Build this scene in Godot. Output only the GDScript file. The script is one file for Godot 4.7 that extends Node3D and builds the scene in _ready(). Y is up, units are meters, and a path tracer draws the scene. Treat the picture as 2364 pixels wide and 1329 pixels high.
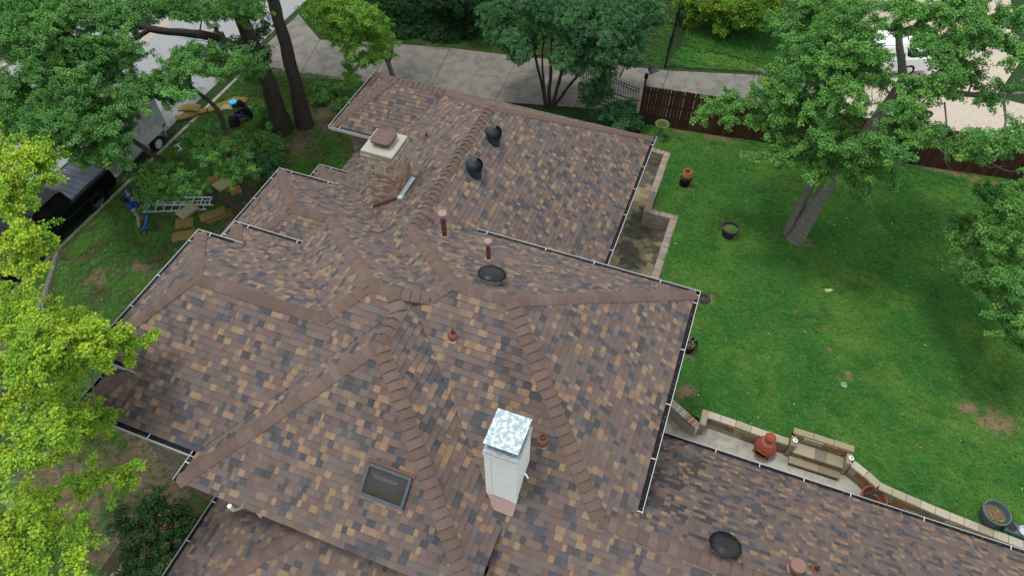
extends Node3D
# An overcast aerial view of a shingled brick house with its yards, street and trees.
# Metres, y up. x runs along the front eaves, z towards the viewer.

const PLANES := {
	"P1": [Vector3(-6.054, 7.507, -7.674), Vector3(-6.856, 6.968, -6.823), Vector3(-9.708, 5.053, -9.842), Vector3(-11.186, 4.060, -9.842), Vector3(-11.186, 4.060, -8.997), Vector3(-9.292, 5.332, -10.792)],
	"P2": [Vector3(-6.054, 7.507, -7.674), Vector3(-9.292, 5.332, -10.792), Vector3(-10.527, 5.332, -10.792), Vector3(-13.343, 3.286, -13.726), Vector3(-11.381, 3.286, -13.726), Vector3(-13.138, 2.056, -15.489), Vector3(-12.053, 2.056, -15.489), Vector3(-4.789, 7.338, -7.917), Vector3(-5.305, 7.338, -7.917), Vector3(-5.556, 7.507, -7.674)],
	"P3": [Vector3(-4.431, 7.598, -8.288), Vector3(-4.789, 7.338, -7.917), Vector3(-12.053, 2.056, -15.489), Vector3(-12.667, 1.610, -15.629), Vector3(-12.667, 1.610, -17.290), Vector3(-11.150, 2.713, -17.085), Vector3(-9.402, 3.984, -18.832), Vector3(-6.770, 5.898, -16.251), Vector3(-6.770, 5.898, -10.736)],
	"P4": [Vector3(-4.431, 7.598, -8.288), Vector3(-6.770, 5.898, -10.736), Vector3(-5.539, 5.040, -11.971), Vector3(0.562, 5.040, -11.971), Vector3(-3.069, 7.598, -8.288)],
	"P5": [Vector3(-3.069, 7.598, -8.288), Vector3(-4.431, 7.598, -8.288), Vector3(-4.789, 7.338, -7.917), Vector3(-5.305, 7.338, -7.917), Vector3(-1.915, 5.058, -4.656), Vector3(-1.915, 3.080, -1.829), Vector3(13.300, 3.080, -1.829), Vector3(13.300, 5.504, -5.294), Vector3(-0.096, 5.504, -5.294)],
	"P6": [Vector3(-3.069, 7.598, -8.288), Vector3(-0.096, 5.504, -5.294), Vector3(0.562, 5.040, -5.867), Vector3(0.562, 5.040, -11.971)],
	"P7": [Vector3(-0.096, 5.504, -5.294), Vector3(13.300, 5.504, -5.294), Vector3(13.300, 2.275, -9.286), Vector3(-0.096, 2.275, -9.286)],
	"P8": [Vector3(-5.556, 7.507, -7.674), Vector3(-5.261, 7.309, -7.361), Vector3(-5.261, 7.309, -6.497), Vector3(-1.915, 5.058, -3.112), Vector3(-1.915, 5.058, -4.656), Vector3(-5.305, 7.338, -7.917)],
	"P9": [Vector3(-5.261, 7.309, -6.497), Vector3(-5.261, 7.309, -7.361), Vector3(-8.609, 5.071, -3.823), Vector3(-8.609, 5.071, -3.131)],
	"P10": [Vector3(-5.261, 7.309, -6.497), Vector3(-8.609, 5.071, -3.131), Vector3(-1.915, 5.058, -3.112)],
	"P11": [Vector3(-10.129, 6.968, -6.823), Vector3(-11.925, 5.735, -4.873), Vector3(-10.824, 5.735, -4.873), Vector3(-11.791, 5.071, -3.823), Vector3(-8.609, 5.071, -3.823), Vector3(-5.261, 7.309, -7.361), Vector3(-5.556, 7.507, -7.674), Vector3(-6.054, 7.507, -7.674), Vector3(-6.856, 6.968, -6.823)],
	"P12": [Vector3(-10.129, 6.968, -6.823), Vector3(-11.925, 5.735, -8.767), Vector3(-10.811, 5.735, -8.767), Vector3(-11.786, 5.053, -9.842), Vector3(-9.708, 5.053, -9.842), Vector3(-6.856, 6.968, -6.823)],
	"P13": [Vector3(-10.129, 6.968, -6.823), Vector3(-11.925, 5.735, -4.873), Vector3(-11.925, 5.735, -8.767)],
	"P14": [Vector3(-10.824, 5.735, -4.873), Vector3(-11.791, 5.071, -3.823), Vector3(-11.791, 5.071, -4.873)],
	"S2": [Vector3(-11.786, 5.053, -9.842), Vector3(-10.811, 5.735, -8.767), Vector3(-11.786, 5.053, -8.767)],
	"S3": [Vector3(-13.138, 2.056, -15.489), Vector3(-11.381, 3.286, -13.726), Vector3(-13.138, 2.056, -13.726)],
	"Q1": [Vector3(-10.527, 5.332, -10.792), Vector3(-9.292, 5.332, -10.792), Vector3(-11.186, 4.060, -8.997), Vector3(-12.278, 4.060, -8.997)],
	"Q2": [Vector3(-10.527, 5.332, -10.792), Vector3(-13.343, 3.286, -13.726), Vector3(-13.343, 3.286, -8.997), Vector3(-12.278, 4.060, -8.997)],
	"BR": [Vector3(-6.770, 5.898, -16.251), Vector3(-2.203, 2.713, -20.546), Vector3(-2.203, 2.713, -11.060), Vector3(-5.238, 4.830, -11.060), Vector3(-5.539, 5.040, -11.971), Vector3(-6.770, 5.898, -10.736)],
	"BF": [Vector3(-11.630, 3.984, -18.832), Vector3(-13.396, 2.713, -20.546), Vector3(-2.203, 2.713, -20.546), Vector3(-6.770, 5.898, -16.251), Vector3(-9.402, 3.984, -18.832)],
	"BL": [Vector3(-11.630, 3.984, -18.832), Vector3(-9.402, 3.984, -18.832), Vector3(-11.150, 2.713, -17.085), Vector3(-13.396, 2.713, -17.085)],
	"BE": [Vector3(-11.630, 3.984, -18.832), Vector3(-13.396, 2.713, -20.546), Vector3(-13.396, 2.713, -17.085)],
	"L1": [Vector3(-8.960, 2.520, -0.265), Vector3(-4.921, 4.943, -4.303), Vector3(-8.960, 2.520, -4.303)],
	"L2": [Vector3(-8.960, 2.520, -0.265), Vector3(-2.660, 2.520, -0.265), Vector3(-2.660, 4.943, -4.303), Vector3(-4.921, 4.943, -4.303)],
}
const CAP_LINES := [
	[Vector3(-6.856, 6.968, -6.823), Vector3(-6.054, 7.507, -7.674), "P11", "P1"],
	[Vector3(-9.292, 5.332, -10.792), Vector3(-6.054, 7.507, -7.674), "P1", "P2"],
	[Vector3(-6.054, 7.507, -7.674), Vector3(-5.556, 7.507, -7.674), "P2", "P11"],
	[Vector3(-4.789, 7.338, -7.917), Vector3(-5.556, 7.507, -7.674), "P2", "P5"],
	[Vector3(-4.789, 7.338, -7.917), Vector3(-4.431, 7.598, -8.288), "P3", "P5"],
	[Vector3(-6.770, 5.898, -10.736), Vector3(-4.431, 7.598, -8.288), "P3", "P4"],
	[Vector3(-4.431, 7.598, -8.288), Vector3(-3.069, 7.598, -8.288), "P4", "P5"],
	[Vector3(0.562, 5.040, -11.971), Vector3(-3.069, 7.598, -8.288), "P4", "P6"],
	[Vector3(-0.096, 5.504, -5.294), Vector3(-3.069, 7.598, -8.288), "P5", "P6"],
	[Vector3(-0.096, 5.504, -5.294), Vector3(13.300, 5.504, -5.294), "P5", "P7"],
	[Vector3(-6.770, 5.898, -10.736), Vector3(-6.770, 5.898, -16.251), "P3", "BR"],
	[Vector3(-2.203, 2.713, -20.546), Vector3(-6.770, 5.898, -16.251), "BF", "BR"],
	[Vector3(-9.402, 3.984, -18.832), Vector3(-6.770, 5.898, -16.251), "BF", "P3"],
	[Vector3(-9.402, 3.984, -18.832), Vector3(-11.630, 3.984, -18.832), "BF", "BL"],
	[Vector3(-13.396, 2.713, -20.546), Vector3(-11.630, 3.984, -18.832), "BF", "BE"],
	[Vector3(-13.396, 2.713, -17.085), Vector3(-11.630, 3.984, -18.832), "BL", "BE"],
	[Vector3(-10.129, 6.968, -6.823), Vector3(-6.856, 6.968, -6.823), "P11", "P12"],
	[Vector3(-11.925, 5.735, -4.873), Vector3(-10.129, 6.968, -6.823), "P11", "P13"],
	[Vector3(-11.925, 5.735, -8.767), Vector3(-10.129, 6.968, -6.823), "P12", "P13"],
	[Vector3(-11.786, 5.053, -9.842), Vector3(-10.811, 5.735, -8.767), "P12", "S2"],
	[Vector3(-13.138, 2.056, -15.489), Vector3(-11.381, 3.286, -13.726), "P2", "S3"],
	[Vector3(-10.527, 5.332, -10.792), Vector3(-9.292, 5.332, -10.792), "Q1", "P2"],
	[Vector3(-13.343, 3.286, -13.726), Vector3(-10.527, 5.332, -10.792), "Q2", "P2"],
	[Vector3(-12.278, 4.060, -8.997), Vector3(-10.527, 5.332, -10.792), "Q1", "Q2"],
	[Vector3(-5.261, 7.309, -7.361), Vector3(-5.556, 7.507, -7.674), "P8", "P11"],
	[Vector3(-5.261, 7.309, -6.497), Vector3(-5.261, 7.309, -7.361), "P8", "P9"],
	[Vector3(-8.609, 5.071, -3.131), Vector3(-5.261, 7.309, -6.497), "P9", "P10"],
	[Vector3(-1.915, 5.058, -3.112), Vector3(-5.261, 7.309, -6.497), "P8", "P10"],
	[Vector3(-11.791, 5.071, -3.823), Vector3(-10.824, 5.735, -4.873), "P11", "P14"],
	[Vector3(-8.960, 2.520, -0.265), Vector3(-5.071, 4.853, -4.154), "L1", "L2"],
]
const GUTTER_LINES := [
	[Vector3(-5.511, 5.040, -11.971), Vector3(0.562, 5.040, -11.971), Vector3(0, 0, -1)],
	[Vector3(0.562, 5.040, -11.971), Vector3(0.562, 5.040, -5.839), Vector3(1, 0, 0)],
	[Vector3(0.210, 2.275, -9.286), Vector3(13.300, 2.275, -9.286), Vector3(0, 0, -1)],
	[Vector3(-11.925, 5.735, -8.767), Vector3(-10.811, 5.735, -8.767), Vector3(0, 0, -1)],
	[Vector3(-11.925, 5.735, -8.767), Vector3(-11.925, 5.735, -4.873), Vector3(-1, 0, 0)],
	[Vector3(-11.925, 5.735, -4.873), Vector3(-10.824, 5.735, -4.873), Vector3(0, 0, 1)],
	[Vector3(-11.791, 5.071, -4.873), Vector3(-11.791, 5.071, -3.823), Vector3(-1, 0, 0)],
	[Vector3(-11.791, 5.071, -3.823), Vector3(-8.609, 5.071, -3.823), Vector3(0, 0, 1)],
	[Vector3(-8.609, 5.071, -3.823), Vector3(-8.609, 5.071, -3.131), Vector3(-1, 0, 0)],
	[Vector3(-11.786, 5.053, -9.842), Vector3(-9.708, 5.053, -9.842), Vector3(0, 0, -1)],
	[Vector3(-11.786, 5.053, -9.842), Vector3(-11.786, 5.053, -8.767), Vector3(-1, 0, 0)],
	[Vector3(-13.343, 3.286, -13.726), Vector3(-11.381, 3.286, -13.726), Vector3(0, 0, -1)],
	[Vector3(-13.343, 3.286, -13.726), Vector3(-13.343, 3.286, -8.997), Vector3(-1, 0, 0)],
	[Vector3(-13.138, 2.056, -15.489), Vector3(-12.053, 2.056, -15.489), Vector3(0, 0, -1)],
	[Vector3(-13.138, 2.056, -15.489), Vector3(-13.138, 2.056, -13.726), Vector3(-1, 0, 0)],
	[Vector3(-13.396, 2.713, -20.546), Vector3(-13.396, 2.713, -17.085), Vector3(-1, 0, 0)],
	[Vector3(-13.396, 2.713, -17.085), Vector3(-11.150, 2.713, -17.085), Vector3(0, 0, 1)],
	[Vector3(-2.203, 2.713, -20.546), Vector3(-2.203, 2.713, -11.060), Vector3(1, 0, 0)],
	[Vector3(-8.960, 2.520, -0.265), Vector3(-8.960, 2.520, -4.303), Vector3(-1, 0, 0)],
]
const CAMERA_POSITION := Vector3(0, 19.040, 0)
const CAMERA_RIGHT := Vector3(0.936208, 0.003856, -0.351426)
const CAMERA_UP := Vector3(-0.276901, 0.623875, -0.730826)
const CAMERA_FORWARD := Vector3(-0.216427, -0.781515, -0.585144)
const CROWNS := {
	"oak": [-17.85, 4.86, -14.54, 0.43, -22.40, 4.96, -12.09, 0.48, -21.19, 5.85, -16.85, 0.30, -25.34, 2.29, -14.90, 0.37, -17.13, 4.62, -16.15, 0.46, -16.42, 4.68, -17.23, 0.34, -20.97, 6.69, -13.67, 0.38, -17.43, 5.53, -18.71, 0.47, -18.96, 5.13, -11.37, 0.34, -20.94, 2.37, -18.02, 0.38, -23.05, 5.34, -15.21, 0.52, -19.65, 5.46, -11.92, 0.34, -21.85, 5.11, -13.90, 0.40, -22.71, 4.69, -18.94, 0.33, -20.88, 5.10, -11.38, 0.37, -18.73, 3.86, -12.15, 0.37, -27.08, 2.38, -17.05, 0.45, -21.05, 4.95, -13.31, 0.51, -21.99, 4.27, -16.21, 0.46, -17.35, 5.06, -19.34, 0.43, -21.07, 3.27, -21.60, 0.49, -20.41, 4.88, -14.40, 0.50, -20.08, 5.01, -14.37, 0.49, -20.19, 3.31, -14.20, 0.45, -23.38, 4.44, -12.81, 0.35, -22.03, 6.64, -14.87, 0.41, -20.80, 5.92, -13.54, 0.39, -21.84, 6.07, -16.36, 0.44, -18.33, 3.09, -18.78, 0.39, -16.57, 3.96, -17.57, 0.30, -21.71, 5.22, -14.90, 0.39, -16.53, 4.18, -17.27, 0.42, -19.87, 5.03, -11.66, 0.41, -27.17, 2.85, -19.58, 0.36, -20.57, 3.85, -20.67, 0.48, -20.88, 5.90, -16.23, 0.37, -22.09, 2.98, -14.27, 0.31, -21.32, 3.13, -13.16, 0.41, -18.07, 4.57, -16.55, 0.37, -22.73, 2.88, -14.61, 0.33, -19.90, 5.77, -13.87, 0.44, -25.09, 3.02, -13.85, 0.46, -23.08, 2.60, -12.82, 0.33, -17.73, 5.19, -19.77, 0.34, -21.62, 5.60, -12.01, 0.31, -22.36, 5.94, -15.53, 0.52, -21.41, 5.67, -12.88, 0.42, -17.33, 4.47, -16.44, 0.36, -19.08, 5.51, -12.99, 0.48, -21.16, 6.33, -16.15, 0.36, -19.93, 4.58, -13.03, 0.47, -22.71, 5.56, -13.71, 0.33, -20.61, 6.38, -15.24, 0.45, -25.64, 2.99, -17.47, 0.49, -21.75, 3.68, -16.49, 0.48, -24.91, 4.69, -14.55, 0.30, -20.16, 6.29, -14.07, 0.39, -19.13, 5.93, -14.92, 0.34, -18.60, 6.36, -16.70, 0.39, -17.57, 3.83, -17.23, 0.33, -20.13, 4.34, -11.51, 0.35, -24.98, 5.40, -16.50, 0.39, -21.81, 3.57, -21.07, 0.34, -22.69, 6.07, -13.47, 0.43, -18.22, 4.37, -11.97, 0.51, -22.20, 6.38, -14.45, 0.31, -17.80, 5.18, -15.40, 0.32, -25.64, 4.89, -15.29, 0.39, -18.09, 5.92, -17.19, 0.37, -19.47, 6.29, -17.10, 0.40, -21.26, 5.60, -11.68, 0.32, -23.06, 3.93, -14.82, 0.46, -21.41, 2.74, -14.40, 0.53, -19.01, 4.46, -13.85, 0.33, -23.73, 5.96, -15.17, 0.32, -28.17, 3.47, -17.66, 0.45, -21.62, 6.32, -14.95, 0.44, -18.74, 4.99, -14.10, 0.47, -24.49, 3.12, -16.60, 0.43, -17.71, 4.63, -17.30, 0.31, -23.10, 6.12, -15.36, 0.48, -23.80, 2.60, -22.23, 0.50, -20.74, 4.78, -13.39, 0.31, -23.82, 5.41, -14.39, 0.49, -21.09, 6.80, -14.44, 0.39, -24.88, 2.14, -18.21, 0.52, -19.85, 4.45, -11.86, 0.37, -26.35, 4.60, -16.29, 0.47, -21.01, 4.43, -11.84, 0.53, -25.84, 2.64, -16.12, 0.45, -23.81, 4.06, -14.54, 0.39, -18.46, 4.80, -16.24, 0.51, -27.83, 3.50, -16.80, 0.47, -21.51, 4.96, -14.47, 0.37, -16.93, 5.11, -14.12, 0.43, -23.40, 3.74, -13.65, 0.46, -24.16, 2.96, -12.81, 0.38, -21.18, 6.33, -13.33, 0.34, -20.87, 5.11, -14.03, 0.40, -20.46, 5.14, -13.10, 0.46, -20.94, 5.10, -18.16, 0.52, -24.44, 3.46, -15.87, 0.44, -18.97, 5.60, -17.42, 0.40, -22.10, 5.89, -13.55, 0.42, -21.81, 4.78, -11.68, 0.44, -16.34, 5.05, -15.86, 0.48, -18.28, 4.47, -14.77, 0.53, -19.14, 5.45, -18.51, 0.34, -26.71, 2.80, -16.48, 0.35, -25.28, 2.59, -14.36, 0.31, -22.84, 5.75, -15.90, 0.48, -21.94, 5.24, -12.42, 0.39, -20.39, 4.26, -20.33, 0.33, -21.14, 5.28, -11.26, 0.37, -24.66, 2.31, -16.88, 0.53, -22.32, 5.92, -14.90, 0.41, -23.28, 6.30, -14.41, 0.36, -18.00, 5.02, -19.02, 0.45, -20.88, 5.25, -15.10, 0.40, -19.75, 4.41, -13.89, 0.32, -23.43, 4.40, -13.37, 0.51, -21.37, 4.41, -11.10, 0.48, -20.07, 5.49, -18.54, 0.51, -22.41, 5.44, -14.29, 0.35, -24.64, 5.24, -16.94, 0.45, -23.50, 5.83, -14.63, 0.44, -20.82, 2.83, -14.63, 0.37, -23.73, 5.57, -15.52, 0.45, -18.02, 4.46, -15.06, 0.33, -22.75, 3.83, -18.96, 0.36, -21.69, 5.35, -16.50, 0.37, -17.36, 5.14, -16.58, 0.31, -22.64, 4.04, -13.98, 0.52, -20.50, 6.06, -12.43, 0.32, -22.25, 5.03, -14.12, 0.45, -20.24, 2.53, -18.88, 0.42, -19.31, 4.49, -20.33, 0.44, -23.01, 5.62, -14.41, 0.54, -25.54, 5.25, -16.52, 0.50, -21.56, 5.97, -16.61, 0.39, -21.89, 5.68, -16.97, 0.44, -19.24, 3.69, -11.72, 0.38, -22.06, 4.25, -12.18, 0.33, -24.41, 2.97, -20.22, 0.40, -18.88, 4.49, -13.48, 0.47, -18.27, 4.88, -14.09, 0.49, -18.34, 4.95, -14.60, 0.33, -19.77, 5.97, -14.38, 0.46, -21.98, 4.68, -14.12, 0.48, -20.90, 5.34, -15.53, 0.34, -22.18, 6.49, -12.98, 0.40, -18.61, 5.09, -11.84, 0.48, -22.61, 6.73, -13.90, 0.32, -24.59, 5.68, -14.72, 0.39, -20.45, 5.06, -11.75, 0.31, -23.30, 2.57, -17.07, 0.48, -23.93, 2.51, -17.04, 0.41, -26.30, 4.09, -17.73, 0.35, -21.24, 6.92, -14.93, 0.53, -23.01, 6.78, -14.89, 0.48, -23.97, 2.37, -17.99, 0.43, -22.73, 5.54, -15.63, 0.37, -21.23, 4.76, -11.21, 0.44, -18.33, 5.52, -18.95, 0.45, -20.72, 6.34, -15.70, 0.37, -18.80, 4.57, -17.01, 0.32, -21.02, 5.59, -13.20, 0.50, -20.70, 4.95, -15.03, 0.35, -22.62, 2.74, -13.58, 0.41, -18.62, 4.78, -12.82, 0.40, -19.66, 3.55, -17.66, 0.34, -19.80, 5.98, -14.91, 0.52, -22.10, 5.47, -14.01, 0.50, -23.09, 4.80, -15.25, 0.40, -18.48, 5.38, -18.65, 0.37, -20.27, 4.35, -19.66, 0.49, -19.42, 5.27, -11.25, 0.53, -20.28, 5.58, -12.24, 0.34, -19.49, 3.55, -20.99, 0.52, -19.25, 4.86, -11.65, 0.36, -20.73, 4.48, -12.51, 0.50, -19.64, 5.91, -12.09, 0.35, -18.74, 4.99, -19.67, 0.44, -22.99, 6.03, -14.57, 0.48, -18.34, 5.06, -13.01, 0.44, -22.15, 5.72, -14.58, 0.36, -17.19, 5.50, -18.92, 0.42, -20.10, 2.87, -16.86, 0.43, -19.33, 3.80, -15.38, 0.47, -17.08, 4.46, -17.26, 0.46, -19.06, 3.36, -17.88, 0.31, -16.96, 5.51, -15.21, 0.52, -18.71, 4.97, -19.12, 0.38, -18.58, 6.32, -17.50, 0.38, -27.78, 2.54, -16.96, 0.48, -23.22, 4.25, -12.34, 0.52, -20.34, 4.43, -13.16, 0.37, -19.72, 5.41, -11.44, 0.54, -19.03, 4.20, -12.12, 0.39, -23.92, 6.43, -14.77, 0.46, -21.43, 5.75, -13.86, 0.50, -26.07, 2.80, -14.68, 0.37, -23.42, 6.26, -15.51, 0.41, -23.99, 3.57, -13.18, 0.46, -21.58, 6.58, -14.54, 0.42, -26.32, 2.46, -17.08, 0.48, -26.44, 3.57, -16.47, 0.41, -19.36, 5.51, -12.57, 0.31, -19.88, 3.68, -12.44, 0.40, -20.78, 5.75, -17.74, 0.40, -21.92, 2.45, -15.52, 0.47, -23.49, 4.03, -18.74, 0.38, -19.37, 4.44, -12.22, 0.32, -18.58, 3.45, -11.95, 0.53, -20.33, 4.16, -12.69, 0.44, -23.99, 2.82, -15.17, 0.48, -21.52, 5.36, -13.16, 0.47, -22.42, 3.81, -13.70, 0.52, -20.99, 5.20, -13.63, 0.51, -19.21, 3.70, -16.49, 0.38, -21.62, 5.51, -14.76, 0.50, -22.21, 2.79, -12.44, 0.35, -21.44, 6.63, -13.49, 0.39, -20.91, 4.27, -20.45, 0.38, -19.61, 3.43, -12.31, 0.43, -25.67, 2.85, -14.57, 0.30, -23.61, 3.00, -15.13, 0.41, -19.92, 4.59, -12.24, 0.44, -24.40, 5.00, -15.55, 0.33, -17.25, 5.58, -15.34, 0.53, -20.09, 5.36, -11.33, 0.38, -18.79, 6.38, -17.09, 0.32, -19.39, 5.33, -14.88, 0.48, -17.92, 3.51, -17.57, 0.49, -19.19, 4.67, -13.27, 0.52, -28.18, 3.68, -17.36, 0.36, -22.96, 6.38, -15.21, 0.35, -26.29, 3.34, -19.69, 0.51, -18.29, 4.88, -13.52, 0.39, -23.74, 3.87, -13.22, 0.36, -20.38, 4.74, -19.10, 0.44, -18.43, 6.17, -17.08, 0.32, -23.66, 2.84, -13.41, 0.38, -17.86, 5.73, -18.05, 0.40, -20.22, 6.12, -17.10, 0.39, -26.49, 2.38, -20.10, 0.51, -21.21, 4.77, -11.67, 0.32, -25.92, 3.67, -15.61, 0.34, -20.82, 5.97, -15.64, 0.48, -19.36, 4.99, -11.95, 0.53, -20.98, 4.36, -11.17, 0.51, -17.93, 5.21, -15.03, 0.43, -17.83, 5.35, -19.04, 0.44, -23.19, 3.64, -18.67, 0.38, -20.89, 3.69, -14.15, 0.47, -18.88, 4.76, -19.37, 0.39, -19.23, 4.25, -11.25, 0.38, -20.55, 5.12, -12.12, 0.35, -22.59, 3.20, -16.14, 0.38, -24.65, 5.06, -16.30, 0.34, -19.24, 5.35, -11.78, 0.47, -24.62, 4.54, -15.32, 0.48, -20.46, 6.13, -16.35, 0.49, -18.92, 3.56, -12.44, 0.45, -18.18, 4.93, -11.96, 0.40, -26.02, 3.83, -15.29, 0.46, -19.45, 4.00, -13.48, 0.53, -23.68, 3.17, -17.41, 0.44, -19.39, 4.76, -11.02, 0.38, -21.20, 6.05, -13.85, 0.31, -21.68, 5.70, -13.51, 0.43, -22.88, 5.41, -14.78, 0.40, -18.26, 4.91, -16.60, 0.38, -24.06, 4.78, -16.98, 0.53, -18.91, 4.01, -11.74, 0.46, -19.55, 5.83, -17.47, 0.39, -18.38, 4.01, -17.40, 0.42, -20.30, 5.67, -14.77, 0.30, -21.15, 2.83, -13.96, 0.50, -20.88, 6.31, -12.70, 0.41, -19.78, 4.30, -11.44, 0.51, -21.43, 5.20, -15.13, 0.48, -18.90, 4.54, -12.16, 0.49, -21.41, 5.94, -13.19, 0.48, -18.46, 4.06, -15.05, 0.48, -24.13, 4.09, -15.34, 0.45, -20.66, 5.81, -12.86, 0.36, -25.12, 3.12, -19.21, 0.31, -21.92, 6.14, -13.20, 0.37, -16.09, 4.55, -16.92, 0.47, -19.55, 4.44, -14.86, 0.42, -24.59, 4.08, -15.50, 0.46, -17.49, 5.33, -16.31, 0.31, -19.89, 4.85, -13.63, 0.48, -20.03, 5.13, -13.08, 0.47, -22.61, 6.55, -15.24, 0.35, -19.61, 6.29, -15.96, 0.50, -19.39, 5.08, -19.33, 0.34, -20.20, 2.85, -13.49, 0.45, -20.39, 5.02, -12.46, 0.47, -23.69, 3.10, -12.35, 0.40, -18.11, 5.05, -19.67, 0.34, -22.79, 6.36, -15.71, 0.36, -21.88, 4.25, -13.54, 0.38, -19.90, 5.18, -11.04, 0.52, -19.80, 5.90, -13.06, 0.36, -20.92, 5.53, -16.85, 0.52, -22.86, 3.83, -17.21, 0.37, -22.14, 4.69, -12.03, 0.32, -22.64, 2.21, -14.95, 0.49],
	"lime": [-11.06, 8.02, -3.58, 0.34, -9.67, 5.56, -0.61, 0.30, -13.06, 7.87, -5.15, 0.39, -12.18, 7.20, -4.17, 0.33, -9.77, 5.81, -2.30, 0.38, -10.90, 6.66, -3.25, 0.26, -14.07, 8.10, -7.32, 0.27, -14.93, 8.28, -7.55, 0.42, -9.94, 7.01, -2.83, 0.36, -11.48, 6.79, -4.78, 0.26, -11.16, 7.19, -4.19, 0.34, -12.30, 6.80, -3.66, 0.42, -9.98, 5.57, -1.33, 0.24, -10.86, 6.76, -1.89, 0.30, -14.23, 8.32, -6.34, 0.37, -11.65, 7.52, -3.87, 0.41, -10.31, 5.63, -0.97, 0.35, -14.80, 7.90, -7.82, 0.39, -10.41, 6.26, -2.75, 0.36, -11.53, 7.00, -2.90, 0.38, -10.90, 7.19, -4.51, 0.30, -10.71, 6.35, -3.03, 0.40, -15.71, 7.38, -7.33, 0.35, -11.93, 7.02, -3.66, 0.39, -14.87, 8.09, -7.04, 0.39, -10.61, 7.11, -4.71, 0.41, -11.13, 5.95, -3.15, 0.42, -11.11, 8.28, -4.17, 0.26, -13.47, 4.21, -5.50, 0.41, -9.07, 5.49, -1.00, 0.30, -10.19, 7.44, -4.38, 0.40, -11.91, 6.82, -4.89, 0.36, -9.42, 5.51, -1.45, 0.35, -16.24, 7.84, -8.02, 0.40, -13.28, 4.82, -3.64, 0.40, -10.18, 7.32, -1.80, 0.34, -10.60, 8.08, -4.07, 0.30, -13.43, 7.68, -6.07, 0.26, -14.63, 8.36, -7.12, 0.26, -14.39, 8.08, -6.59, 0.25, -13.30, 4.43, -4.72, 0.29, -10.00, 5.59, -0.79, 0.27, -10.65, 7.29, -2.65, 0.29, -14.15, 8.08, -6.96, 0.27, -14.07, 7.99, -6.23, 0.28, -12.57, 8.58, -5.30, 0.37, -15.48, 7.60, -7.47, 0.39, -12.25, 8.16, -4.97, 0.36, -11.77, 6.67, -4.11, 0.32, -11.35, 5.47, -3.47, 0.35, -10.76, 7.90, -3.33, 0.40, -12.93, 8.31, -5.72, 0.38, -15.41, 7.85, -8.34, 0.27, -12.22, 4.80, -3.18, 0.37, -12.32, 8.29, -5.90, 0.34, -9.50, 5.52, -2.77, 0.35, -11.84, 6.70, -3.77, 0.34, -10.53, 5.89, -1.01, 0.35, -12.57, 6.94, -4.31, 0.33, -10.93, 5.37, -3.58, 0.32, -12.48, 5.41, -4.34, 0.37, -15.57, 7.92, -7.93, 0.25, -10.17, 6.27, -1.65, 0.34, -12.34, 6.07, -5.12, 0.28, -10.90, 7.56, -4.22, 0.41, -10.39, 6.72, -4.92, 0.38, -11.11, 7.01, -4.73, 0.28, -10.33, 7.78, -4.20, 0.38, -14.46, 8.18, -7.84, 0.32, -13.57, 6.27, -4.70, 0.41, -10.72, 7.55, -3.55, 0.30, -12.78, 8.58, -5.59, 0.30, -15.24, 6.09, -6.71, 0.24, -10.99, 7.25, -3.70, 0.27, -10.72, 5.86, -3.58, 0.42, -13.35, 4.86, -4.56, 0.27, -10.00, 7.46, -2.54, 0.41, -11.52, 4.89, -3.40, 0.38, -11.92, 5.60, -4.93, 0.30, -11.32, 7.61, -3.94, 0.25],
	"lime_low": [-16.48, 4.28, -5.88, 0.41, -14.78, 3.80, -6.21, 0.32, -11.82, 3.42, -1.59, 0.38, -15.68, 4.17, -6.07, 0.34, -15.54, 4.03, -5.54, 0.34, -15.92, 4.03, -5.23, 0.36, -11.46, 3.16, -0.86, 0.35, -11.83, 3.18, -0.57, 0.45, -11.57, 3.16, -1.22, 0.39, -16.47, 2.75, -6.40, 0.33, -16.18, 4.17, -6.04, 0.40, -12.17, 3.40, -0.86, 0.40, -12.75, 2.85, -2.01, 0.40, -12.33, 3.71, -1.38, 0.39, -12.43, 3.06, -1.81, 0.38, -14.82, 4.49, -5.82, 0.37],
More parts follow.
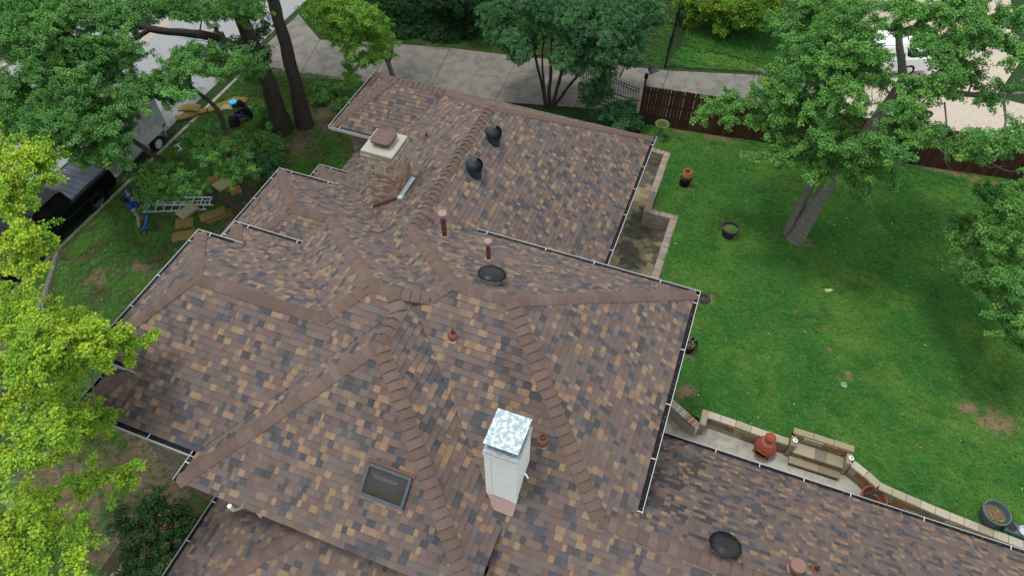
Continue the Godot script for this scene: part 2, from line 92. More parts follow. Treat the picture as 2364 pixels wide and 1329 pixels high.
	"light": [-15.94, 3.68, -22.01, 0.39, -14.28, 3.03, -22.22, 0.32, -13.81, 2.98, -21.16, 0.45, -13.79, 3.99, -22.09, 0.27, -14.66, 4.24, -20.98, 0.40, -14.01, 3.46, -21.59, 0.31, -14.85, 4.85, -21.54, 0.40, -14.71, 2.86, -20.89, 0.28, -14.19, 3.38, -21.91, 0.43, -14.02, 4.86, -21.21, 0.47, -15.43, 4.03, -21.21, 0.30, -14.17, 2.70, -22.52, 0.40, -14.68, 3.73, -21.07, 0.37, -17.12, 3.05, -23.33, 0.32, -13.83, 4.14, -21.45, 0.27, -13.78, 2.78, -22.11, 0.44, -13.49, 4.25, -21.47, 0.34, -16.79, 4.05, -21.99, 0.29, -15.73, 4.64, -21.03, 0.28, -14.57, 3.41, -20.80, 0.35, -14.37, 4.46, -21.05, 0.43, -16.67, 3.76, -22.27, 0.36, -15.35, 3.48, -21.37, 0.42, -15.41, 4.46, -21.07, 0.46, -14.90, 3.74, -20.88, 0.37, -14.23, 2.68, -21.35, 0.42, -15.75, 2.55, -24.22, 0.46, -14.12, 4.66, -21.50, 0.27, -15.02, 1.87, -21.16, 0.41, -15.17, 3.93, -22.75, 0.35, -13.78, 4.59, -21.16, 0.39, -16.07, 4.58, -20.93, 0.34, -13.56, 3.61, -21.69, 0.38, -14.94, 3.37, -21.55, 0.43, -15.09, 5.00, -21.15, 0.32, -17.18, 3.67, -22.59, 0.35, -14.56, 2.24, -21.87, 0.39, -16.12, 4.08, -20.95, 0.35, -15.09, 4.08, -20.78, 0.43, -14.89, 4.66, -20.84, 0.34],
	"crape": [-3.84, 4.37, -25.55, 0.32, -8.65, 3.52, -23.52, 0.47, -4.78, 2.14, -26.92, 0.43, -6.50, 2.75, -25.91, 0.36, -5.62, 3.36, -25.07, 0.35, -6.83, 3.18, -23.69, 0.39, -6.57, 2.76, -24.35, 0.42, -5.11, 1.94, -24.18, 0.44, -5.24, 3.05, -23.52, 0.38, -7.07, 1.96, -27.49, 0.39, -8.77, 3.46, -24.01, 0.46, -4.78, 2.78, -23.88, 0.38, -4.13, 3.16, -24.52, 0.56, -9.77, 2.83, -26.11, 0.46, -4.17, 4.47, -26.39, 0.36, -7.24, 1.25, -25.99, 0.47, -6.67, 3.97, -24.27, 0.49, -5.33, 3.19, -26.74, 0.54, -3.78, 4.26, -25.98, 0.41, -9.71, 3.11, -24.29, 0.54, -4.14, 3.18, -24.94, 0.49, -8.26, 3.12, -23.27, 0.42, -5.79, 3.35, -24.23, 0.37, -6.51, 4.53, -25.38, 0.50, -9.14, 3.40, -23.99, 0.56, -4.10, 3.51, -25.02, 0.53, -4.59, 4.51, -24.59, 0.51, -3.51, 3.96, -26.34, 0.40, -5.42, 4.22, -24.36, 0.49, -4.88, 1.44, -24.32, 0.35, -7.28, 3.89, -24.35, 0.53, -9.82, 3.47, -24.59, 0.40, -4.44, 4.52, -25.75, 0.42, -7.13, 4.25, -24.79, 0.38, -4.10, 4.58, -25.94, 0.34, -8.21, 2.94, -26.21, 0.37, -5.39, 1.18, -24.02, 0.46, -4.42, 3.74, -24.83, 0.44, -8.69, 2.86, -23.62, 0.33, -5.82, 2.99, -24.09, 0.47, -4.83, 3.53, -23.83, 0.48, -7.76, 3.98, -25.72, 0.53, -9.18, 4.18, -24.92, 0.55, -6.06, 4.21, -23.55, 0.37, -5.38, 4.59, -24.88, 0.43, -7.76, 3.69, -24.80, 0.55, -7.49, 4.03, -25.16, 0.35, -5.31, 2.11, -25.08, 0.43, -10.38, 3.03, -25.65, 0.49, -7.15, 5.07, -24.17, 0.39, -5.29, 3.56, -23.86, 0.50, -8.04, 4.73, -24.24, 0.49, -8.00, 2.86, -25.65, 0.42, -6.21, 4.13, -25.59, 0.44, -4.77, 4.29, -24.81, 0.45, -7.41, 4.34, -25.48, 0.38, -9.38, 4.30, -24.36, 0.49, -4.55, 4.04, -24.61, 0.48, -4.08, 3.55, -24.12, 0.45, -4.78, 4.24, -26.60, 0.51, -6.61, 3.47, -27.18, 0.55, -6.07, 2.77, -23.80, 0.54, -4.76, 3.39, -24.35, 0.35, -5.62, 3.84, -24.33, 0.50, -5.22, 1.43, -24.28, 0.42, -4.04, 3.96, -25.05, 0.33, -8.34, 4.15, -25.03, 0.32, -8.38, 4.64, -24.46, 0.47, -4.79, 4.76, -24.90, 0.42, -10.25, 3.19, -24.88, 0.50, -6.31, 3.56, -23.71, 0.45, -6.61, 4.74, -23.82, 0.56, -10.05, 2.15, -25.86, 0.40, -9.59, 2.89, -26.98, 0.53, -9.48, 2.27, -25.67, 0.35, -4.19, 3.40, -26.17, 0.37, -8.23, 2.28, -26.34, 0.34, -6.15, 4.22, -24.12, 0.33, -5.92, 2.95, -26.21, 0.46, -10.09, 3.20, -25.18, 0.46, -4.39, 2.90, -26.33, 0.43, -4.96, 3.95, -26.38, 0.49, -6.54, 3.31, -23.12, 0.46, -5.21, 4.66, -25.40, 0.53, -3.66, 4.24, -26.51, 0.32, -8.38, 3.27, -24.28, 0.42, -5.65, 1.83, -23.84, 0.32, -9.31, 2.86, -24.20, 0.41, -5.01, 4.25, -23.92, 0.53, -5.00, 4.62, -24.59, 0.56, -6.10, 3.80, -25.76, 0.41, -4.43, 2.91, -27.43, 0.34, -9.49, 3.72, -24.37, 0.34, -8.11, 3.95, -24.36, 0.33, -5.68, 3.62, -26.89, 0.52, -6.58, 3.85, -25.65, 0.32, -8.72, 2.39, -25.57, 0.35, -5.76, 4.54, -23.68, 0.36, -5.06, 3.67, -23.57, 0.36, -5.25, 3.65, -24.25, 0.42, -6.36, 4.90, -24.26, 0.43, -8.43, 3.01, -23.85, 0.40, -8.82, 1.97, -25.73, 0.47, -4.49, 4.50, -25.29, 0.47, -6.64, 3.50, -23.84, 0.49, -7.51, 4.57, -24.01, 0.40, -10.53, 3.51, -25.03, 0.45, -8.44, 4.26, -24.66, 0.41, -6.27, 4.09, -24.98, 0.34, -8.91, 1.92, -24.99, 0.49],
	"behind": [-16.11, 0.29, -29.51, 0.61, -14.78, 0.31, -29.72, 0.56, -13.53, 0.07, -29.69, 0.37, -15.24, -0.38, -29.12, 0.42, -14.28, 0.21, -29.71, 0.46, -16.50, -0.65, -28.48, 0.58, -17.29, 0.39, -29.39, 0.50, -15.66, -0.33, -29.10, 0.47, -16.98, -0.65, -28.61, 0.48, -14.73, -0.65, -28.92, 0.62, -14.37, -0.12, -29.45, 0.53, -15.90, -0.09, -29.26, 0.46, -16.66, -0.20, -29.05, 0.36, -14.77, -0.07, -29.43, 0.47, -13.54, 0.82, -29.52, 0.59, -13.77, -0.16, -29.49, 0.35, -17.72, 0.12, -29.11, 0.51, -16.65, 0.31, -29.44, 0.54, -17.61, -0.31, -28.78, 0.61, -15.45, 0.44, -29.71, 0.62, -15.37, 0.13, -29.50, 0.61, -15.17, -0.65, -28.79, 0.45, -14.26, -0.65, -29.00, 0.53, -13.48, 1.15, -29.18, 0.58, -13.84, -0.48, -29.23, 0.57, -16.96, 0.15, -29.27, 0.58, -15.78, -0.61, -28.86, 0.53, -13.28, 0.41, -29.82, 0.54, -13.78, 0.11, -30.46, 0.45, -13.21, 0.23, -30.51, 0.48, -14.81, -0.36, -29.20, 0.57, -12.92, 1.02, -29.66, 0.49, -14.04, 0.89, -29.32, 0.60, -16.19, -0.52, -28.86, 0.44, -18.30, 0.28, -29.12, 0.62, -14.10, 0.15, -31.14, 0.61, -13.68, 0.47, -29.70, 0.58, -13.12, -0.30, -29.45, 0.47, -18.02, -0.05, -28.92, 0.54, -16.27, -0.12, -29.17, 0.44, -14.03, 0.69, -29.98, 0.52, -14.71, 0.96, -29.23, 0.50, -17.35, 0.04, -29.11, 0.37, -12.63, 1.42, -29.07, 0.45, -13.74, 0.56, -30.28, 0.39, -15.39, 0.42, -30.09, 0.49, -14.54, 0.23, -30.11, 0.45, -17.20, -0.39, -28.79, 0.57, -13.12, 0.05, -29.72, 0.43, -14.80, 0.74, -29.60, 0.44, -12.98, 1.28, -29.24, 0.61, -14.16, 0.56, -29.57, 0.56, -15.22, 0.80, -29.42, 0.48, -15.19, 0.26, -30.39, 0.37, -14.29, 0.40, -30.60, 0.41, -13.83, 0.42, -30.70, 0.62, -12.90, 0.56, -29.67, 0.53, -15.84, 0.50, -29.70, 0.59, -13.88, 1.25, -29.11, 0.43, -14.38, 0.95, -29.46, 0.50, -13.13, 0.83, -29.40, 0.61, -13.26, 1.42, -29.01, 0.42, -14.48, 0.11, -30.82, 0.54, -14.33, 1.17, -29.11, 0.53, -12.72, 1.01, -29.28, 0.46, -13.48, 0.28, -30.86, 0.59, -14.83, 0.15, -30.38, 0.46, -14.40, 0.59, -30.04, 0.55],
	"right": [0.80, 4.99, -19.69, 0.37, 1.63, 4.62, -18.57, 0.45, 4.55, 7.25, -18.87, 0.38, 0.68, 7.03, -22.46, 0.28, 1.99, 4.87, -19.45, 0.45, 3.26, 4.53, -18.25, 0.35, 2.82, 4.53, -18.28, 0.43, 2.78, 4.69, -18.88, 0.36, 5.85, 4.22, -23.88, 0.29, 5.06, 7.53, -19.61, 0.42, 1.41, 4.64, -21.29, 0.45, 6.43, 8.14, -22.47, 0.28, 3.50, 6.50, -20.06, 0.34, 1.69, 4.91, -19.56, 0.36, 8.33, 4.96, -21.10, 0.45, 4.04, 4.61, -18.48, 0.29, 5.55, 6.07, -18.99, 0.35, 5.59, 7.89, -20.02, 0.30, 2.73, 6.29, -19.15, 0.46, 2.33, 8.03, -20.39, 0.41, 3.21, 8.24, -20.20, 0.32, 1.79, 6.70, -23.62, 0.31, 0.45, 5.18, -20.19, 0.46, 3.52, 7.14, -19.73, 0.32, 2.05, 6.93, -19.58, 0.32, 1.73, 5.87, -19.57, 0.43, 2.13, 5.68, -19.76, 0.32, 4.84, 7.13, -18.56, 0.32, 3.42, 4.68, -18.82, 0.41, 2.70, 4.59, -20.57, 0.36, 4.18, 5.23, -18.79, 0.42, 1.20, 7.25, -21.93, 0.29, 2.25, 6.19, -19.13, 0.41, 2.78, 7.75, -20.02, 0.33, 1.69, 5.66, -19.18, 0.30, 4.79, 6.49, -19.21, 0.45, 2.77, 7.57, -20.68, 0.45, 2.70, 7.66, -22.58, 0.35, 3.42, 6.34, -20.96, 0.32, 1.81, 7.12, -19.66, 0.46, 6.36, 7.83, -23.36, 0.28, 4.34, 6.49, -17.82, 0.33, 2.05, 7.39, -19.68, 0.40, 6.85, 6.11, -19.33, 0.28, 1.45, 5.00, -19.81, 0.35, 2.39, 5.20, -20.36, 0.46, 5.06, 6.49, -18.47, 0.39, 4.60, 5.15, -18.34, 0.34, 1.55, 7.29, -22.84, 0.39, 1.55, 7.04, -23.76, 0.43, 4.36, 8.25, -21.75, 0.28, 1.34, 6.81, -22.28, 0.39, 7.90, 4.13, -21.40, 0.34, 3.01, 7.53, -22.19, 0.27, 4.25, 7.70, -23.41, 0.29, 1.59, 6.82, -22.88, 0.38, 6.93, 6.94, -20.28, 0.39, 1.65, 4.82, -19.28, 0.34, 3.17, 7.56, -20.61, 0.38, 5.02, 6.31, -19.66, 0.31, 1.93, 5.44, -20.19, 0.47, 4.43, 7.86, -22.79, 0.45, 3.81, 5.30, -18.21, 0.28, 2.14, 7.44, -20.64, 0.46, 6.34, 7.65, -22.15, 0.35, 3.07, 5.51, -19.47, 0.37, 7.14, 8.25, -20.39, 0.47, 2.80, 6.16, -19.89, 0.44, 5.91, 6.51, -23.98, 0.45, 4.87, 6.28, -17.74, 0.31, 4.27, 3.79, -23.01, 0.42, 5.97, 6.86, -20.88, 0.34, 7.07, 6.74, -18.14, 0.33, 0.78, 7.00, -22.06, 0.38, 3.83, 5.92, -18.18, 0.30, 7.08, 8.19, -22.75, 0.31, 5.09, 6.36, -19.21, 0.37, 2.77, 7.50, -23.10, 0.36, 1.57, 6.33, -19.43, 0.37, 6.55, 8.51, -22.12, 0.34, 3.11, 7.97, -20.82, 0.29, 4.98, 8.17, -21.94, 0.37, 3.40, 6.85, -18.69, 0.33, 2.72, 4.02, -22.99, 0.32, 3.68, 7.53, -20.29, 0.33, 3.60, 5.61, -19.51, 0.41, 1.97, 4.68, -18.82, 0.42, 7.62, 6.31, -19.25, 0.39, 5.40, 8.25, -22.61, 0.35, 4.51, 6.22, -18.42, 0.40, 7.43, 7.89, -23.20, 0.38, 3.53, 4.97, -18.72, 0.47, 3.84, 4.69, -18.81, 0.38, 2.83, 6.83, -18.93, 0.42, -0.59, 4.97, -19.32, 0.28, 4.53, 5.82, -18.72, 0.43, 2.62, 8.27, -21.20, 0.47, 5.40, 5.92, -20.42, 0.33, 3.42, 5.65, -18.34, 0.44, 1.77, 7.61, -20.14, 0.35, 6.91, 8.52, -21.70, 0.38, 2.69, 8.11, -20.85, 0.31, 5.34, 7.82, -20.60, 0.47, 1.02, 5.12, -20.13, 0.28, 7.05, 6.12, -19.04, 0.31, 2.10, 6.82, -20.42, 0.28, 2.29, 5.50, -22.23, 0.28, 5.55, 6.56, -18.62, 0.40, 3.19, 4.60, -18.55, 0.30, 2.93, 7.50, -19.93, 0.33, 4.59, 7.91, -21.61, 0.45, 1.81, 6.13, -20.02, 0.30, 1.73, 7.44, -20.43, 0.42, 7.58, 5.19, -20.32, 0.33, 6.74, 7.45, -22.44, 0.46, 2.46, 4.72, -18.97, 0.38, 2.16, 7.58, -21.51, 0.43, 4.07, 7.38, -22.30, 0.35, 0.07, 5.24, -20.30, 0.36, 4.42, 8.30, -20.00, 0.32, 5.41, 7.78, -19.55, 0.32, 2.13, 4.36, -22.11, 0.31, 3.16, 5.00, -18.77, 0.43, 2.86, 6.87, -20.86, 0.41, 4.45, 4.53, -18.09, 0.31, 0.25, 4.97, -19.53, 0.35, 3.33, 5.53, -25.39, 0.36, 2.88, 7.26, -20.32, 0.42, 1.48, 7.56, -22.59, 0.27, 4.79, 6.77, -19.07, 0.29, 1.69, 5.40, -24.82, 0.45, 7.35, 7.02, -20.76, 0.32, 5.52, 7.34, -21.80, 0.40, 2.80, 7.53, -19.56, 0.37, 5.68, 8.47, -21.41, 0.46, 5.38, 8.49, -22.38, 0.38, 5.35, 4.54, -18.90, 0.39, 1.94, 5.61, -19.33, 0.47, 7.45, 7.22, -18.55, 0.39, 7.21, 6.58, -18.90, 0.47, 4.18, 5.53, -18.66, 0.28, 5.47, 6.53, -21.16, 0.35, 6.92, 5.95, -19.75, 0.31, 4.59, 8.13, -22.34, 0.32, 5.20, 8.44, -21.72, 0.36, 3.10, 7.14, -19.18, 0.38, 1.76, 5.23, -19.34, 0.32, 5.52, 7.81, -21.39, 0.36, 2.82, 6.36, -20.36, 0.37, 3.14, 4.46, -21.85, 0.44, 3.89, 4.94, -18.53, 0.28, 5.39, 7.15, -19.77, 0.28, 5.05, 4.17, -22.38, 0.36, 5.23, 6.80, -20.30, 0.44, 6.31, 7.10, -21.62, 0.37, 5.98, 6.85, -20.27, 0.32, 5.76, 7.94, -21.67, 0.32, 1.35, 6.12, -20.89, 0.34, 1.68, 6.56, -19.19, 0.41, 6.45, 7.43, -22.66, 0.40, 3.01, 6.88, -22.85, 0.46, -0.49, 5.13, -19.84, 0.34, 1.10, 4.85, -20.76, 0.34, 6.53, 6.87, -21.35, 0.46, 0.83, 5.94, -19.78, 0.31, 2.37, 7.51, -20.18, 0.38, 7.40, 7.56, -21.92, 0.45, 1.57, 6.69, -20.40, 0.47, 4.08, 5.38, -18.42, 0.34, 6.03, 8.67, -22.35, 0.33, 3.60, 7.20, -20.25, 0.33, 5.86, 7.19, -20.83, 0.45, 5.62, 7.95, -20.66, 0.30, 4.57, 5.08, -23.19, 0.43, 1.15, 6.41, -20.68, 0.31, 6.27, 5.84, -19.24, 0.32, 6.91, 6.96, -18.23, 0.46, 5.06, 7.63, -21.32, 0.41, 3.56, 6.72, -21.56, 0.36, 6.57, 6.33, -18.69, 0.42, 5.35, 6.66, -20.52, 0.37, 3.16, 7.33, -18.63, 0.42, 3.02, 6.01, -18.71, 0.41, 3.28, 7.09, -21.18, 0.41, 1.03, 5.96, -20.12, 0.35, 3.17, 4.59, -19.41, 0.37, 5.86, 8.19, -20.76, 0.30, 3.42, 6.57, -21.17, 0.46, 4.02, 6.80, -20.40, 0.40, 2.49, 5.97, -21.04, 0.37, 1.16, 6.33, -19.93, 0.29, 5.54, 7.96, -23.31, 0.29, 3.19, 8.01, -19.64, 0.40, 3.67, 7.73, -22.85, 0.31, 2.83, 5.86, -18.33, 0.47, 3.23, 5.73, -19.60, 0.32, 6.08, 8.55, -20.91, 0.47, 4.28, 5.84, -17.90, 0.31, 6.47, 7.71, -22.90, 0.42, 3.68, 5.66, -22.76, 0.37, 2.86, 7.30, -22.08, 0.27, 1.84, 7.25, -23.19, 0.45, 2.31, 4.59, -18.51, 0.30, 3.83, 4.02, -21.34, 0.33, 3.40, 8.22, -20.94, 0.32, 2.91, 7.03, -19.45, 0.34, -0.09, 5.09, -19.83, 0.40, 4.22, 8.54, -21.95, 0.38, 6.22, 6.13, -25.94, 0.46, 2.69, 4.91, -20.02, 0.40, 2.87, 6.35, -21.04, 0.31, 4.98, 3.79, -21.21, 0.30, 2.55, 5.52, -18.63, 0.31, 4.95, 5.84, -19.23, 0.43, 6.77, 4.49, -21.58, 0.35],
	"edge": [9.99, 3.16, -15.17, 0.41, 8.11, 3.62, -18.06, 0.31, 8.52, 4.52, -18.43, 0.47, 8.32, 4.35, -16.04, 0.32, 9.16, 3.32, -16.80, 0.36, 8.42, 5.08, -18.10, 0.32, 8.76, 4.11, -18.93, 0.32, 8.47, 2.99, -16.74, 0.34, 9.10, 5.02, -17.64, 0.40, 9.09, 4.87, -18.71, 0.43, 7.97, 3.27, -17.48, 0.32, 10.34, 2.74, -19.26, 0.36, 7.71, 3.71, -18.33, 0.41, 8.99, 2.50, -17.92, 0.46, 9.09, 3.88, -15.27, 0.31, 8.78, 3.59, -19.46, 0.39, 9.74, 2.43, -16.07, 0.38, 9.07, 3.96, -16.33, 0.45, 8.34, 3.55, -16.86, 0.37, 9.28, 3.84, -14.86, 0.29, 8.77, 3.58, -15.51, 0.47, 8.47, 4.01, -16.21, 0.35, 8.65, 5.57, -17.62, 0.32, 9.80, 3.32, -14.86, 0.30, 8.25, 4.51, -19.38, 0.36, 8.04, 4.38, -17.35, 0.33, 9.62, 3.89, -15.08, 0.32, 8.67, 5.31, -17.21, 0.41, 9.87, 3.33, -19.93, 0.31, 8.39, 4.48, -19.07, 0.29, 8.02, 4.36, -19.25, 0.36, 9.84, 2.16, -18.44, 0.40, 9.26, 4.51, -16.19, 0.41, 8.67, 3.56, -18.53, 0.33, 9.18, 4.66, -17.90, 0.37, 9.26, 4.33, -19.99, 0.44, 8.41, 4.49, -17.85, 0.42, 9.45, 2.78, -18.70, 0.41, 8.83, 4.85, -16.97, 0.41, 7.67, 3.48, -17.95, 0.28, 9.19, 3.36, -15.82, 0.31, 9.44, 3.04, -15.19, 0.29, 9.88, 3.09, -15.97, 0.41, 10.28, 2.46, -16.21, 0.38, 8.83, 4.72, -17.25, 0.37, 8.63, 4.50, -15.67, 0.32, 9.55, 3.35, -15.22, 0.36, 9.39, 4.38, -17.11, 0.27, 8.23, 3.46, -17.21, 0.43, 10.09, 2.65, -16.55, 0.40, 7.54, 3.86, -18.61, 0.30, 8.72, 4.08, -17.39, 0.36, 8.02, 3.90, -18.56, 0.35, 10.01, 3.43, -18.94, 0.28, 9.52, 4.30, -15.91, 0.34, 8.07, 4.34, -18.06, 0.42, 9.16, 3.18, -15.36, 0.41, 8.99, 5.01, -19.79, 0.27],
	"lean": [-16.03, 2.17, -14.32, 0.25, -18.44, 1.78, -12.67, 0.33, -16.17, 1.70, -14.23, 0.32, -18.99, 2.03, -12.91, 0.30, -17.29, 1.45, -13.88, 0.34, -16.25, 1.68, -14.48, 0.26, -17.22, 2.21, -13.15, 0.37, -17.49, 2.69, -14.77, 0.34, -16.27, 2.03, -15.05, 0.34, -17.38, 1.66, -12.67, 0.28, -17.97, 1.89, -12.96, 0.37, -17.01, 2.26, -15.23, 0.33, -18.28, 2.07, -13.03, 0.40, -17.56, 1.97, -12.95, 0.28, -16.61, 2.60, -14.66, 0.26, -17.79, 2.60, -14.73, 0.34, -18.19, 1.65, -13.16, 0.36, -18.37, 1.40, -13.90, 0.38, -18.43, 1.73, -13.64, 0.36, -17.28, 2.08, -14.31, 0.30, -18.24, 1.73, -12.30, 0.38, -18.12, 1.77, -13.77, 0.31, -16.64, 2.55, -14.13, 0.24, -16.48, 2.57, -14.93, 0.23, -17.18, 2.48, -14.28, 0.30, -18.18, 1.91, -14.95, 0.35, -16.82, 2.14, -15.69, 0.31, -18.25, 1.69, -16.03, 0.32, -16.97, 1.65, -13.15, 0.26, -16.80, 2.43, -13.99, 0.28, -18.97, 1.70, -13.45, 0.34, -17.88, 2.46, -15.31, 0.36, -16.47, 1.93, -14.17, 0.24, -18.27, 1.60, -12.92, 0.37, -17.78, 1.68, -12.42, 0.25, -18.66, 1.93, -12.73, 0.34, -17.92, 2.40, -14.78, 0.33, -17.25, 1.88, -13.06, 0.26, -17.48, 2.20, -14.90, 0.25, -15.85, 1.66, -14.63, 0.39],
	"bush_dark": [-20.73, 0.75, -22.51, 0.42, -21.30, 0.73, -22.23, 0.42, -20.60, 1.62, -22.84, 0.38, -21.65, 1.05, -23.22, 0.47, -22.35, 0.60, -22.96, 0.49, -21.89, 0.65, -22.45, 0.32, -22.20, 0.42, -23.30, 0.31, -20.63, 0.42, -22.50, 0.34, -20.42, 0.89, -22.50, 0.33, -21.83, 0.20, -22.37, 0.46, -20.88, 0.27, -22.72, 0.33, -21.41, 0.18, -22.42, 0.45, -21.20, 1.21, -22.87, 0.37, -20.93, 1.56, -23.49, 0.48],
	"shrub_low": [-10.74, 0.52, -2.00, 0.38, -11.05, 0.61, -2.17, 0.28, -11.07, 0.54, -2.51, 0.31, -11.81, 0.27, -2.87, 0.35, -11.06, -0.11, -2.33, 0.31, -10.12, 0.75, -2.00, 0.40, -11.34, 0.54, -2.35, 0.30, -11.08, 0.16, -3.44, 0.38, -10.53, 0.48, -1.81, 0.27, -11.13, 0.36, -2.80, 0.27, -11.68, 0.26, -3.22, 0.41, -10.70, 0.09, -3.32, 0.39, -11.56, 0.14, -2.80, 0.25, -10.23, 0.35, -2.54, 0.34, -11.46, -0.05, -2.32, 0.29, -11.09, -0.32, -2.17, 0.32, -10.94, 0.53, -1.72, 0.41, -11.50, 0.44, -2.13, 0.29, -11.88, 0.27, -2.57, 0.25, -12.16, 0.33, -2.68, 0.41, -11.44, -0.15, -1.80, 0.28, -10.80, 0.75, -1.80, 0.42, -10.90, 0.20, -3.06, 0.41, -10.65, 0.13, -2.80, 0.35, -10.47, 0.46, -2.68, 0.31, -10.60, 0.33, -2.31, 0.32, -11.50, -0.46, -2.20, 0.33, -11.83, 0.31, -3.64, 0.25, -11.18, 0.55, -1.89, 0.34, -11.37, 0.21, -3.33, 0.36, -11.55, -0.34, -2.47, 0.41, -10.52, 0.83, -1.98, 0.41, -12.37, 0.38, -2.84, 0.31, -11.94, 0.32, -3.35, 0.38],
	"shrub_gate": [-4.34, 0.95, -23.98, 0.37, -4.52, 0.49, -24.15, 0.29, -3.82, 0.74, -23.82, 0.30, -4.40, 1.04, -23.75, 0.37, -3.84, 0.93, -24.39, 0.36, -4.18, 0.91, -24.31, 0.31, -3.43, 0.54, -24.02, 0.34, -3.76, 0.37, -24.20, 0.25, -4.70, 0.90, -23.60, 0.37, -4.33, 0.60, -24.00, 0.28, -3.94, 0.67, -24.25, 0.37, -3.97, 0.70, -23.50, 0.35],
	"photinia": [-0.87, 1.25, -32.75, 0.50, -1.14, 1.82, -32.34, 0.43, -1.34, 0.65, -32.82, 0.43, 0.05, 1.45, -32.74, 0.43, -2.74, 1.35, -32.86, 0.48, -3.46, 1.04, -33.44, 0.41, -1.42, 1.16, -32.57, 0.49, -0.23, 1.08, -32.37, 0.33, -0.29, 1.06, -32.77, 0.38, -0.82, 1.82, -32.60, 0.33, -1.03, 1.29, -32.44, 0.45, 0.43, 1.34, -32.41, 0.56, -0.23, 1.74, -32.87, 0.33, 0.25, 1.22, -34.40, 0.48, -1.57, 1.55, -32.90, 0.55, -1.97, 1.37, -32.69, 0.42, -2.69, 0.33, -32.95, 0.44, 0.72, 1.58, -32.56, 0.55, 0.68, 1.35, -33.13, 0.51, -2.56, 1.15, -32.53, 0.46, -1.64, 0.70, -33.23, 0.41, -0.64, 1.35, -32.18, 0.50, 0.70, 1.99, -33.00, 0.39, -0.00, 1.81, -33.26, 0.56, 0.26, 1.69, -32.51, 0.43, -1.71, 1.69, -32.40, 0.32, 0.03, 1.48, -33.21, 0.46, 0.24, 1.12, -32.92, 0.48, -2.80, 1.19, -33.17, 0.40, -3.02, 0.68, -33.94, 0.37, 0.42, 1.44, -32.81, 0.37, -1.25, 0.75, -32.38, 0.50, 0.49, 1.66, -33.62, 0.41, -0.66, 1.34, -33.90, 0.54, -0.40, 0.87, -33.45, 0.53, -2.38, 1.60, -32.42, 0.36, -1.66, 1.26, -33.29, 0.38, -1.87, 1.28, -33.02, 0.54, -0.50, 1.49, -32.79, 0.51, 0.51, 1.90, -32.69, 0.34],
	"fern": [-17.51, 0.11, -16.75, 0.22, -16.98, 0.19, -16.15, 0.30, -16.39, -0.12, -16.16, 0.33, -16.73, -0.01, -16.47, 0.39, -16.76, 0.22, -16.39, 0.27, -16.56, -0.12, -16.65, 0.31, -16.27, -0.10, -16.54, 0.33, -17.22, 0.26, -16.68, 0.28, -17.18, 0.06, -16.45, 0.26, -16.65, 0.26, -16.61, 0.27],
	"understory": [-17.87, -0.55, -18.79, 0.29, -17.02, -0.51, -17.56, 0.25, -17.61, -0.39, -18.22, 0.26, -16.68, -0.57, -21.84, 0.32, -17.81, -0.65, -18.45, 0.25, -17.47, -0.56, -21.99, 0.34, -18.33, -0.28, -19.38, 0.28, -17.61, -0.55, -22.52, 0.34, -18.05, -0.54, -22.59, 0.32, -17.44, -0.49, -17.97, 0.30, -18.52, -0.40, -18.29, 0.25, -19.04, -0.38, -19.85, 0.36, -17.00, -0.48, -17.28, 0.26, -19.69, -0.63, -20.77, 0.24, -17.56, -0.65, -17.85, 0.23, -19.38, -0.43, -20.07, 0.26, -17.20, -0.54, -22.87, 0.37, -19.25, -0.36, -19.66, 0.23, -17.64, -0.29, -17.74, 0.29, -17.74, -0.56, -21.75, 0.28, -19.06, -0.38, -20.20, 0.28, -18.53, -0.64, -19.52, 0.26, -18.23, -0.27, -18.44, 0.30, -17.35, -0.51, -18.19, 0.35, -17.40, -0.50, -18.48, 0.22, -17.22, -0.55, -22.59, 0.25, -16.55, -0.57, -22.22, 0.26, -17.74, -0.54, -22.75, 0.37, -18.24, -0.65, -18.22, 0.30, -19.81, -0.53, -20.20, 0.32],
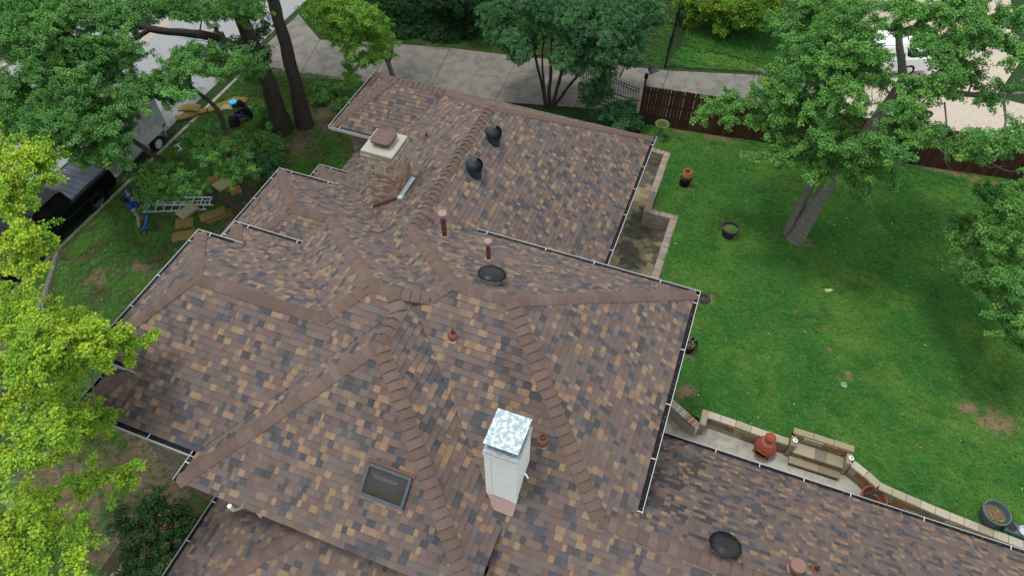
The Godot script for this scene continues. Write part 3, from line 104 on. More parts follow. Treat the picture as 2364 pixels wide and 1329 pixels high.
	"oak_top": [-17.96, 8.89, -17.74, 0.69, -17.17, 9.43, -24.93, 0.54, -16.36, 9.49, -24.08, 0.52, -18.52, 10.07, -19.08, 0.70, -21.59, 9.36, -23.02, 0.69, -18.26, 9.25, -23.42, 0.67, -20.17, 11.22, -20.85, 0.70, -18.37, 8.79, -22.15, 0.66, -18.72, 11.10, -22.28, 0.55, -18.42, 10.97, -20.34, 0.56, -21.13, 10.24, -22.64, 0.71, -21.32, 10.08, -19.74, 0.59, -19.03, 7.92, -23.52, 0.49, -16.78, 10.89, -19.63, 0.65, -21.17, 11.11, -20.67, 0.63, -18.11, 11.21, -20.79, 0.54, -17.74, 8.86, -19.43, 0.67, -21.08, 9.20, -21.34, 0.62, -16.18, 7.48, -21.62, 0.60, -21.61, 8.77, -20.80, 0.57, -21.33, 9.85, -18.11, 0.55, -16.66, 9.73, -22.01, 0.70, -16.70, 9.01, -23.40, 0.70, -21.60, 8.27, -21.32, 0.49, -19.76, 8.28, -22.99, 0.71, -17.12, 8.62, -25.20, 0.55, -21.05, 10.59, -23.15, 0.52, -16.47, 9.61, -21.55, 0.66, -18.32, 9.47, -18.82, 0.50, -22.91, 8.78, -22.07, 0.52, -17.02, 10.03, -21.32, 0.68, -18.07, 8.03, -21.02, 0.55, -22.87, 9.31, -20.42, 0.65, -21.71, 9.93, -21.99, 0.59, -17.47, 7.27, -20.38, 0.59, -21.72, 8.92, -22.28, 0.64, -23.21, 9.77, -21.50, 0.69, -15.38, 9.80, -19.15, 0.53, -19.20, 8.57, -19.88, 0.51, -14.73, 8.37, -22.60, 0.48, -18.26, 9.38, -24.45, 0.49, -20.92, 10.85, -22.07, 0.63, -18.96, 8.84, -22.76, 0.52, -15.63, 8.92, -23.15, 0.52, -18.68, 9.66, -22.72, 0.52, -15.94, 10.55, -22.86, 0.67, -21.63, 10.26, -20.83, 0.59, -20.52, 9.62, -23.19, 0.50, -17.65, 9.29, -23.93, 0.65, -17.95, 9.37, -23.36, 0.60, -17.63, 8.39, -25.16, 0.65, -21.03, 8.89, -22.30, 0.51, -21.79, 9.20, -24.59, 0.58, -20.87, 9.01, -25.10, 0.67, -21.13, 7.71, -20.62, 0.51, -17.49, 10.80, -21.83, 0.61, -17.41, 10.92, -21.00, 0.65, -16.44, 10.70, -23.16, 0.65, -22.38, 9.23, -21.77, 0.57, -14.33, 9.58, -21.25, 0.58],
	"behind_top": [-11.65, 6.20, -30.17, 0.70, -10.08, 6.64, -35.63, 0.63, -9.42, 6.68, -34.50, 0.71, -12.09, 7.33, -30.33, 0.63, -17.13, 6.57, -34.05, 0.74, -11.49, 6.43, -34.68, 0.62, -14.28, 8.33, -31.99, 0.69, -10.58, 4.82, -34.27, 0.75, -12.45, 7.38, -32.81, 0.59, -11.98, 8.20, -31.51, 0.68, -14.30, 7.03, -33.04, 0.72, -14.79, 7.02, -31.51, 0.54, -12.83, 5.07, -34.24, 0.64, -9.72, 8.12, -30.91, 0.55, -15.58, 8.24, -31.83, 0.69, -11.65, 8.25, -31.96, 0.72, -10.02, 5.73, -29.52, 0.61, -18.61, 6.31, -32.24, 0.78, -9.18, 4.80, -32.59, 0.58, -17.96, 5.74, -31.67, 0.72, -15.26, 6.95, -30.22, 0.62, -7.67, 7.22, -33.22, 0.64, -8.23, 6.06, -34.88, 0.57, -14.26, 6.02, -32.43, 0.60, -14.59, 4.87, -34.49, 0.59, -10.24, 5.83, -35.55, 0.74, -15.68, 7.84, -33.94, 0.76, -8.60, 6.88, -32.55, 0.73, -11.66, 6.72, -29.60, 0.55, -15.80, 6.19, -32.78, 0.67, -8.55, 7.70, -32.26, 0.68, -11.40, 5.10, -32.06, 0.69, -17.81, 6.51, -31.63, 0.70, -18.07, 7.39, -33.08, 0.54, -10.88, 4.69, -31.66, 0.67, -17.76, 6.00, -33.37, 0.75, -16.84, 6.84, -32.50, 0.78, -9.82, 6.79, -31.37, 0.61, -13.32, 5.38, -30.44, 0.70, -9.02, 5.91, -33.08, 0.59, -11.66, 6.59, -35.29, 0.61, -13.32, 6.95, -32.64, 0.69, -13.00, 5.43, -34.97, 0.67, -9.07, 6.20, -33.60, 0.69, -12.07, 7.47, -35.21, 0.64, -8.33, 7.85, -33.72, 0.67, -14.50, 7.00, -32.21, 0.75, -14.76, 6.81, -33.87, 0.62, -10.16, 6.49, -35.53, 0.75, -10.38, 6.63, -35.34, 0.68, -11.26, 5.79, -34.88, 0.55, -15.11, 6.15, -33.07, 0.70, -13.95, 6.47, -33.42, 0.72, -14.17, 6.33, -34.28, 0.60, -15.60, 4.93, -31.78, 0.64, -10.95, 7.81, -32.74, 0.71, -10.15, 8.52, -31.98, 0.73, -9.70, 7.73, -33.71, 0.75, -17.89, 6.42, -32.75, 0.61, -7.40, 6.74, -32.32, 0.63],
}
const VALLEY_LINES := [[Vector3(-8.609, 5.071, -3.823), Vector3(-5.261, 7.309, -7.361)], [Vector3(-1.915, 5.058, -4.656), Vector3(-5.305, 7.338, -7.917)], [Vector3(-12.053, 2.056, -15.489), Vector3(-4.789, 7.338, -7.917)], [Vector3(-9.708, 5.053, -9.842), Vector3(-6.856, 6.968, -6.823)], [Vector3(-5.539, 5.040, -11.971), Vector3(-6.770, 5.898, -10.736)], [Vector3(-11.150, 2.713, -17.085), Vector3(-9.402, 3.984, -18.832)]]
const DIRT := [[10.33, -14.57, 0.56, 0.55], [9.55, -14.83, 0.31, 0.32], [1.30, -12.29, 0.38, 0.33], [6.02, -14.80, 0.12, 0.15], [5.71, -14.51, 0.12, 0.12], [6.54, -14.82, 0.12, 0.10], [5.42, -15.58, 0.11, 0.10], [5.15, -16.31, 0.09, 0.09], [4.77, -16.64, 0.07, 0.09], [4.12, -16.69, 0.07, 0.13], [-1.65, -25.18, 0.70, 0.52], [-0.12, -24.99, 1.03, 0.23], [4.26, -25.76, 2.71, 0.20], [9.31, -26.12, 2.63, 0.19], [4.05, -20.08, 0.33, 0.22], [-0.66, -21.52, 0.32, 0.34], [1.53, -19.47, 0.33, 0.26], [1.11, -16.15, 0.31, 0.26], [1.07, -13.75, 0.24, 0.26], [3.66, -13.10, 0.10, 0.08], [-19.86, -9.95, 0.60, 0.41], [-18.65, -10.85, 0.52, 0.31], [-16.74, -14.46, 0.96, 1.18], [-17.24, -21.32, 0.74, 1.21], [-22.85, -16.92, 0.44, 0.82], [-17.23, -16.41, 0.50, 0.44], [-19.29, -14.01, 0.48, 0.40], [-13.55, -4.53, 1.35, 1.52], [-15.21, -2.74, 1.90, 1.92], [-12.35, -2.48, 1.37, 1.13], [-20.07, -6.60, 1.65, 1.07], [-12.01, -3.95, 0.71, 0.64], [-17.01, -19.45, 0.71, 1.48]]
const WALL_BOXES := [
	[Vector3(-6.5, -1.2, -11.5), Vector3(0.16, 4.85, -5.4)], [Vector3(-11.5, -1.2, -9.0), Vector3(-6.0, 4.95, -4.27)],
	[Vector3(-8.2, -1.2, -4.5), Vector3(-2.3, 4.95, -3.5)], [Vector3(-12.9, -1.2, -13.3), Vector3(-8.0, 3.15, -9.01)],
	[Vector3(-12.3, -1.2, -16.9), Vector3(-7.0, 1.55, -13.01)], [Vector3(-13.0, -1.2, -20.1), Vector3(-2.61, 2.62, -17.5)],
	[Vector3(-9.0, -1.2, -20.09), Vector3(-2.6, 2.6, -11.01)], [Vector3(0.0, -1.2, -8.9), Vector3(13.0, 2.2, -2.0)], [Vector3(-8.5, -1.2, -3.6), Vector3(-2.31, 2.4, -0.6)]]

var rng := RandomNumberGenerator.new()
var M := {}
var used := {}
var house: Node3D

func _ready():
	rng.seed = 20240611
	make_camera_and_light()
	make_materials()
	make_ground()
	make_house()
	make_yard_walls()
	make_fence()
	make_yard_things()
	make_street_things()
	make_people()
	make_trees()
	make_grass()

func make_camera_and_light():
	var cam := Camera3D.new()
	cam.name = "camera"
	add_child(cam)
	cam.transform = Transform3D(Basis(CAMERA_RIGHT, CAMERA_UP, -CAMERA_FORWARD).orthonormalized(), CAMERA_POSITION)
	cam.fov = 44.91
	cam.near = 0.1
	cam.far = 2000.0
	cam.current = true
	var sky_mat := ProceduralSkyMaterial.new()
	sky_mat.sky_top_color = Color(0.96, 0.98, 1.0)
	sky_mat.sky_horizon_color = Color(0.74, 0.765, 0.79)
	sky_mat.sky_curve = 0.25
	sky_mat.ground_horizon_color = Color(0.45, 0.48, 0.46)
	sky_mat.ground_bottom_color = Color(0.2, 0.22, 0.2)
	sky_mat.sun_angle_max = 0.0
	var sky := Sky.new()
	sky.sky_material = sky_mat
	var env := Environment.new()
	env.background_mode = Environment.BG_SKY
	env.sky = sky
	env.background_energy_multiplier = 1.05
	env.tonemap_mode = Environment.TONE_MAPPER_LINEAR
	env.tonemap_exposure = 1.25
	env.sdfgi_enabled = true
	env.ssao_enabled = true
	env.ssil_enabled = true
	var we := WorldEnvironment.new()
	we.name = "environment"
	we.environment = env
	add_child(we)
	var sun := DirectionalLight3D.new()
	sun.name = "sun"
	sun.light_color = Color(1.0, 0.985, 0.96)
	sun.light_energy = 0.5
	sun.light_angular_distance = 12.0
	sun.shadow_enabled = true
	add_child(sun)
	sun.look_at_from_position(Vector3(-6, 24, 2), Vector3.ZERO, Vector3.UP)

# ---------------------------------------------------------------- helpers
func lin(r, g, b) -> Color:
	return Color(r, g, b).linear_to_srgb()

func noise_tex(freq, octaves, lo, hi, seed_n, size = 512, kind = FastNoiseLite.TYPE_SIMPLEX_SMOOTH) -> ImageTexture:
	var n := FastNoiseLite.new()
	n.noise_type = kind
	n.frequency = freq
	n.fractal_octaves = octaves
	n.seed = seed_n
	var img: Image = n.get_seamless_image(size, size)
	img.convert(Image.FORMAT_L8)
	var data := img.get_data()
	for i in data.size():
		data[i] = int(clampf(lerpf(lo, hi, data[i] / 255.0), 0, 1) * 255)
	var out := Image.create_from_data(size, size, false, Image.FORMAT_L8, data)
	out.convert(Image.FORMAT_RGB8)
	out.generate_mipmaps()
	return ImageTexture.create_from_image(out)

func normal_tex(freq, octaves, strength, seed_n, size = 512) -> ImageTexture:
	var n := FastNoiseLite.new()
	n.frequency = freq
	n.fractal_octaves = octaves
	n.seed = seed_n
	var img: Image = n.get_seamless_image(size, size)
	img.convert(Image.FORMAT_RGBA8)
	img.bump_map_to_normal_map(strength)
	img.generate_mipmaps()
	return ImageTexture.create_from_image(img)

func mat(col: Color, rough = 0.9, tex = null, tex_scale = 1.0, vertex = false, nrm = null, nscale = 1.0) -> StandardMaterial3D:
	var m := StandardMaterial3D.new()
	m.albedo_color = col
	m.roughness = rough
	m.metallic_specular = 0.3
	m.vertex_color_use_as_albedo = vertex
	if tex or nrm:
		m.uv1_triplanar = true
		m.uv1_world_triplanar = true
		m.uv1_scale = Vector3.ONE * tex_scale
	if tex:
		m.albedo_texture = tex
	if nrm:
		m.normal_enabled = true
		m.normal_texture = nrm
		m.normal_scale = nscale
	m.cull_mode = BaseMaterial3D.CULL_DISABLED
	return m

func numbered(called: String) -> String:
	if not used.has(called):
		used[called] = 0
		return called
	used[called] += 1
	return "%s_%03d" % [called, used[called]]

func tag(o: Node, label = "", category = "", group = "", kind = ""):
	if label != "": o.set_meta("label", label)
	if category != "": o.set_meta("category", category)
	if group != "": o.set_meta("group", group)
	if kind != "": o.set_meta("kind", kind)
	return o

func thing(called: String, label: String, category: String, at = Vector3.ZERO, turn = 0.0, group = "") -> Node3D:
	var o := Node3D.new()
	o.name = numbered(called)
	add_child(o)
	o.position = at
	o.rotation.y = turn
	tag(o, label, category, group)
	return o

func part(called: String, mesh: Mesh, material, parent: Node, at = Vector3.ZERO) -> MeshInstance3D:
	var o := MeshInstance3D.new()
	o.name = called
	o.mesh = mesh
	if material: o.material_override = material
	parent.add_child(o, true)
	o.position = at
	return o

func structure(called: String, mesh: Mesh, material) -> MeshInstance3D:
	var o := part(called, mesh, material, self)
	o.set_meta("kind", "structure")
	return o

# a mesh collector with flat faces and optional vertex colours
class Geo:
	var v := PackedVector3Array()
	var n := PackedVector3Array()
	var c := PackedColorArray()
	var col := Color.WHITE
	var colored := false
	func tri(a: Vector3, b: Vector3, d: Vector3):
		# a, b, d counter-clockwise seen from outside; Godot's front faces run clockwise
		var nn := (b - a).cross(d - a).normalized()
		v.push_back(a); v.push_back(d); v.push_back(b)
		n.push_back(nn); n.push_back(nn); n.push_back(nn)
		if colored:
			c.push_back(col); c.push_back(col); c.push_back(col)
	func tris(a: Vector3, b: Vector3, d: Vector3, na: Vector3, nb: Vector3, nd: Vector3):
		v.push_back(a); v.push_back(d); v.push_back(b)
		n.push_back(na); n.push_back(nd); n.push_back(nb)
		if colored:
			c.push_back(col); c.push_back(col); c.push_back(col)
	func quad(a, b, d, e):
		tri(a, b, d)
		tri(a, d, e)
	func box(lo: Vector3, hi: Vector3, t := Transform3D.IDENTITY, bevel := 0.0):
		var p := []
		for i in 8:
			p.append(t * Vector3(hi.x if i & 1 else lo.x, hi.y if i & 2 else lo.y, hi.z if i & 4 else lo.z))
		if bevel > 0.0:
			# bevelled top edges
			var b := bevel
			var q := []
			for i in [0, 1, 5, 4]:
				q.append(t * Vector3(hi.x if i & 1 else lo.x, hi.y - b, hi.z if i & 4 else lo.z))
			var r := [t * Vector3(lo.x + b, hi.y, lo.z + b), t * Vector3(hi.x - b, hi.y, lo.z + b), t * Vector3(hi.x - b, hi.y, hi.z - b), t * Vector3(lo.x + b, hi.y, hi.z - b)]
			var base := [p[0], p[1], p[5], p[4]]
			for i in 4:
				var j := (i + 1) % 4
				quad(base[j], base[i], q[i], q[j])
				quad(q[j], q[i], r[i], r[j])
			quad(r[0], r[3], r[2], r[1])
			quad(base[0], base[1], base[2], base[3])
			return
		quad(p[4], p[5], p[7], p[6])
		quad(p[1], p[0], p[2], p[3])
		quad(p[5], p[1], p[3], p[7])
		quad(p[0], p[4], p[6], p[2])
		quad(p[6], p[7], p[3], p[2])
		quad(p[0], p[1], p[5], p[4])
	func lathe(profile: Array, sides: int, t := Transform3D.IDENTITY):
		# profile: [radius, height] from bottom to top
		for k in profile.size() - 1:
			var r0: float = profile[k][0]
			var y0: float = profile[k][1]
			var r1: float = profile[k + 1][0]
			var y1: float = profile[k + 1][1]
			var slope := Vector2(y1 - y0, r0 - r1).normalized()
			for s in sides:
				var a0 := TAU * s / sides
				var a1 := TAU * (s + 1) / sides
				var d0 := Vector3(cos(a0), 0, -sin(a0))
				var d1 := Vector3(cos(a1), 0, -sin(a1))
				var n0 := (t.basis * (d0 * slope.x + Vector3.UP * slope.y)).normalized()
				var n1 := (t.basis * (d1 * slope.x + Vector3.UP * slope.y)).normalized()
				var p00 := t * (d0 * r0 + Vector3.UP * y0)
				var p10 := t * (d1 * r0 + Vector3.UP * y0)
				var p01 := t * (d0 * r1 + Vector3.UP * y1)
				var p11 := t * (d1 * r1 + Vector3.UP * y1)
				if r0 > 0.0001: tris(p00, p10, p11, n0, n1, n1)
				if r1 > 0.0001: tris(p00, p11, p01, n0, n1, n0)
	func tube(pts: Array, radii: Array, sides: int, rough := 0.0, rnd: RandomNumberGenerator = null):
		# a tapered tube through points
		var rings := []
		var norms := []
		var up := Vector3(0.31, 0.2, 0.93)
		for i in pts.size():
			var dir: Vector3 = (pts[mini(i + 1, pts.size() - 1)] - pts[maxi(i - 1, 0)])
			if dir.length() < 1e-6: dir = Vector3.UP
			dir = dir.normalized()
			var s := dir.cross(up)
			if s.length() < 0.05: s = dir.cross(Vector3.RIGHT)
			s = s.normalized()
			var w := dir.cross(s).normalized()
			up = w.cross(dir) if false else up
			var ring := []
			var nr := []
			for k in sides:
				var a := TAU * k / sides
				var o := s * cos(a) + w * sin(a)
				var rr: float = radii[i]
				if rnd: rr *= 1.0 + rnd.randf_range(-rough, rough)
				ring.append(pts[i] + o * rr)
				nr.append(o)
			rings.append(ring)
			norms.append(nr)
		for i in pts.size() - 1:
			for k in sides:
				var j := (k + 1) % sides
				tris(rings[i][k], rings[i][j], rings[i + 1][j], norms[i][k], norms[i][j], norms[i + 1][j])
				tris(rings[i][k], rings[i + 1][j], rings[i + 1][k], norms[i][k], norms[i + 1][j], norms[i + 1][k])
		var last: int = pts.size() - 1
		for k in sides:
			var j := (k + 1) % sides
			tri(rings[0][j], rings[0][k], pts[0])
			tri(rings[last][k], rings[last][j], pts[last])
	func mesh() -> ArrayMesh:
		var arr := []
		arr.resize(Mesh.ARRAY_MAX)
		arr[Mesh.ARRAY_VERTEX] = v
		arr[Mesh.ARRAY_NORMAL] = n
		if colored: arr[Mesh.ARRAY_COLOR] = c
		var m := ArrayMesh.new()
		m.add_surface_from_arrays(Mesh.PRIMITIVE_TRIANGLES, arr)
		return m

func box_mesh(size: Vector3, bevel = 0.0) -> ArrayMesh:
	var g := Geo.new()
	g.box(Vector3(-size.x / 2, 0, -size.z / 2), Vector3(size.x / 2, size.y, size.z / 2), Transform3D.IDENTITY, bevel)
	return g.mesh()

func frame_along(a: Vector3, b: Vector3) -> Transform3D:
	# x along a->b, y up, z to the side
	var x := (b - a).normalized()
	var z := x.cross(Vector3.UP).normalized()
	var y := z.cross(x).normalized()
	return Transform3D(Basis(x, y, z), a)

# ---------------------------------------------------------------- materials
func make_materials():
	var speck := noise_tex(0.11, 3, 0.74, 1.2, 3)
	var soft := noise_tex(0.012, 5, 0.82, 1.1, 5)
	var stain_soft := noise_tex(0.02, 5, 0.95, 1.02, 6)
	var fine := noise_tex(0.05, 4, 0.72, 1.15, 7)
	var grit := normal_tex(0.12, 3, 5.0, 9)
	var rough_n := normal_tex(0.03, 4, 10.0, 11)
	M.shingle = mat(Color.WHITE, 0.8, speck, 5.0, true, grit, 0.5)
	M.shingle.metallic_specular = 0.5
	M.deck = mat(lin(0.06, 0.05, 0.045), 0.95)
	M.tones = []
	for t in SHINGLE_TONES:
		M.tones.append(mat(lin(t[0], t[1], t[2]), 0.92, speck, 5.0, false, grit, 0.5))
	M.caps = []
	for c in [[0.15, 0.104, 0.088], [0.162, 0.114, 0.097], [0.136, 0.094, 0.079], [0.172, 0.13, 0.114]]:
		M.caps.append(mat(lin(c[0], c[1], c[2]), 0.92, speck, 5.0, false, grit, 0.5))
	M.cap = M.caps[0]
	M.valley = mat(lin(0.06, 0.05, 0.046), 0.95)
	M.white_metal = mat(lin(0.5, 0.51, 0.52), 0.5, stain_soft, 0.8)
	M.white_paint = mat(lin(0.84, 0.85, 0.82), 0.6)
	M.trim = mat(lin(0.78, 0.78, 0.76), 0.5)
	M.dark_metal = mat(lin(0.018, 0.018, 0.024), 0.45)
	M.black = mat(lin(0.012, 0.012, 0.014), 0.5)
	M.black_gloss = mat(lin(0.006, 0.006, 0.008), 0.3)
	M.black_gloss.metallic_specular = 0.45
	M.gutter_dark = mat(lin(0.016, 0.015, 0.02), 0.9, fine, 2.0)
	M.galv = mat(lin(0.42, 0.47, 0.5), 0.38, soft, 2.0)
	M.galv.metallic = 0.55
	M.galv_cap = galvanized_material()
	M.brown_pipe = mat(lin(0.17, 0.075, 0.05), 0.5, fine, 2.0)
	M.pink_pipe = mat(lin(0.34, 0.235, 0.215), 0.6, fine, 2.0)
	M.turbine = mat(lin(0.05, 0.062, 0.072), 0.36)
	M.turbine.metallic = 0.4
	M.copper = mat(lin(0.15, 0.085, 0.065), 0.5, fine, 3.0)
	M.concrete = mat(lin(0.4, 0.38, 0.335), 0.93, soft, 0.35, false, rough_n, 0.15)
	M.drive = mat(lin(0.195, 0.182, 0.16), 0.93, soft, 0.22, false, rough_n, 0.15)
	M.drive_tan = mat(lin(0.46, 0.395, 0.32), 0.93, stain_soft, 0.22, false, rough_n, 0.15)
	M.asphalt = mat(lin(0.29, 0.3, 0.31), 0.95, stain_soft, 0.3, false, grit, 0.4)
	M.kerb = mat(lin(0.4, 0.37, 0.32), 0.93, fine, 0.5)
	M.line = mat(lin(0.55, 0.42, 0.2), 0.8, fine, 1.0)
	M.soil = mat(lin(0.055, 0.04, 0.03), 0.97, fine, 0.6, false, rough_n, 0.8)
	M.mortar = mat(lin(0.56, 0.53, 0.47), 0.97, fine, 1.5)
	M.bricks = []
	for b in [[0.38, 0.21, 0.145], [0.43, 0.29, 0.215], [0.33, 0.18, 0.125], [0.52, 0.46, 0.39], [0.42, 0.35, 0.28], [0.36, 0.25, 0.19]]:
		M.bricks.append(mat(lin(b[0], b[1], b[2]), 0.95, fine, 3.0, false, rough_n, 0.3))
	M.pale_bricks = []
	for b in [[0.4, 0.33, 0.28], [0.44, 0.37, 0.32], [0.35, 0.29, 0.25], [0.42, 0.3, 0.25], [0.3, 0.26, 0.23]]:
		M.pale_bricks.append(mat(lin(b[0], b[1], b[2]), 0.95, fine, 3.0, false, rough_n, 0.3))
	M.stones = []
	for b in [[0.34, 0.29, 0.19], [0.4, 0.36, 0.26], [0.26, 0.22, 0.15], [0.3, 0.17, 0.08], [0.22, 0.2, 0.16]]:
		M.stones.append(mat(lin(b[0], b[1], b[2]), 0.95, fine, 1.6, false, rough_n, 0.6))
	M.cap_stone = mat(lin(0.5, 0.45, 0.35), 0.95, fine, 1.2, false, rough_n, 0.4)
	M.slab = mat(lin(0.44, 0.42, 0.35), 0.95, fine, 1.6, false, rough_n, 0.3)
	M.fence_boards = []
	for b in [[0.055, 0.026, 0.014], [0.065, 0.032, 0.018], [0.045, 0.021, 0.012], [0.075, 0.038, 0.022]]:
		M.fence_boards.append(mat(lin(b[0], b[1], b[2]), 0.85, fine, 2.0))
	var furrow := noise_tex(0.04, 4, 0.45, 1.4, 21)
	var furrow_n := normal_tex(0.04, 4, 14.0, 21)
	M.bark = mat(lin(0.13, 0.115, 0.095), 0.97, furrow, 1.0, false, furrow_n, 1.2)
	M.bark_dark = mat(lin(0.075, 0.064, 0.055), 0.97, furrow, 1.0, false, furrow_n, 1.2)
	M.bark_grey = mat(lin(0.23, 0.215, 0.19), 0.97, furrow, 1.0, false, furrow_n, 1.2)
	for bk in [M.bark, M.bark_dark, M.bark_grey]: bk.uv1_scale = Vector3(1.6, 0.28, 1.6)
	M.bark_pale = mat(lin(0.3, 0.28, 0.25), 0.95, fine, 2.0)
	M.leaf = mat(Color.WHITE, 0.62, null, 1.0, true)
	M.leaf.backlight_enabled = true
	M.leaf.backlight = Color(0.2, 0.32, 0.09)
	M.leaf.metallic_specular = 0.08
	M.grass = mat(Color.WHITE, 0.8, null, 1.0, true)
	M.grass.metallic_specular = 0.08
	M.grass.backlight_enabled = true
	M.grass.backlight = Color(0.06, 0.1, 0.02)
	M.facing = mat(Color.WHITE, 0.95, fine, 3.0, true, rough_n, 0.4)
	M.cap_metal = mat(lin(0.16, 0.1, 0.085), 0.6, fine, 2.0)
	M.skylight_brown = mat(lin(0.1, 0.075, 0.04), 0.9, soft, 2.0)
	M.skylight_frame = mat(lin(0.085, 0.1, 0.115), 0.4, soft, 3.0)
	M.skylight_glass = mat(Color(lin(0.05, 0.052, 0.052), 0.45), 0.28)
	M.skylight_glass.transparency = BaseMaterial3D.TRANSPARENCY_ALPHA
	M.skylight_pale = mat(lin(0.09, 0.088, 0.082), 0.9, soft, 2.0)
	M.slate_metal = mat(lin(0.1, 0.125, 0.14), 0.42)
	M.copper_light = mat(lin(0.25, 0.14, 0.11), 0.4, fine, 3.0)
	M.apron = mat(lin(0.5, 0.6, 0.65), 0.4)
	M.slate_dark = mat(lin(0.02, 0.024, 0.03), 0.3)
	M.far_ground = mat(lin(0.028, 0.06, 0.018), 0.97, fine, 0.25, false, rough_n, 0.8)
	M.court = court_material()
	M.bath = mat(lin(0.1, 0.22, 0.12), 0.7, fine, 2.0)
	M.mossy_water = mat(lin(0.1, 0.09, 0.02), 0.15, fine, 6.0)
	M.terracotta = mat(lin(0.42, 0.17, 0.07), 0.85, fine, 3.0)
	M.terracotta_dark = mat(lin(0.24, 0.09, 0.055), 0.85, fine, 2.0)
	M.clay = mat(lin(0.36, 0.085, 0.05), 0.85, fine, 2.0)
	M.clay_pale = mat(lin(0.42, 0.17, 0.13), 0.85, fine, 9.0)
	M.ash = mat(lin(0.16, 0.17, 0.17), 0.95, fine, 4.0)
	M.planter = mat(lin(0.03, 0.042, 0.05), 0.6)
	M.blue_grey = mat(lin(0.1, 0.15, 0.18), 0.6, soft, 2.0)
	M.mulch = mat(lin(0.22, 0.14, 0.09), 0.97, fine, 8.0, false, rough_n, 1.5)
	M.steel = mat(lin(0.6, 0.6, 0.6), 0.25)
	M.steel.metallic = 0.9
	M.pale_green = mat(lin(0.35, 0.5, 0.42), 0.7)
	M.batt = mat(lin(0.24, 0.175, 0.06), 0.95, fine, 2.0, false, rough_n, 0.8)
	M.batt_pale = mat(lin(0.4, 0.35, 0.2), 0.95, fine, 2.0, false, rough_n, 0.6)
	M.aluminium = mat(lin(0.6, 0.62, 0.64), 0.35)
	M.aluminium.metallic = 0.5
	M.trailer = mat(lin(0.5, 0.54, 0.545), 0.5, soft, 0.6)
	M.trailer_front = mat(lin(0.74, 0.77, 0.78), 0.4, soft, 0.6)
	M.tyre = mat(lin(0.015, 0.015, 0.015), 0.9)
	M.truck = mat(lin(0.005, 0.005, 0.006), 0.35)
	M.car_white = mat(lin(0.8, 0.81, 0.83), 0.25)
	M.car_white.clearcoat_enabled = true
	M.car_glass = mat(lin(0.01, 0.011, 0.016), 0.06)
	M.tail_light = mat(lin(0.4, 0.01, 0.01), 0.2)
	M.skin = mat(lin(0.3, 0.16, 0.1), 0.7)
	M.blue_shirt = mat(lin(0.018, 0.045, 0.24), 0.9, fine, 6.0)
	M.khaki = mat(lin(0.28, 0.25, 0.18), 0.9, fine, 6.0)
	M.denim = mat(lin(0.06, 0.09, 0.14), 0.9, fine, 6.0)
	M.denim_dark = mat(lin(0.02, 0.027, 0.045), 0.9, fine, 6.0)
	M.olive = mat(lin(0.1, 0.09, 0.045), 0.9, fine, 6.0)
	M.dark_cloth = mat(lin(0.012, 0.014, 0.018), 0.9, fine, 6.0)
	M.boots = mat(lin(0.12, 0.04, 0.02), 0.8)
	M.teal_cap = mat(lin(0.015, 0.06, 0.11), 0.9)
	M.tool_blue = mat(lin(0.03, 0.1, 0.24), 0.45)
	M.bucket_blue = mat(lin(0.03, 0.16, 0.34), 0.5)
	M.lid_cyan = mat(lin(0.03, 0.5, 0.7), 0.5)
	M.bed_cover = mat(lin(0.09, 0.11, 0.14), 0.4)
	M.red_brick_wall = mat(lin(0.16, 0.06, 0.04), 0.95, fine, 1.0)


func court_material() -> StandardMaterial3D:
	# concrete court with mossy and damp stains
	var n := FastNoiseLite.new()
	n.frequency = 0.006
	n.fractal_octaves = 5
	n.seed = 15
	var n2 := FastNoiseLite.new()
	n2.frequency = 0.03
	n2.fractal_octaves = 4
	n2.seed = 16
	var img := Image.create(512, 512, false, Image.FORMAT_RGB8)
	for y in 512:
		for x in 512:
			var a := smoothstep(-0.15, 0.1, n.get_noise_2d(x, y) + 0.35 * n2.get_noise_2d(x, y))
			var c := Color(0.25, 0.22, 0.13).lerp(Color(0.1, 0.095, 0.075), a)
			c = c * (1.0 + 0.5 * n2.get_noise_2d(x + 900, y))
			img.set_pixel(x, y, c.linear_to_srgb())
	img.generate_mipmaps()
	return mat(Color.WHITE, 0.9, ImageTexture.create_from_image(img), 0.16)

func galvanized_material() -> StandardMaterial3D:
	# oxidised galvanised sheet: white bloom over blue-grey zinc
	var n := FastNoiseLite.new()
	n.frequency = 0.02
	n.fractal_octaves = 6
	n.fractal_gain = 0.7
	n.seed = 77
	var img := Image.create(256, 256, false, Image.FORMAT_RGB8)
	for y in 256:
		for x in 256:
			var k := smoothstep(-0.08, 0.2, n.get_noise_2d(x, y))
			img.set_pixel(x, y, Color(0.58, 0.65, 0.67).lerp(Color(0.82, 0.86, 0.87), k))
	img.generate_mipmaps()
	var m := mat(Color.WHITE, 0.55, ImageTexture.create_from_image(img), 1.3)
	m.metallic = 0.1
	return m

# ---------------------------------------------------------------- house
const SHINGLE_TONES := [
	[0.136, 0.094, 0.081], [0.122, 0.085, 0.073], [0.147, 0.104, 0.09], [0.126, 0.096, 0.088], [0.137, 0.107, 0.097],
	[0.068, 0.064, 0.069], [0.056, 0.053, 0.058], [0.08, 0.075, 0.079], [0.064, 0.066, 0.075],
	[0.24, 0.154, 0.095], [0.215, 0.139, 0.088], [0.262, 0.174, 0.109], [0.192, 0.132, 0.094],
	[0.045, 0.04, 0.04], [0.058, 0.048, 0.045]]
const EXPOSURE := 0.148
const TAB_WIDTHS := [0.06, 0.09, 0.115, 0.14, 0.165, 0.195, 0.24]

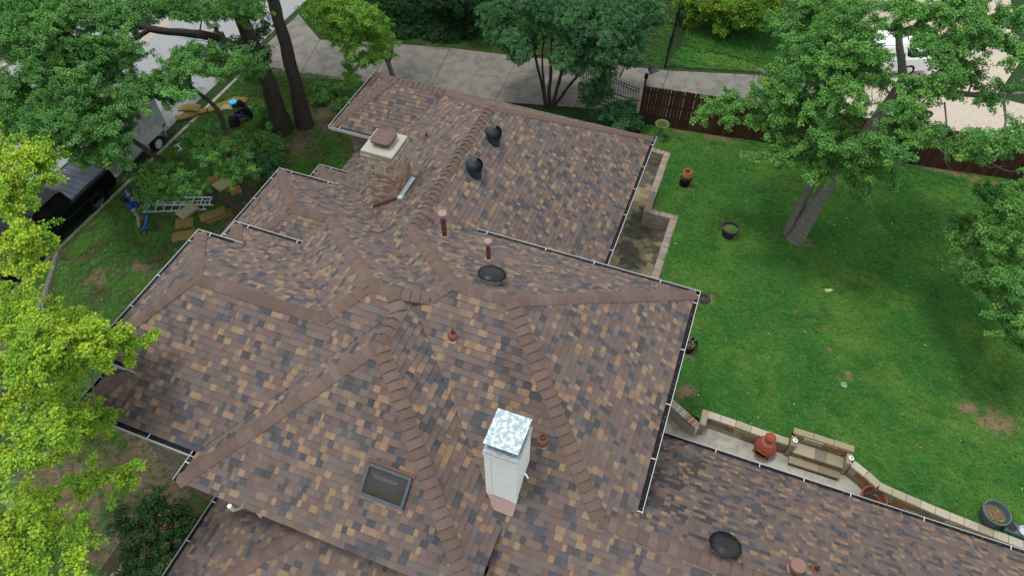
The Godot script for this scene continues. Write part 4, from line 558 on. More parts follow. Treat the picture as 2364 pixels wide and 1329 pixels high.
func plane_frame(pts: Array) -> Dictionary:
	var n := Vector3.ZERO
	for i in pts.size():
		var a: Vector3 = pts[i]
		var b: Vector3 = pts[(i + 1) % pts.size()]
		n += a.cross(b)
	n = n.normalized()
	if n.y < 0: n = -n
	var u := Vector3.UP.cross(n).normalized()
	var v := n.cross(u).normalized()
	var o: Vector3 = pts[0]
	for p in pts:
		if p.y < o.y: o = p
	var poly := PackedVector2Array()
	for p in pts:
		poly.push_back(Vector2((p - o).dot(u), (p - o).dot(v)))
	if Geometry2D.is_polygon_clockwise(poly): poly.reverse()
	return {"n": n, "u": u, "v": v, "o": o, "poly": poly}

func in_view(p: Vector3) -> float:
	# distance from the viewpoint when the point lies in the picture, else a large number
	var d := p - CAMERA_POSITION
	var z := d.dot(CAMERA_FORWARD)
	var t := tan(deg_to_rad(44.91 / 2))
	if z < 1.0 or absf(d.dot(CAMERA_UP) / z) > t * 0.97 or absf(d.dot(CAMERA_RIGHT) / z) > t * 1.75: return 1e9
	return d.length()

func band_range(poly: PackedVector2Array, v0: float, v1: float) -> Vector2:
	var lo := 1e9
	var hi := -1e9
	for i in poly.size():
		var a := poly[i]
		var b := poly[(i + 1) % poly.size()]
		if a.y >= v0 and a.y <= v1:
			lo = minf(lo, a.x); hi = maxf(hi, a.x)
		for lim in [v0, v1]:
			if (a.y - lim) * (b.y - lim) < 0:
				var x := lerpf(a.x, b.x, (lim - a.y) / (b.y - a.y))
				lo = minf(lo, x); hi = maxf(hi, x)
	return Vector2(lo, hi)

func add_tab(g: Geo, f: Dictionary, poly: PackedVector2Array, vlow: float, thick: float):
	var top := []
	var low := []
	for q in poly:
		var k := clampf((q.y - vlow) / EXPOSURE, 0, 1)
		var base: Vector3 = f.o + f.u * q.x + f.v * q.y
		top.append(base + f.n * (0.006 + thick * (1.0 - 0.75 * k)))
		# butt edges are undercut, so each course overhangs the one below
		low.append(base - f.n * 0.004 + f.v * (0.022 if k < 0.01 else 0.0))
	if poly.size() == 4:
		g.quad(top[0], top[1], top[2], top[3])
	else:
		var idx := Geometry2D.triangulate_polygon(poly)
		for i in range(0, idx.size(), 3):
			g.tri(top[idx[i]], top[idx[i + 1]], top[idx[i + 2]])
	for i in poly.size():
		var j := (i + 1) % poly.size()
		g.quad(low[i], low[j], top[j], top[i])

func make_shingles(roof: Node3D):
	var records := []
	var frames := {}
	var field := Geo.new()
	field.colored = true
	var dark_noise := FastNoiseLite.new()
	dark_noise.frequency = 0.9
	dark_noise.seed = 4
	for pname in PLANES:
		var f := plane_frame(PLANES[pname])
		frames[pname] = f
		var vmax := 0.0
		for q in f.poly: vmax = maxf(vmax, q.y)
		var rows := int(vmax / EXPOSURE) + 1
		for r in rows:
			var v0 := r * EXPOSURE
			var v1 := v0 + EXPOSURE
			var rng_u := band_range(f.poly, v0, v1)
			if rng_u.x > rng_u.y: continue
			var u := rng_u.x - rng.randf() * 0.3
			var last := -1
			while u < rng_u.y:
				var kind := rng.randf()
				var tone := 0
				var wi := 0
				if kind < 0.51 or (last == 2 and kind < 0.62):
					tone = rng.randi_range(0, 4); wi = rng.randi_range(2, 6); last = 0
				elif kind < 0.76:
					tone = rng.randi_range(5, 8); wi = rng.randi_range(1, 5); last = 1
				else:
					tone = rng.randi_range(9, 12); wi = rng.randi_range(0, 3) + (1 if rng.randf() < 0.5 else 0); last = 2
				var w: float = TAB_WIDTHS[wi]
				var thick := 0.026 if rng.randf() < 0.45 else 0.017
				var rect := PackedVector2Array([Vector2(u, v0), Vector2(u + w, v0), Vector2(u + w, v1), Vector2(u, v1)])
				var mid: Vector3 = f.o + f.u * (u + w / 2) + f.v * (v0 + EXPOSURE / 2)
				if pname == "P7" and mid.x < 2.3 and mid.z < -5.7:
					# darker tones drawn more often towards the taller wing's gutter
					var s := dark_noise.get_noise_2d(mid.x, mid.z) * 0.9 + (1.0 - mid.x / 2.3) * 0.9 - 0.35
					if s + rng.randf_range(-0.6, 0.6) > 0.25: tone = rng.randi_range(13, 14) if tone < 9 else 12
				var inside := true
				for q in rect:
					if not Geometry2D.is_point_in_polygon(q, f.poly):
						inside = false
						break
				if inside:
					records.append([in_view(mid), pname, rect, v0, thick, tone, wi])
				else:
					for piece in Geometry2D.intersect_polygons(rect, f.poly):
						if Geometry2D.is_polygon_clockwise(piece): continue
						var t = SHINGLE_TONES[tone]
						field.col = Color(t[0], t[1], t[2])
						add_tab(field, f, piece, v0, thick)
				u += w
	records.sort_custom(func(a, b): return a[0] < b[0])
	var shared := {}
	for i in records.size():
		var r = records[i]
		var f: Dictionary = frames[r[1]]
		if i < 300:
			# the nearest shingles are pieces of their own
			var key := "%d_%d" % [r[6], int(r[4] * 1000)]
			if not shared.has(key):
				var g := Geo.new()
				var w: float = TAB_WIDTHS[r[6]]
				add_tab(g, {"o": Vector3.ZERO, "u": Vector3.RIGHT, "v": Vector3.FORWARD, "n": Vector3.UP}, PackedVector2Array([Vector2(-w / 2, 0), Vector2(w / 2, 0), Vector2(w / 2, EXPOSURE), Vector2(-w / 2, EXPOSURE)]), 0.0, r[4])
				shared[key] = g.mesh()
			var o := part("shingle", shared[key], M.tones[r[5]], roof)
			var q: PackedVector2Array = r[2]
			o.transform = Transform3D(Basis(f.u, f.n, -f.v), f.o + f.u * (q[0].x + q[1].x) / 2 + f.v * r[3])
		else:
			var t = SHINGLE_TONES[r[5]]
			field.col = Color(t[0], t[1], t[2])
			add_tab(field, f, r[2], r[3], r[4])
	var fo := part("shingle_field", field.mesh(), M.shingle, roof)
	fo.set_meta("kind", "stuff")
	return frames

func make_ridge_caps(roof: Node3D, frames: Dictionary):
	var recs := []
	var meshes := []
	for li in CAP_LINES.size():
		var L = CAP_LINES[li]
		var a: Vector3 = L[0]
		var b: Vector3 = L[1]
		var d := (b - a).normalized()
		var n1: Vector3 = frames[L[2]].n
		var n2: Vector3 = frames[L[3]].n
		var up := (n1 + n2)
		up = (up - d * up.dot(d)).normalized()
		var side := d.cross(up)
		# downslope directions in each plane, square to the ridge
		var s1 := (n1.cross(d)).normalized()
		if s1.dot(up) > 0: s1 = -s1
		var s2 := (n2.cross(d)).normalized()
		if s2.dot(up) > 0: s2 = -s2
		if s1.dot(side) > s2.dot(side):
			var tmp := s1; s1 = s2; s2 = tmp
		var bs := Basis(side, up, -d)
		var inv := bs.transposed()
		var e1 := inv * s1
		var e2 := inv * s2
		var g := Geo.new()
		var step := 0.2
		var length := step * 1.2
		var w := 0.185
		var rows := []
		for e in 2:
			var lift := 0.088 if e == 0 else 0.042
			var zz := 0.0 if e == 0 else -length
			var ring := []
			for q in [-1.0, -0.62, -0.28, 0.0, 0.28, 0.62, 1.0]:
				var ed := e1 if q < 0 else e2
				var p: Vector3 = ed * absf(q) * w
				var round_off := 0.03 * (1.0 - absf(q)) * (1.0 - absf(q))
				ring.append(p + Vector3(0, lift * (1.0 - 0.45 * absf(q)) - round_off * 0.8 + 0.0, zz))
			rows.append(ring)
		for i in 6:
			g.quad(rows[0][i], rows[0][i + 1], rows[1][i + 1], rows[1][i])
			var p0: Vector3 = rows[0][i]
			var p1: Vector3 = rows[0][i + 1]
			g.quad(p0 - Vector3(0, 0.05, 0.04), p1 - Vector3(0, 0.05, 0.04), p1, p0)
		for s in [0, 6]:
			var p0: Vector3 = rows[0][s]
			var p1: Vector3 = rows[1][s]
			g.quad(p1 - Vector3(0, 0.06, 0), p0 - Vector3(0, 0.06, 0), p0, p1)
		var m := g.mesh()
		meshes.append(m)
		var count := maxi(1, int(round((b - a).length() / step)))
		for k in count:
			var t := Transform3D(bs, a.lerp(b, float(k) / count))
			# hand-laid: each cap sits a little off the line and a little askew
			t.origin += side * rng.randf_range(-0.008, 0.008)
			t.basis = t.basis.rotated(up, rng.randf_range(-0.04, 0.04))
			recs.append([in_view(t.origin), li, t, rng.randi_range(0, 20)])
	recs.sort_custom(func(x, y): return x[0] < y[0])
	var rest := [SurfaceTool.new(), SurfaceTool.new()]
	var st := SurfaceTool.new()
	for i in recs.size():
		var r = recs[i]
		var mi: int = 0 if r[3] < 8 else (1 if r[3] < 15 else (2 if r[3] < 20 else 3))
		if i < 300:
			var o := part("ridge_cap", meshes[r[1]], M.caps[mi], roof)
			o.transform = r[2]
		else:
			st.append_from(meshes[r[1]], 0, r[2])
	for L in VALLEY_LINES:
		# the cut edge of a closed valley
		var a: Vector3 = L[0]
		var b: Vector3 = L[1]
		var va := Geo.new()
		va.box(Vector3(0, 0.008, -0.016), Vector3((b - a).length(), 0.026, 0.0), frame_along(a, b).translated(Vector3(0, 0, 0)))
		part("valley_edge", va.mesh(), M.valley, roof)
	var o2 := part("ridge_caps", st.commit(), M.cap, roof)
	o2.set_meta("kind", "stuff")

func make_gutter(a: Vector3, b: Vector3, out: Vector3):
	var len := (b - a).length()
	if len < 0.1: return
	var root := Node3D.new()
	root.name = "gutter"
	house.add_child(root, true)
	var dir := (b - a).normalized()
	root.transform = Transform3D(Basis(dir, Vector3.UP, dir.cross(Vector3.UP)), a)
	var s := 1.0 if dir.cross(Vector3.UP).dot(out) > 0 else -1.0
	var g := Geo.new()
	var x0 := -0.13
	var x1 := len + 0.13
	if len < 0.9: x1 = len + 0.02
	# front wall with its rolled lip, bottom, fascia board
	g.box(Vector3(x0, -0.13, minf(s * 0.128, s * 0.133)), Vector3(x1, -0.013, maxf(s * 0.128, s * 0.133)))
	g.box(Vector3(x0, -0.014, minf(s * 0.122, s * 0.136)), Vector3(x1, 0.004, maxf(s * 0.122, s * 0.136)))
	g.box(Vector3(x0, -0.135, minf(s * 0.004, s * 0.133)), Vector3(x1, -0.128, maxf(s * 0.004, s * 0.133)))
	g.box(Vector3(x0, -0.2, minf(-s * 0.02, s * 0.003)), Vector3(x1, -0.02, maxf(-s * 0.02, s * 0.003)))
	part("trough", g.mesh(), M.white_metal, root)
	var d := Geo.new()
	d.box(Vector3(x0 + 0.01, -0.127, minf(s * 0.004, s * 0.127)), Vector3(x1 - 0.01, -0.035, maxf(s * 0.004, s * 0.127)))
	part("lining", d.mesh(), M.gutter_dark, root)  # near-black filler along the inside of the trough
	# leaf litter caught in the trough
	var lit := Geo.new()
	lit.colored = true
	for q in int(len * 9):
		var c = [[0.1, 0.07, 0.04], [0.16, 0.12, 0.06], [0.06, 0.05, 0.035], [0.12, 0.16, 0.05]][rng.randi() % 4]
		lit.col = Color(c[0], c[1], c[2])
		var p := Vector3(rng.randf() * len, -0.03, s * rng.randf_range(0.015, 0.12))
		var ang := rng.randf() * TAU
		var e := Vector3(cos(ang), 0.15, sin(ang)) * rng.randf_range(0.015, 0.035)
		var w := Vector3(-sin(ang), 0.1, cos(ang)) * 0.012
		lit.tri(p - e, p + w, p + e)
		lit.tri(p - e, p + e, p - w)
	part("leaf_litter", lit.mesh(), M.leaf, root).set_meta("kind", "stuff")
	var hm := box_mesh(Vector3(0.024, 0.005, 0.15))
	var k := 0.35
	while k < len - 0.1:
		var h := part("hanger", hm, M.white_metal, root, Vector3(k + rng.randf_range(-0.08, 0.08), 0.01, s * 0.06))
		h.rotation.x = -s * 0.06
		k += rng.randf_range(1.0, 2.1)

func add_wall(lo: Vector3, hi: Vector3):
	var g := Geo.new()
	g.box(lo, hi)
	return part("wall", g.mesh(), M.mortar, house)

func brick_sheet(g: Geo, origin: Vector3, right: Vector3, up: Vector3, out: Vector3, w: float, h: float, tones: Array, bl = 0.2, bh = 0.068, jagged = 0.0):
	var rows: int = int(h / (bh + 0.01))
	for r in rows:
		var x: float = -bl * 0.5 * (r % 2)
		while x < w:
			var bw: float = bl * rng.randf_range(0.85, 1.15) if jagged > 0 else bl
			var xa := maxf(x, -jagged * rng.randf())
			var xb := minf(x + bw - 0.01, w)
			if xb - xa > 0.03:
				var t = tones[rng.randi() % tones.size()]
				var k := rng.randf_range(0.85, 1.15)
				g.col = Color(t[0] * k, t[1] * k, t[2] * k)
				var y0: float = r * (bh + 0.01)
				var tf := Transform3D(Basis(right, up, out), origin)
				g.box(Vector3(xa, y0, 0), Vector3(xb, y0 + bh, 0.014 + rng.randf() * (0.006 + jagged * 0.1)), tf)
			x += bw

func make_house():
	house = thing("brick_house", "large brick house with brown mottled shingle hip roof and two chimneys", "house")
	var deck := Geo.new()
	for pname in PLANES:
		var f := plane_frame(PLANES[pname])
		var idx := Geometry2D.triangulate_polygon(f.poly)
		for i in range(0, idx.size(), 3):
			var q := []
			for k in 3:
				var p: Vector2 = f.poly[idx[i + k]]
				q.append(f.o + f.u * p.x + f.v * p.y - f.n * 0.012)
			deck.tri(q[0], q[1], q[2])
			deck.tri(q[2] - f.n * 0.03, q[1] - f.n * 0.03, q[0] - f.n * 0.03)
	var roof := part("roof", deck.mesh(), M.deck, house)
	var frames: Dictionary = make_shingles(roof)
	make_ridge_caps(roof, frames)
	for L in GUTTER_LINES: make_gutter(L[0], L[1], L[2])
	for b in WALL_BOXES: add_wall(b[0], b[1])
	# brick and stone facing where walls show below the eaves
	var st := Geo.new()
	st.colored = true
	var tan_brick := [[0.36, 0.3, 0.23], [0.3, 0.25, 0.2], [0.24, 0.2, 0.16], [0.4, 0.34, 0.26], [0.28, 0.2, 0.15]]
	brick_sheet(st, Vector3(-13.0, -0.8, -17.5), Vector3.RIGHT, Vector3.UP, Vector3.BACK, 2.2, 3.3, tan_brick)
	brick_sheet(st, Vector3(-13.0, -0.8, -20.1), Vector3.BACK, Vector3.UP, Vector3.LEFT, 2.6, 3.3, tan_brick)
	var ledge := [[0.27, 0.25, 0.19], [0.2, 0.18, 0.14], [0.33, 0.3, 0.23], [0.25, 0.15, 0.1], [0.16, 0.14, 0.11], [0.3, 0.22, 0.16]]
	brick_sheet(st, Vector3(-11.5, -0.85, -4.27), Vector3.RIGHT, Vector3.UP, Vector3.BACK, 3.3, 5.8, ledge, 0.26, 0.05, 0.05)
	brick_sheet(st, Vector3(-8.2, -0.85, -4.27), Vector3.BACK, Vector3.UP, Vector3.LEFT, 0.75, 5.8, ledge, 0.26, 0.05, 0.02)
	brick_sheet(st, Vector3(-8.2, -0.85, -3.5), Vector3.RIGHT, Vector3.UP, Vector3.BACK, 5.8, 5.8, ledge, 0.26, 0.05, 0.02)
	brick_sheet(st, Vector3(0.16, -0.8, -11.5), Vector3.BACK, Vector3.UP, Vector3.RIGHT, 5.5, 5.7, tan_brick)
	var facing := part("brick_facing", st.mesh(), M.facing, house)
	facing.set_meta("kind", "stuff")
	make_brick_chimney()
	make_metal_chimney()
	make_skylight(frames["P10"])
	for t in [[Vector3(-6.217, 5.512, -15.165)], [Vector3(-6.206, 5.505, -13.651)]]:
		make_turbine(t[0], frames["BR"])
	make_round_vent(Vector3(-3.758, 7.228, -8.822), frames["P4"])
	make_round_vent(Vector3(2.329, 5.246, -5.612), frames["P7"])
	make_pipe(Vector3(-5.86, 5.828, -10.836), frames["P4"], 0.07, 0.8, 0.12)
	make_pipe(Vector3(-4.332, 6.354, -10.079), frames["P4"], 0.058, 0.62, 0.1)
	make_pipe(Vector3(-4.047, 6.972, -7.393), frames["P5"], 0.032, 0.2, 0.0)
	make_pipe(Vector3(-1.61, 6.137, -6.199), frames["P5"], 0.05, 0.16, 0.0)
	make_pipe(Vector3(3.689, 5.096, -5.797), frames["P7"], 0.08, 0.28, 0.15)
	make_pipe(Vector3(4.159, 4.885, -6.059), frames["P7"], 0.032, 0.22, 0.0)
	make_pipe(Vector3(-8.808, 4.416, -15.761), frames["P3"], 0.03, 0.22, 0.0)
	# downspout elbow below the front eave
	var ds := Geo.new()
	ds.tube([Vector3(-7.35, 4.95, -3.08), Vector3(-7.35, 4.7, -3.1), Vector3(-7.3, 4.5, -3.3), Vector3(-7.25, 4.35, -3.42), Vector3(-7.25, 3.6, -3.44)], [0.05, 0.05, 0.05, 0.05, 0.05], 8)
	part("downspout", ds.mesh(), M.trim, house)

func make_brick_chimney():
	var root := Node3D.new()
	root.name = "chimney"
	house.add_child(root, true)
	var x0 := -9.02
	var x1 := -8.14
	var z0 := -13.4
	var z1 := -12.48
	var core := Geo.new()
	core.box(Vector3(x0 + 0.012, 3.2, z0 + 0.012), Vector3(x1 - 0.012, 6.42, z1 - 0.012))
	part("mortar_core", core.mesh(), M.mortar, root)
	# bricks: stretcher courses, a soldier course, then corbelled courses on top
	var bm := {}
	var y := 3.85
	var row := 0
	while y < 6.38:
		var soldier := row == 27
		var bh := 0.2 if soldier else 0.064
		var bl := 0.07 if soldier else 0.2
		var out := 0.0
		if row >= 24: out = 0.02
		if row >= 26: out = 0.035
		if row >= 28: out = 0.05
		for face in 2:
			var span := (x1 - x0) + out * 2 if face == 0 else (z1 - z0) + out * 2
			var p := -(bl * 0.5 if (row % 2 == 1 and not soldier) else 0.0)
			while p < span - 0.02:
				var a := maxf(p, 0.0)
				var b := minf(p + bl - 0.011, span)
				if b - a > 0.025 and (y > 4.2 or face == 0) and (face == 0 or y > 4.72):
					var key := "%d_%d" % [int(round((b - a) * 500)), int(bh * 1000)]
					if not bm.has(key): bm[key] = box_mesh(Vector3(b - a, bh, 0.03), 0.004)
					var tone: int = rng.randi() % 6
					if y > 5.7 and rng.randf() < 0.5: tone = 3 + rng.randi() % 2
					var o := part("brick", bm[key], M.bricks[tone], root)
					var proud := rng.randf_range(0.0, 0.005)
					if face == 0:
						o.position = Vector3(x0 - out + (a + b) / 2, y, z1 + out - 0.013 + proud)
					else:
						o.position = Vector3(x1 + out - 0.013 + proud, y, z1 + out - (a + b) / 2)
						o.rotation.y = PI / 2
				p += bl
		y += bh + 0.011
		row += 1
	# the two faces turned away
	var st := Geo.new()
	st.colored = true
	var tones := [[0.27, 0.13, 0.085], [0.34, 0.2, 0.14], [0.21, 0.1, 0.07], [0.36, 0.29, 0.23]]
	brick_sheet(st, Vector3(x1, 3.3, z0), Vector3.LEFT, Vector3.UP, Vector3.FORWARD, x1 - x0, 3.1, tones)
	brick_sheet(st, Vector3(x0, 3.3, z0), Vector3.BACK, Vector3.UP, Vector3.LEFT, z1 - z0, 3.1, tones)
	part("brickwork", st.mesh(), M.facing, root).set_meta("kind", "stuff")
	var s := Geo.new()
	s.box(Vector3(x0 - 0.04, 6.43, z0 - 0.04), Vector3(x1 + 0.04, 6.5, z1 + 0.04), Transform3D.IDENTITY, 0.015)
	part("crown_slab", s.mesh(), M.slab, root)
	var c := Vector3((x0 + x1) / 2, 6.5, (z0 + z1) / 2 - 0.02)
	var legs := Geo.new()
	legs.box(Vector3(-0.19, 0, -0.19), Vector3(0.19, 0.17, 0.19), Transform3D(Basis.IDENTITY, c))
	part("flue", legs.mesh(), M.black, root)
	var cap := Geo.new()
	var w := 0.3
	var t := 0.19
	var b0 := []
	var t0 := []
	var m0 := []
	for q in [Vector2(-1, -0.75), Vector2(-0.75, -1), Vector2(0.75, -1), Vector2(1, -0.75), Vector2(1, 0.75), Vector2(0.75, 1), Vector2(-0.75, 1), Vector2(-1, 0.75)]:
		b0.append(c + Vector3(q.x * w, 0.13, q.y * w))
		m0.append(c + Vector3(q.x * w, 0.2, q.y * w))
		t0.append(c + Vector3(q.x * t, 0.25, q.y * t))
	for i in 8:
		var j := (i + 1) % 8
		cap.quad(b0[j], b0[i], m0[i], m0[j])
		cap.quad(m0[j], m0[i], t0[i], t0[j])
		cap.tri(t0[j], t0[i], c + Vector3(0, 0.26, 0))
		cap.tri(b0[i], b0[j], c + Vector3(0, 0.13, 0))
	part("flue_cap", cap.mesh(), M.cap_metal, root)
	# step flashing against the roof, and the bright metal apron on the high side
	var fl := Geo.new()
	fl.box(Vector3(0, 0.0, -0.02), Vector3(1.02, 0.09, 0.03), frame_along(Vector3(-9.0, 4.3, -12.46), Vector3(-8.15, 4.92, -12.46)))
	part("flashing", fl.mesh(), M.copper, root)
	var ap := Geo.new()
	ap.box(Vector3(-8.12, 4.85, -13.35), Vector3(-7.99, 5.05, -12.42))
	part("flashing", ap.mesh(), M.apron, root)

func make_metal_chimney():
	var root := Node3D.new()
	root.name = "metal_chimney"
	house.add_child(root, true)
	var lo := Vector3(-2.385, 5.0, -5.79)
	var hi := Vector3(-1.765, 7.28, -5.07)
	var g := Geo.new()
	g.box(lo, hi)
	part("box", g.mesh(), M.white_paint, root)
	var tr := Geo.new()
	for c in [[lo.x, hi.z, 1, -1], [hi.x, hi.z, -1, -1], [hi.x, lo.z, -1, 1], [lo.x, lo.z, 1, 1]]:
		# corner boards, one flat on each face
		var xs := [c[0] - c[2] * 0.016, c[0] + c[2] * 0.11]
		var zs := [c[1] - c[3] * 0.016, c[1] - c[3] * 0.0005]
		tr.box(Vector3(minf(xs[0], xs[1]), 5.1, minf(zs[0], zs[1])), Vector3(maxf(xs[0], xs[1]), 7.27, maxf(zs[0], zs[1])))
		xs = [c[0] - c[2] * 0.016, c[0] - c[2] * 0.0005]
		zs = [c[1], c[1] + c[3] * 0.11]
		tr.box(Vector3(minf(xs[0], xs[1]), 5.1, minf(zs[0], zs[1])), Vector3(maxf(xs[0], xs[1]), 7.265, maxf(zs[0], zs[1])))
	part("corner_board", tr.mesh(), M.white_paint, root)
	for q in [[Vector3(-2.27, 5.1, -5.069), Vector3(-1.88, 7.2, -5.064)], [Vector3(-1.764, 5.1, -5.7), Vector3(-1.759, 7.2, -5.2)]]:
		# face panels between the corner boards, with a lap joint
		for half in 2:
			var pg := Geo.new()
			var a: Vector3 = q[0]
			var b: Vector3 = q[1]
			pg.box(Vector3(a.x, 5.1 if half == 0 else 6.36, a.z), Vector3(b.x, 6.35 if half == 0 else 7.2, b.z))
			part("panel", pg.mesh(), M.white_paint, root)
	var pan := Geo.new()
	pan.box(Vector3(lo.x - 0.035, 7.281, lo.z - 0.035), Vector3(hi.x + 0.035, 7.315, hi.z + 0.035), Transform3D.IDENTITY, 0.006)
	part("top_pan", pan.mesh(), M.galv, root)
	var rim := Geo.new()
	rim.box(Vector3(lo.x - 0.04, 7.2, hi.z + 0.02), Vector3(hi.x + 0.04, 7.28, hi.z + 0.035))
	rim.box(Vector3(hi.x + 0.02, 7.2, lo.z - 0.04), Vector3(hi.x + 0.035, 7.28, hi.z + 0.036))
	part("rim", rim.mesh(), M.white_paint, root)
	for q in [Vector2(0.12, 0.12), Vector2(0.5, 0.12), Vector2(0.12, 0.6), Vector2(0.5, 0.6)]:
		part("leg", box_mesh(Vector3(0.02, 0.19, 0.02)), M.galv, root, Vector3(lo.x + q.x, 7.315, lo.z + q.y))
	var flue := Geo.new()
	flue.lathe([[0.14, 7.315], [0.14, 7.48]], 20, Transform3D(Basis.IDENTITY, Vector3(-2.07, 0, -5.43)))
	part("flue", flue.mesh(), M.galv, root)
	var cap := Geo.new()
	cap.box(Vector3(-2.43, 7.5, -5.865), Vector3(-1.757, 7.512, -5.11))
	part("rain_cap", cap.mesh(), M.galv_cap, root)
	var fl := Geo.new()
	fl.box(Vector3(0, 0.02, -0.01), Vector3(0.66, 0.03, 0.26), Transform3D(Basis(Vector3.RIGHT, Vector3(0, 0.82, 0.573), Vector3(0, -0.573, 0.82)), Vector3(-2.405, 5.36, -5.06)))
	part("flashing", fl.mesh(), M.pink_pipe, root)
	var spout := Geo.new()
	spout.tube([Vector3(-1.75, 5.92, -5.5), Vector3(-1.68, 5.9, -5.47), Vector3(-1.66, 5.84, -5.46)], [0.022, 0.022, 0.022], 8)
	part("spout", spout.mesh(), M.white_paint, root)

func make_skylight(f: Dictionary):
	var root := Node3D.new()
	root.name = "skylight"
	house.add_child(root, true)
	var c := Vector3(-4.215, 5.86, -4.33)
	root.transform = Transform3D(Basis(f.u, f.n, -f.v), c)
	if f.u.x < 0: root.transform = Transform3D(Basis(-f.u, f.n, f.v), c)
	var w := 0.475
	var h := 0.315
	var curb := Geo.new()
	curb.box(Vector3(-w, -0.02, -h), Vector3(w, 0.045, h))
	for b in [[-w, -h, w, -h + 0.03], [-w, h - 0.03, w, h], [-w, -h + 0.03, -w + 0.03, h - 0.03], [w - 0.03, -h + 0.03, w, h - 0.03]]:
		curb.box(Vector3(b[0], 0.045, b[1]), Vector3(b[2], 0.09, b[3]))
	part("curb", curb.mesh(), M.dark_metal, root)
	var well := Geo.new()
	well.box(Vector3(-w + 0.035, 0.046, h - 0.24), Vector3(w - 0.035, 0.075, h - 0.035))
	part("brown_slab", well.mesh(), M.skylight_brown, root)  # brown slab across the lower part of the curb
	var pale := Geo.new()
	pale.box(Vector3(-w + 0.035, 0.046, -h + 0.035), Vector3(w - 0.035, 0.055, h - 0.241))
	part("shaft", pale.mesh(), M.skylight_pale, root)  # greyer slab filling the upper part of the curb
	var fr := Geo.new()
	for b in [[-w - 0.01, -h - 0.01, w + 0.01, -h + 0.055], [-w - 0.01, h - 0.055, w + 0.01, h + 0.01], [-w - 0.01, -h + 0.056, -w + 0.055, h - 0.056], [w - 0.055, -h + 0.056, w + 0.01, h - 0.056]]:
		fr.box(Vector3(b[0], 0.091, b[1]), Vector3(b[2], 0.112, b[3]), Transform3D.IDENTITY, 0.006)
	part("frame", fr.mesh(), M.skylight_frame, root)
	var dome := Geo.new()
	var rings := []
	for k in [[0.0, 0.1], [0.05, 0.15], [0.12, 0.19], [0.2, 0.21]]:
		var a: float = w - 0.05 - k[0]
		var b: float = h - 0.05 - k[0] * 0.8
		rings.append([Vector3(-a, k[1], b), Vector3(a, k[1], b), Vector3(a, k[1], -b), Vector3(-a, k[1], -b)])
	for k in 3:
		for i in 4:
			var j := (i + 1) % 4
			dome.quad(rings[k][i], rings[k][j], rings[k + 1][j], rings[k + 1][i])
	dome.quad(rings[3][0], rings[3][1], rings[3][2], rings[3][3])
	part("dome", dome.mesh(), M.skylight_glass, root)
	var fl := Geo.new()
	fl.box(Vector3(-w - 0.03, 0.01, -h - 0.07), Vector3(w + 0.05, 0.07, -h - 0.012))
	part("flashing", fl.mesh(), M.copper, root)
	fl = Geo.new()
	fl.box(Vector3(-w - 0.0, 0.01, h + 0.012), Vector3(w + 0.0, 0.03, h + 0.06))
	part("flashing", fl.mesh(), M.pink_pipe, root)

func make_turbine(at: Vector3, f: Dictionary):
	var root := Node3D.new()
	root.name = "turbine_vent"
	house.add_child(root, true)
	root.position = at
	var pl := Geo.new()
	pl.box(Vector3(-0.26, 0.015, -0.26), Vector3(0.26, 0.022, 0.26), Transform3D(Basis(f.u, f.n, -f.v), Vector3.ZERO))
	part("flashing", pl.mesh(), M.slate_metal, root)
	var b := Geo.new()
	b.lathe([[0.2, -0.2], [0.19, 0.16], [0.22, 0.18], [0.22, 0.21], [0.17, 0.22]], 24)
	part("collar", b.mesh(), M.turbine, root)
	var core := Geo.new()
	core.lathe([[0.17, 0.22], [0.2, 0.3], [0.2, 0.4], [0.12, 0.5]], 20)
	part("core", core.mesh(), M.black, root)
	var v := Geo.new()
	for k in 24:
		var a := TAU * k / 24
		var prev := []
		for s in 10:
			var t := s / 9.0
			var ph := -0.5 + t * 1.8
			var y := 0.34 + 0.2 * sin(ph)
			var r := 0.25 * cos(ph)
			var tw := a + t * 0.75
			var p0 := Vector3(cos(tw) * r, y, -sin(tw) * r)
			var p1 := Vector3(cos(tw + 0.3) * r * 0.9, y - 0.012, -sin(tw + 0.3) * r * 0.9)
			if prev.size(): v.quad(prev[0], prev[1], p1, p0)
			prev = [p0, p1]
	part("vanes", v.mesh(), M.turbine, root)
	var top := Geo.new()
	top.lathe([[0.09, 0.53], [0.08, 0.55], [0.0, 0.556]], 24)
	part("top_disc", top.mesh(), M.turbine, root)

func make_round_vent(at: Vector3, f: Dictionary):
	var root := Node3D.new()
	root.name = "dome_vent"
	house.add_child(root, true)
	var tilt: Vector3 = (f.n + Vector3.UP * 0.6).normalized()
	var x := tilt.cross(Vector3.BACK).normalized()
	root.transform = Transform3D(Basis(x, tilt, x.cross(tilt)), at)
	var c := Geo.new()
	c.lathe([[0.215, -0.16], [0.205, 0.2]], 28)
	part("collar", c.mesh(), M.galv, root)
	var h := Geo.new()
	h.lathe([[0.205, 0.2], [0.31, 0.2], [0.32, 0.215], [0.31, 0.245], [0.275, 0.285], [0.22, 0.318], [0.15, 0.338], [0.07, 0.348], [0.0, 0.35]], 36)
	part("hood", h.mesh(), M.black_gloss, root)

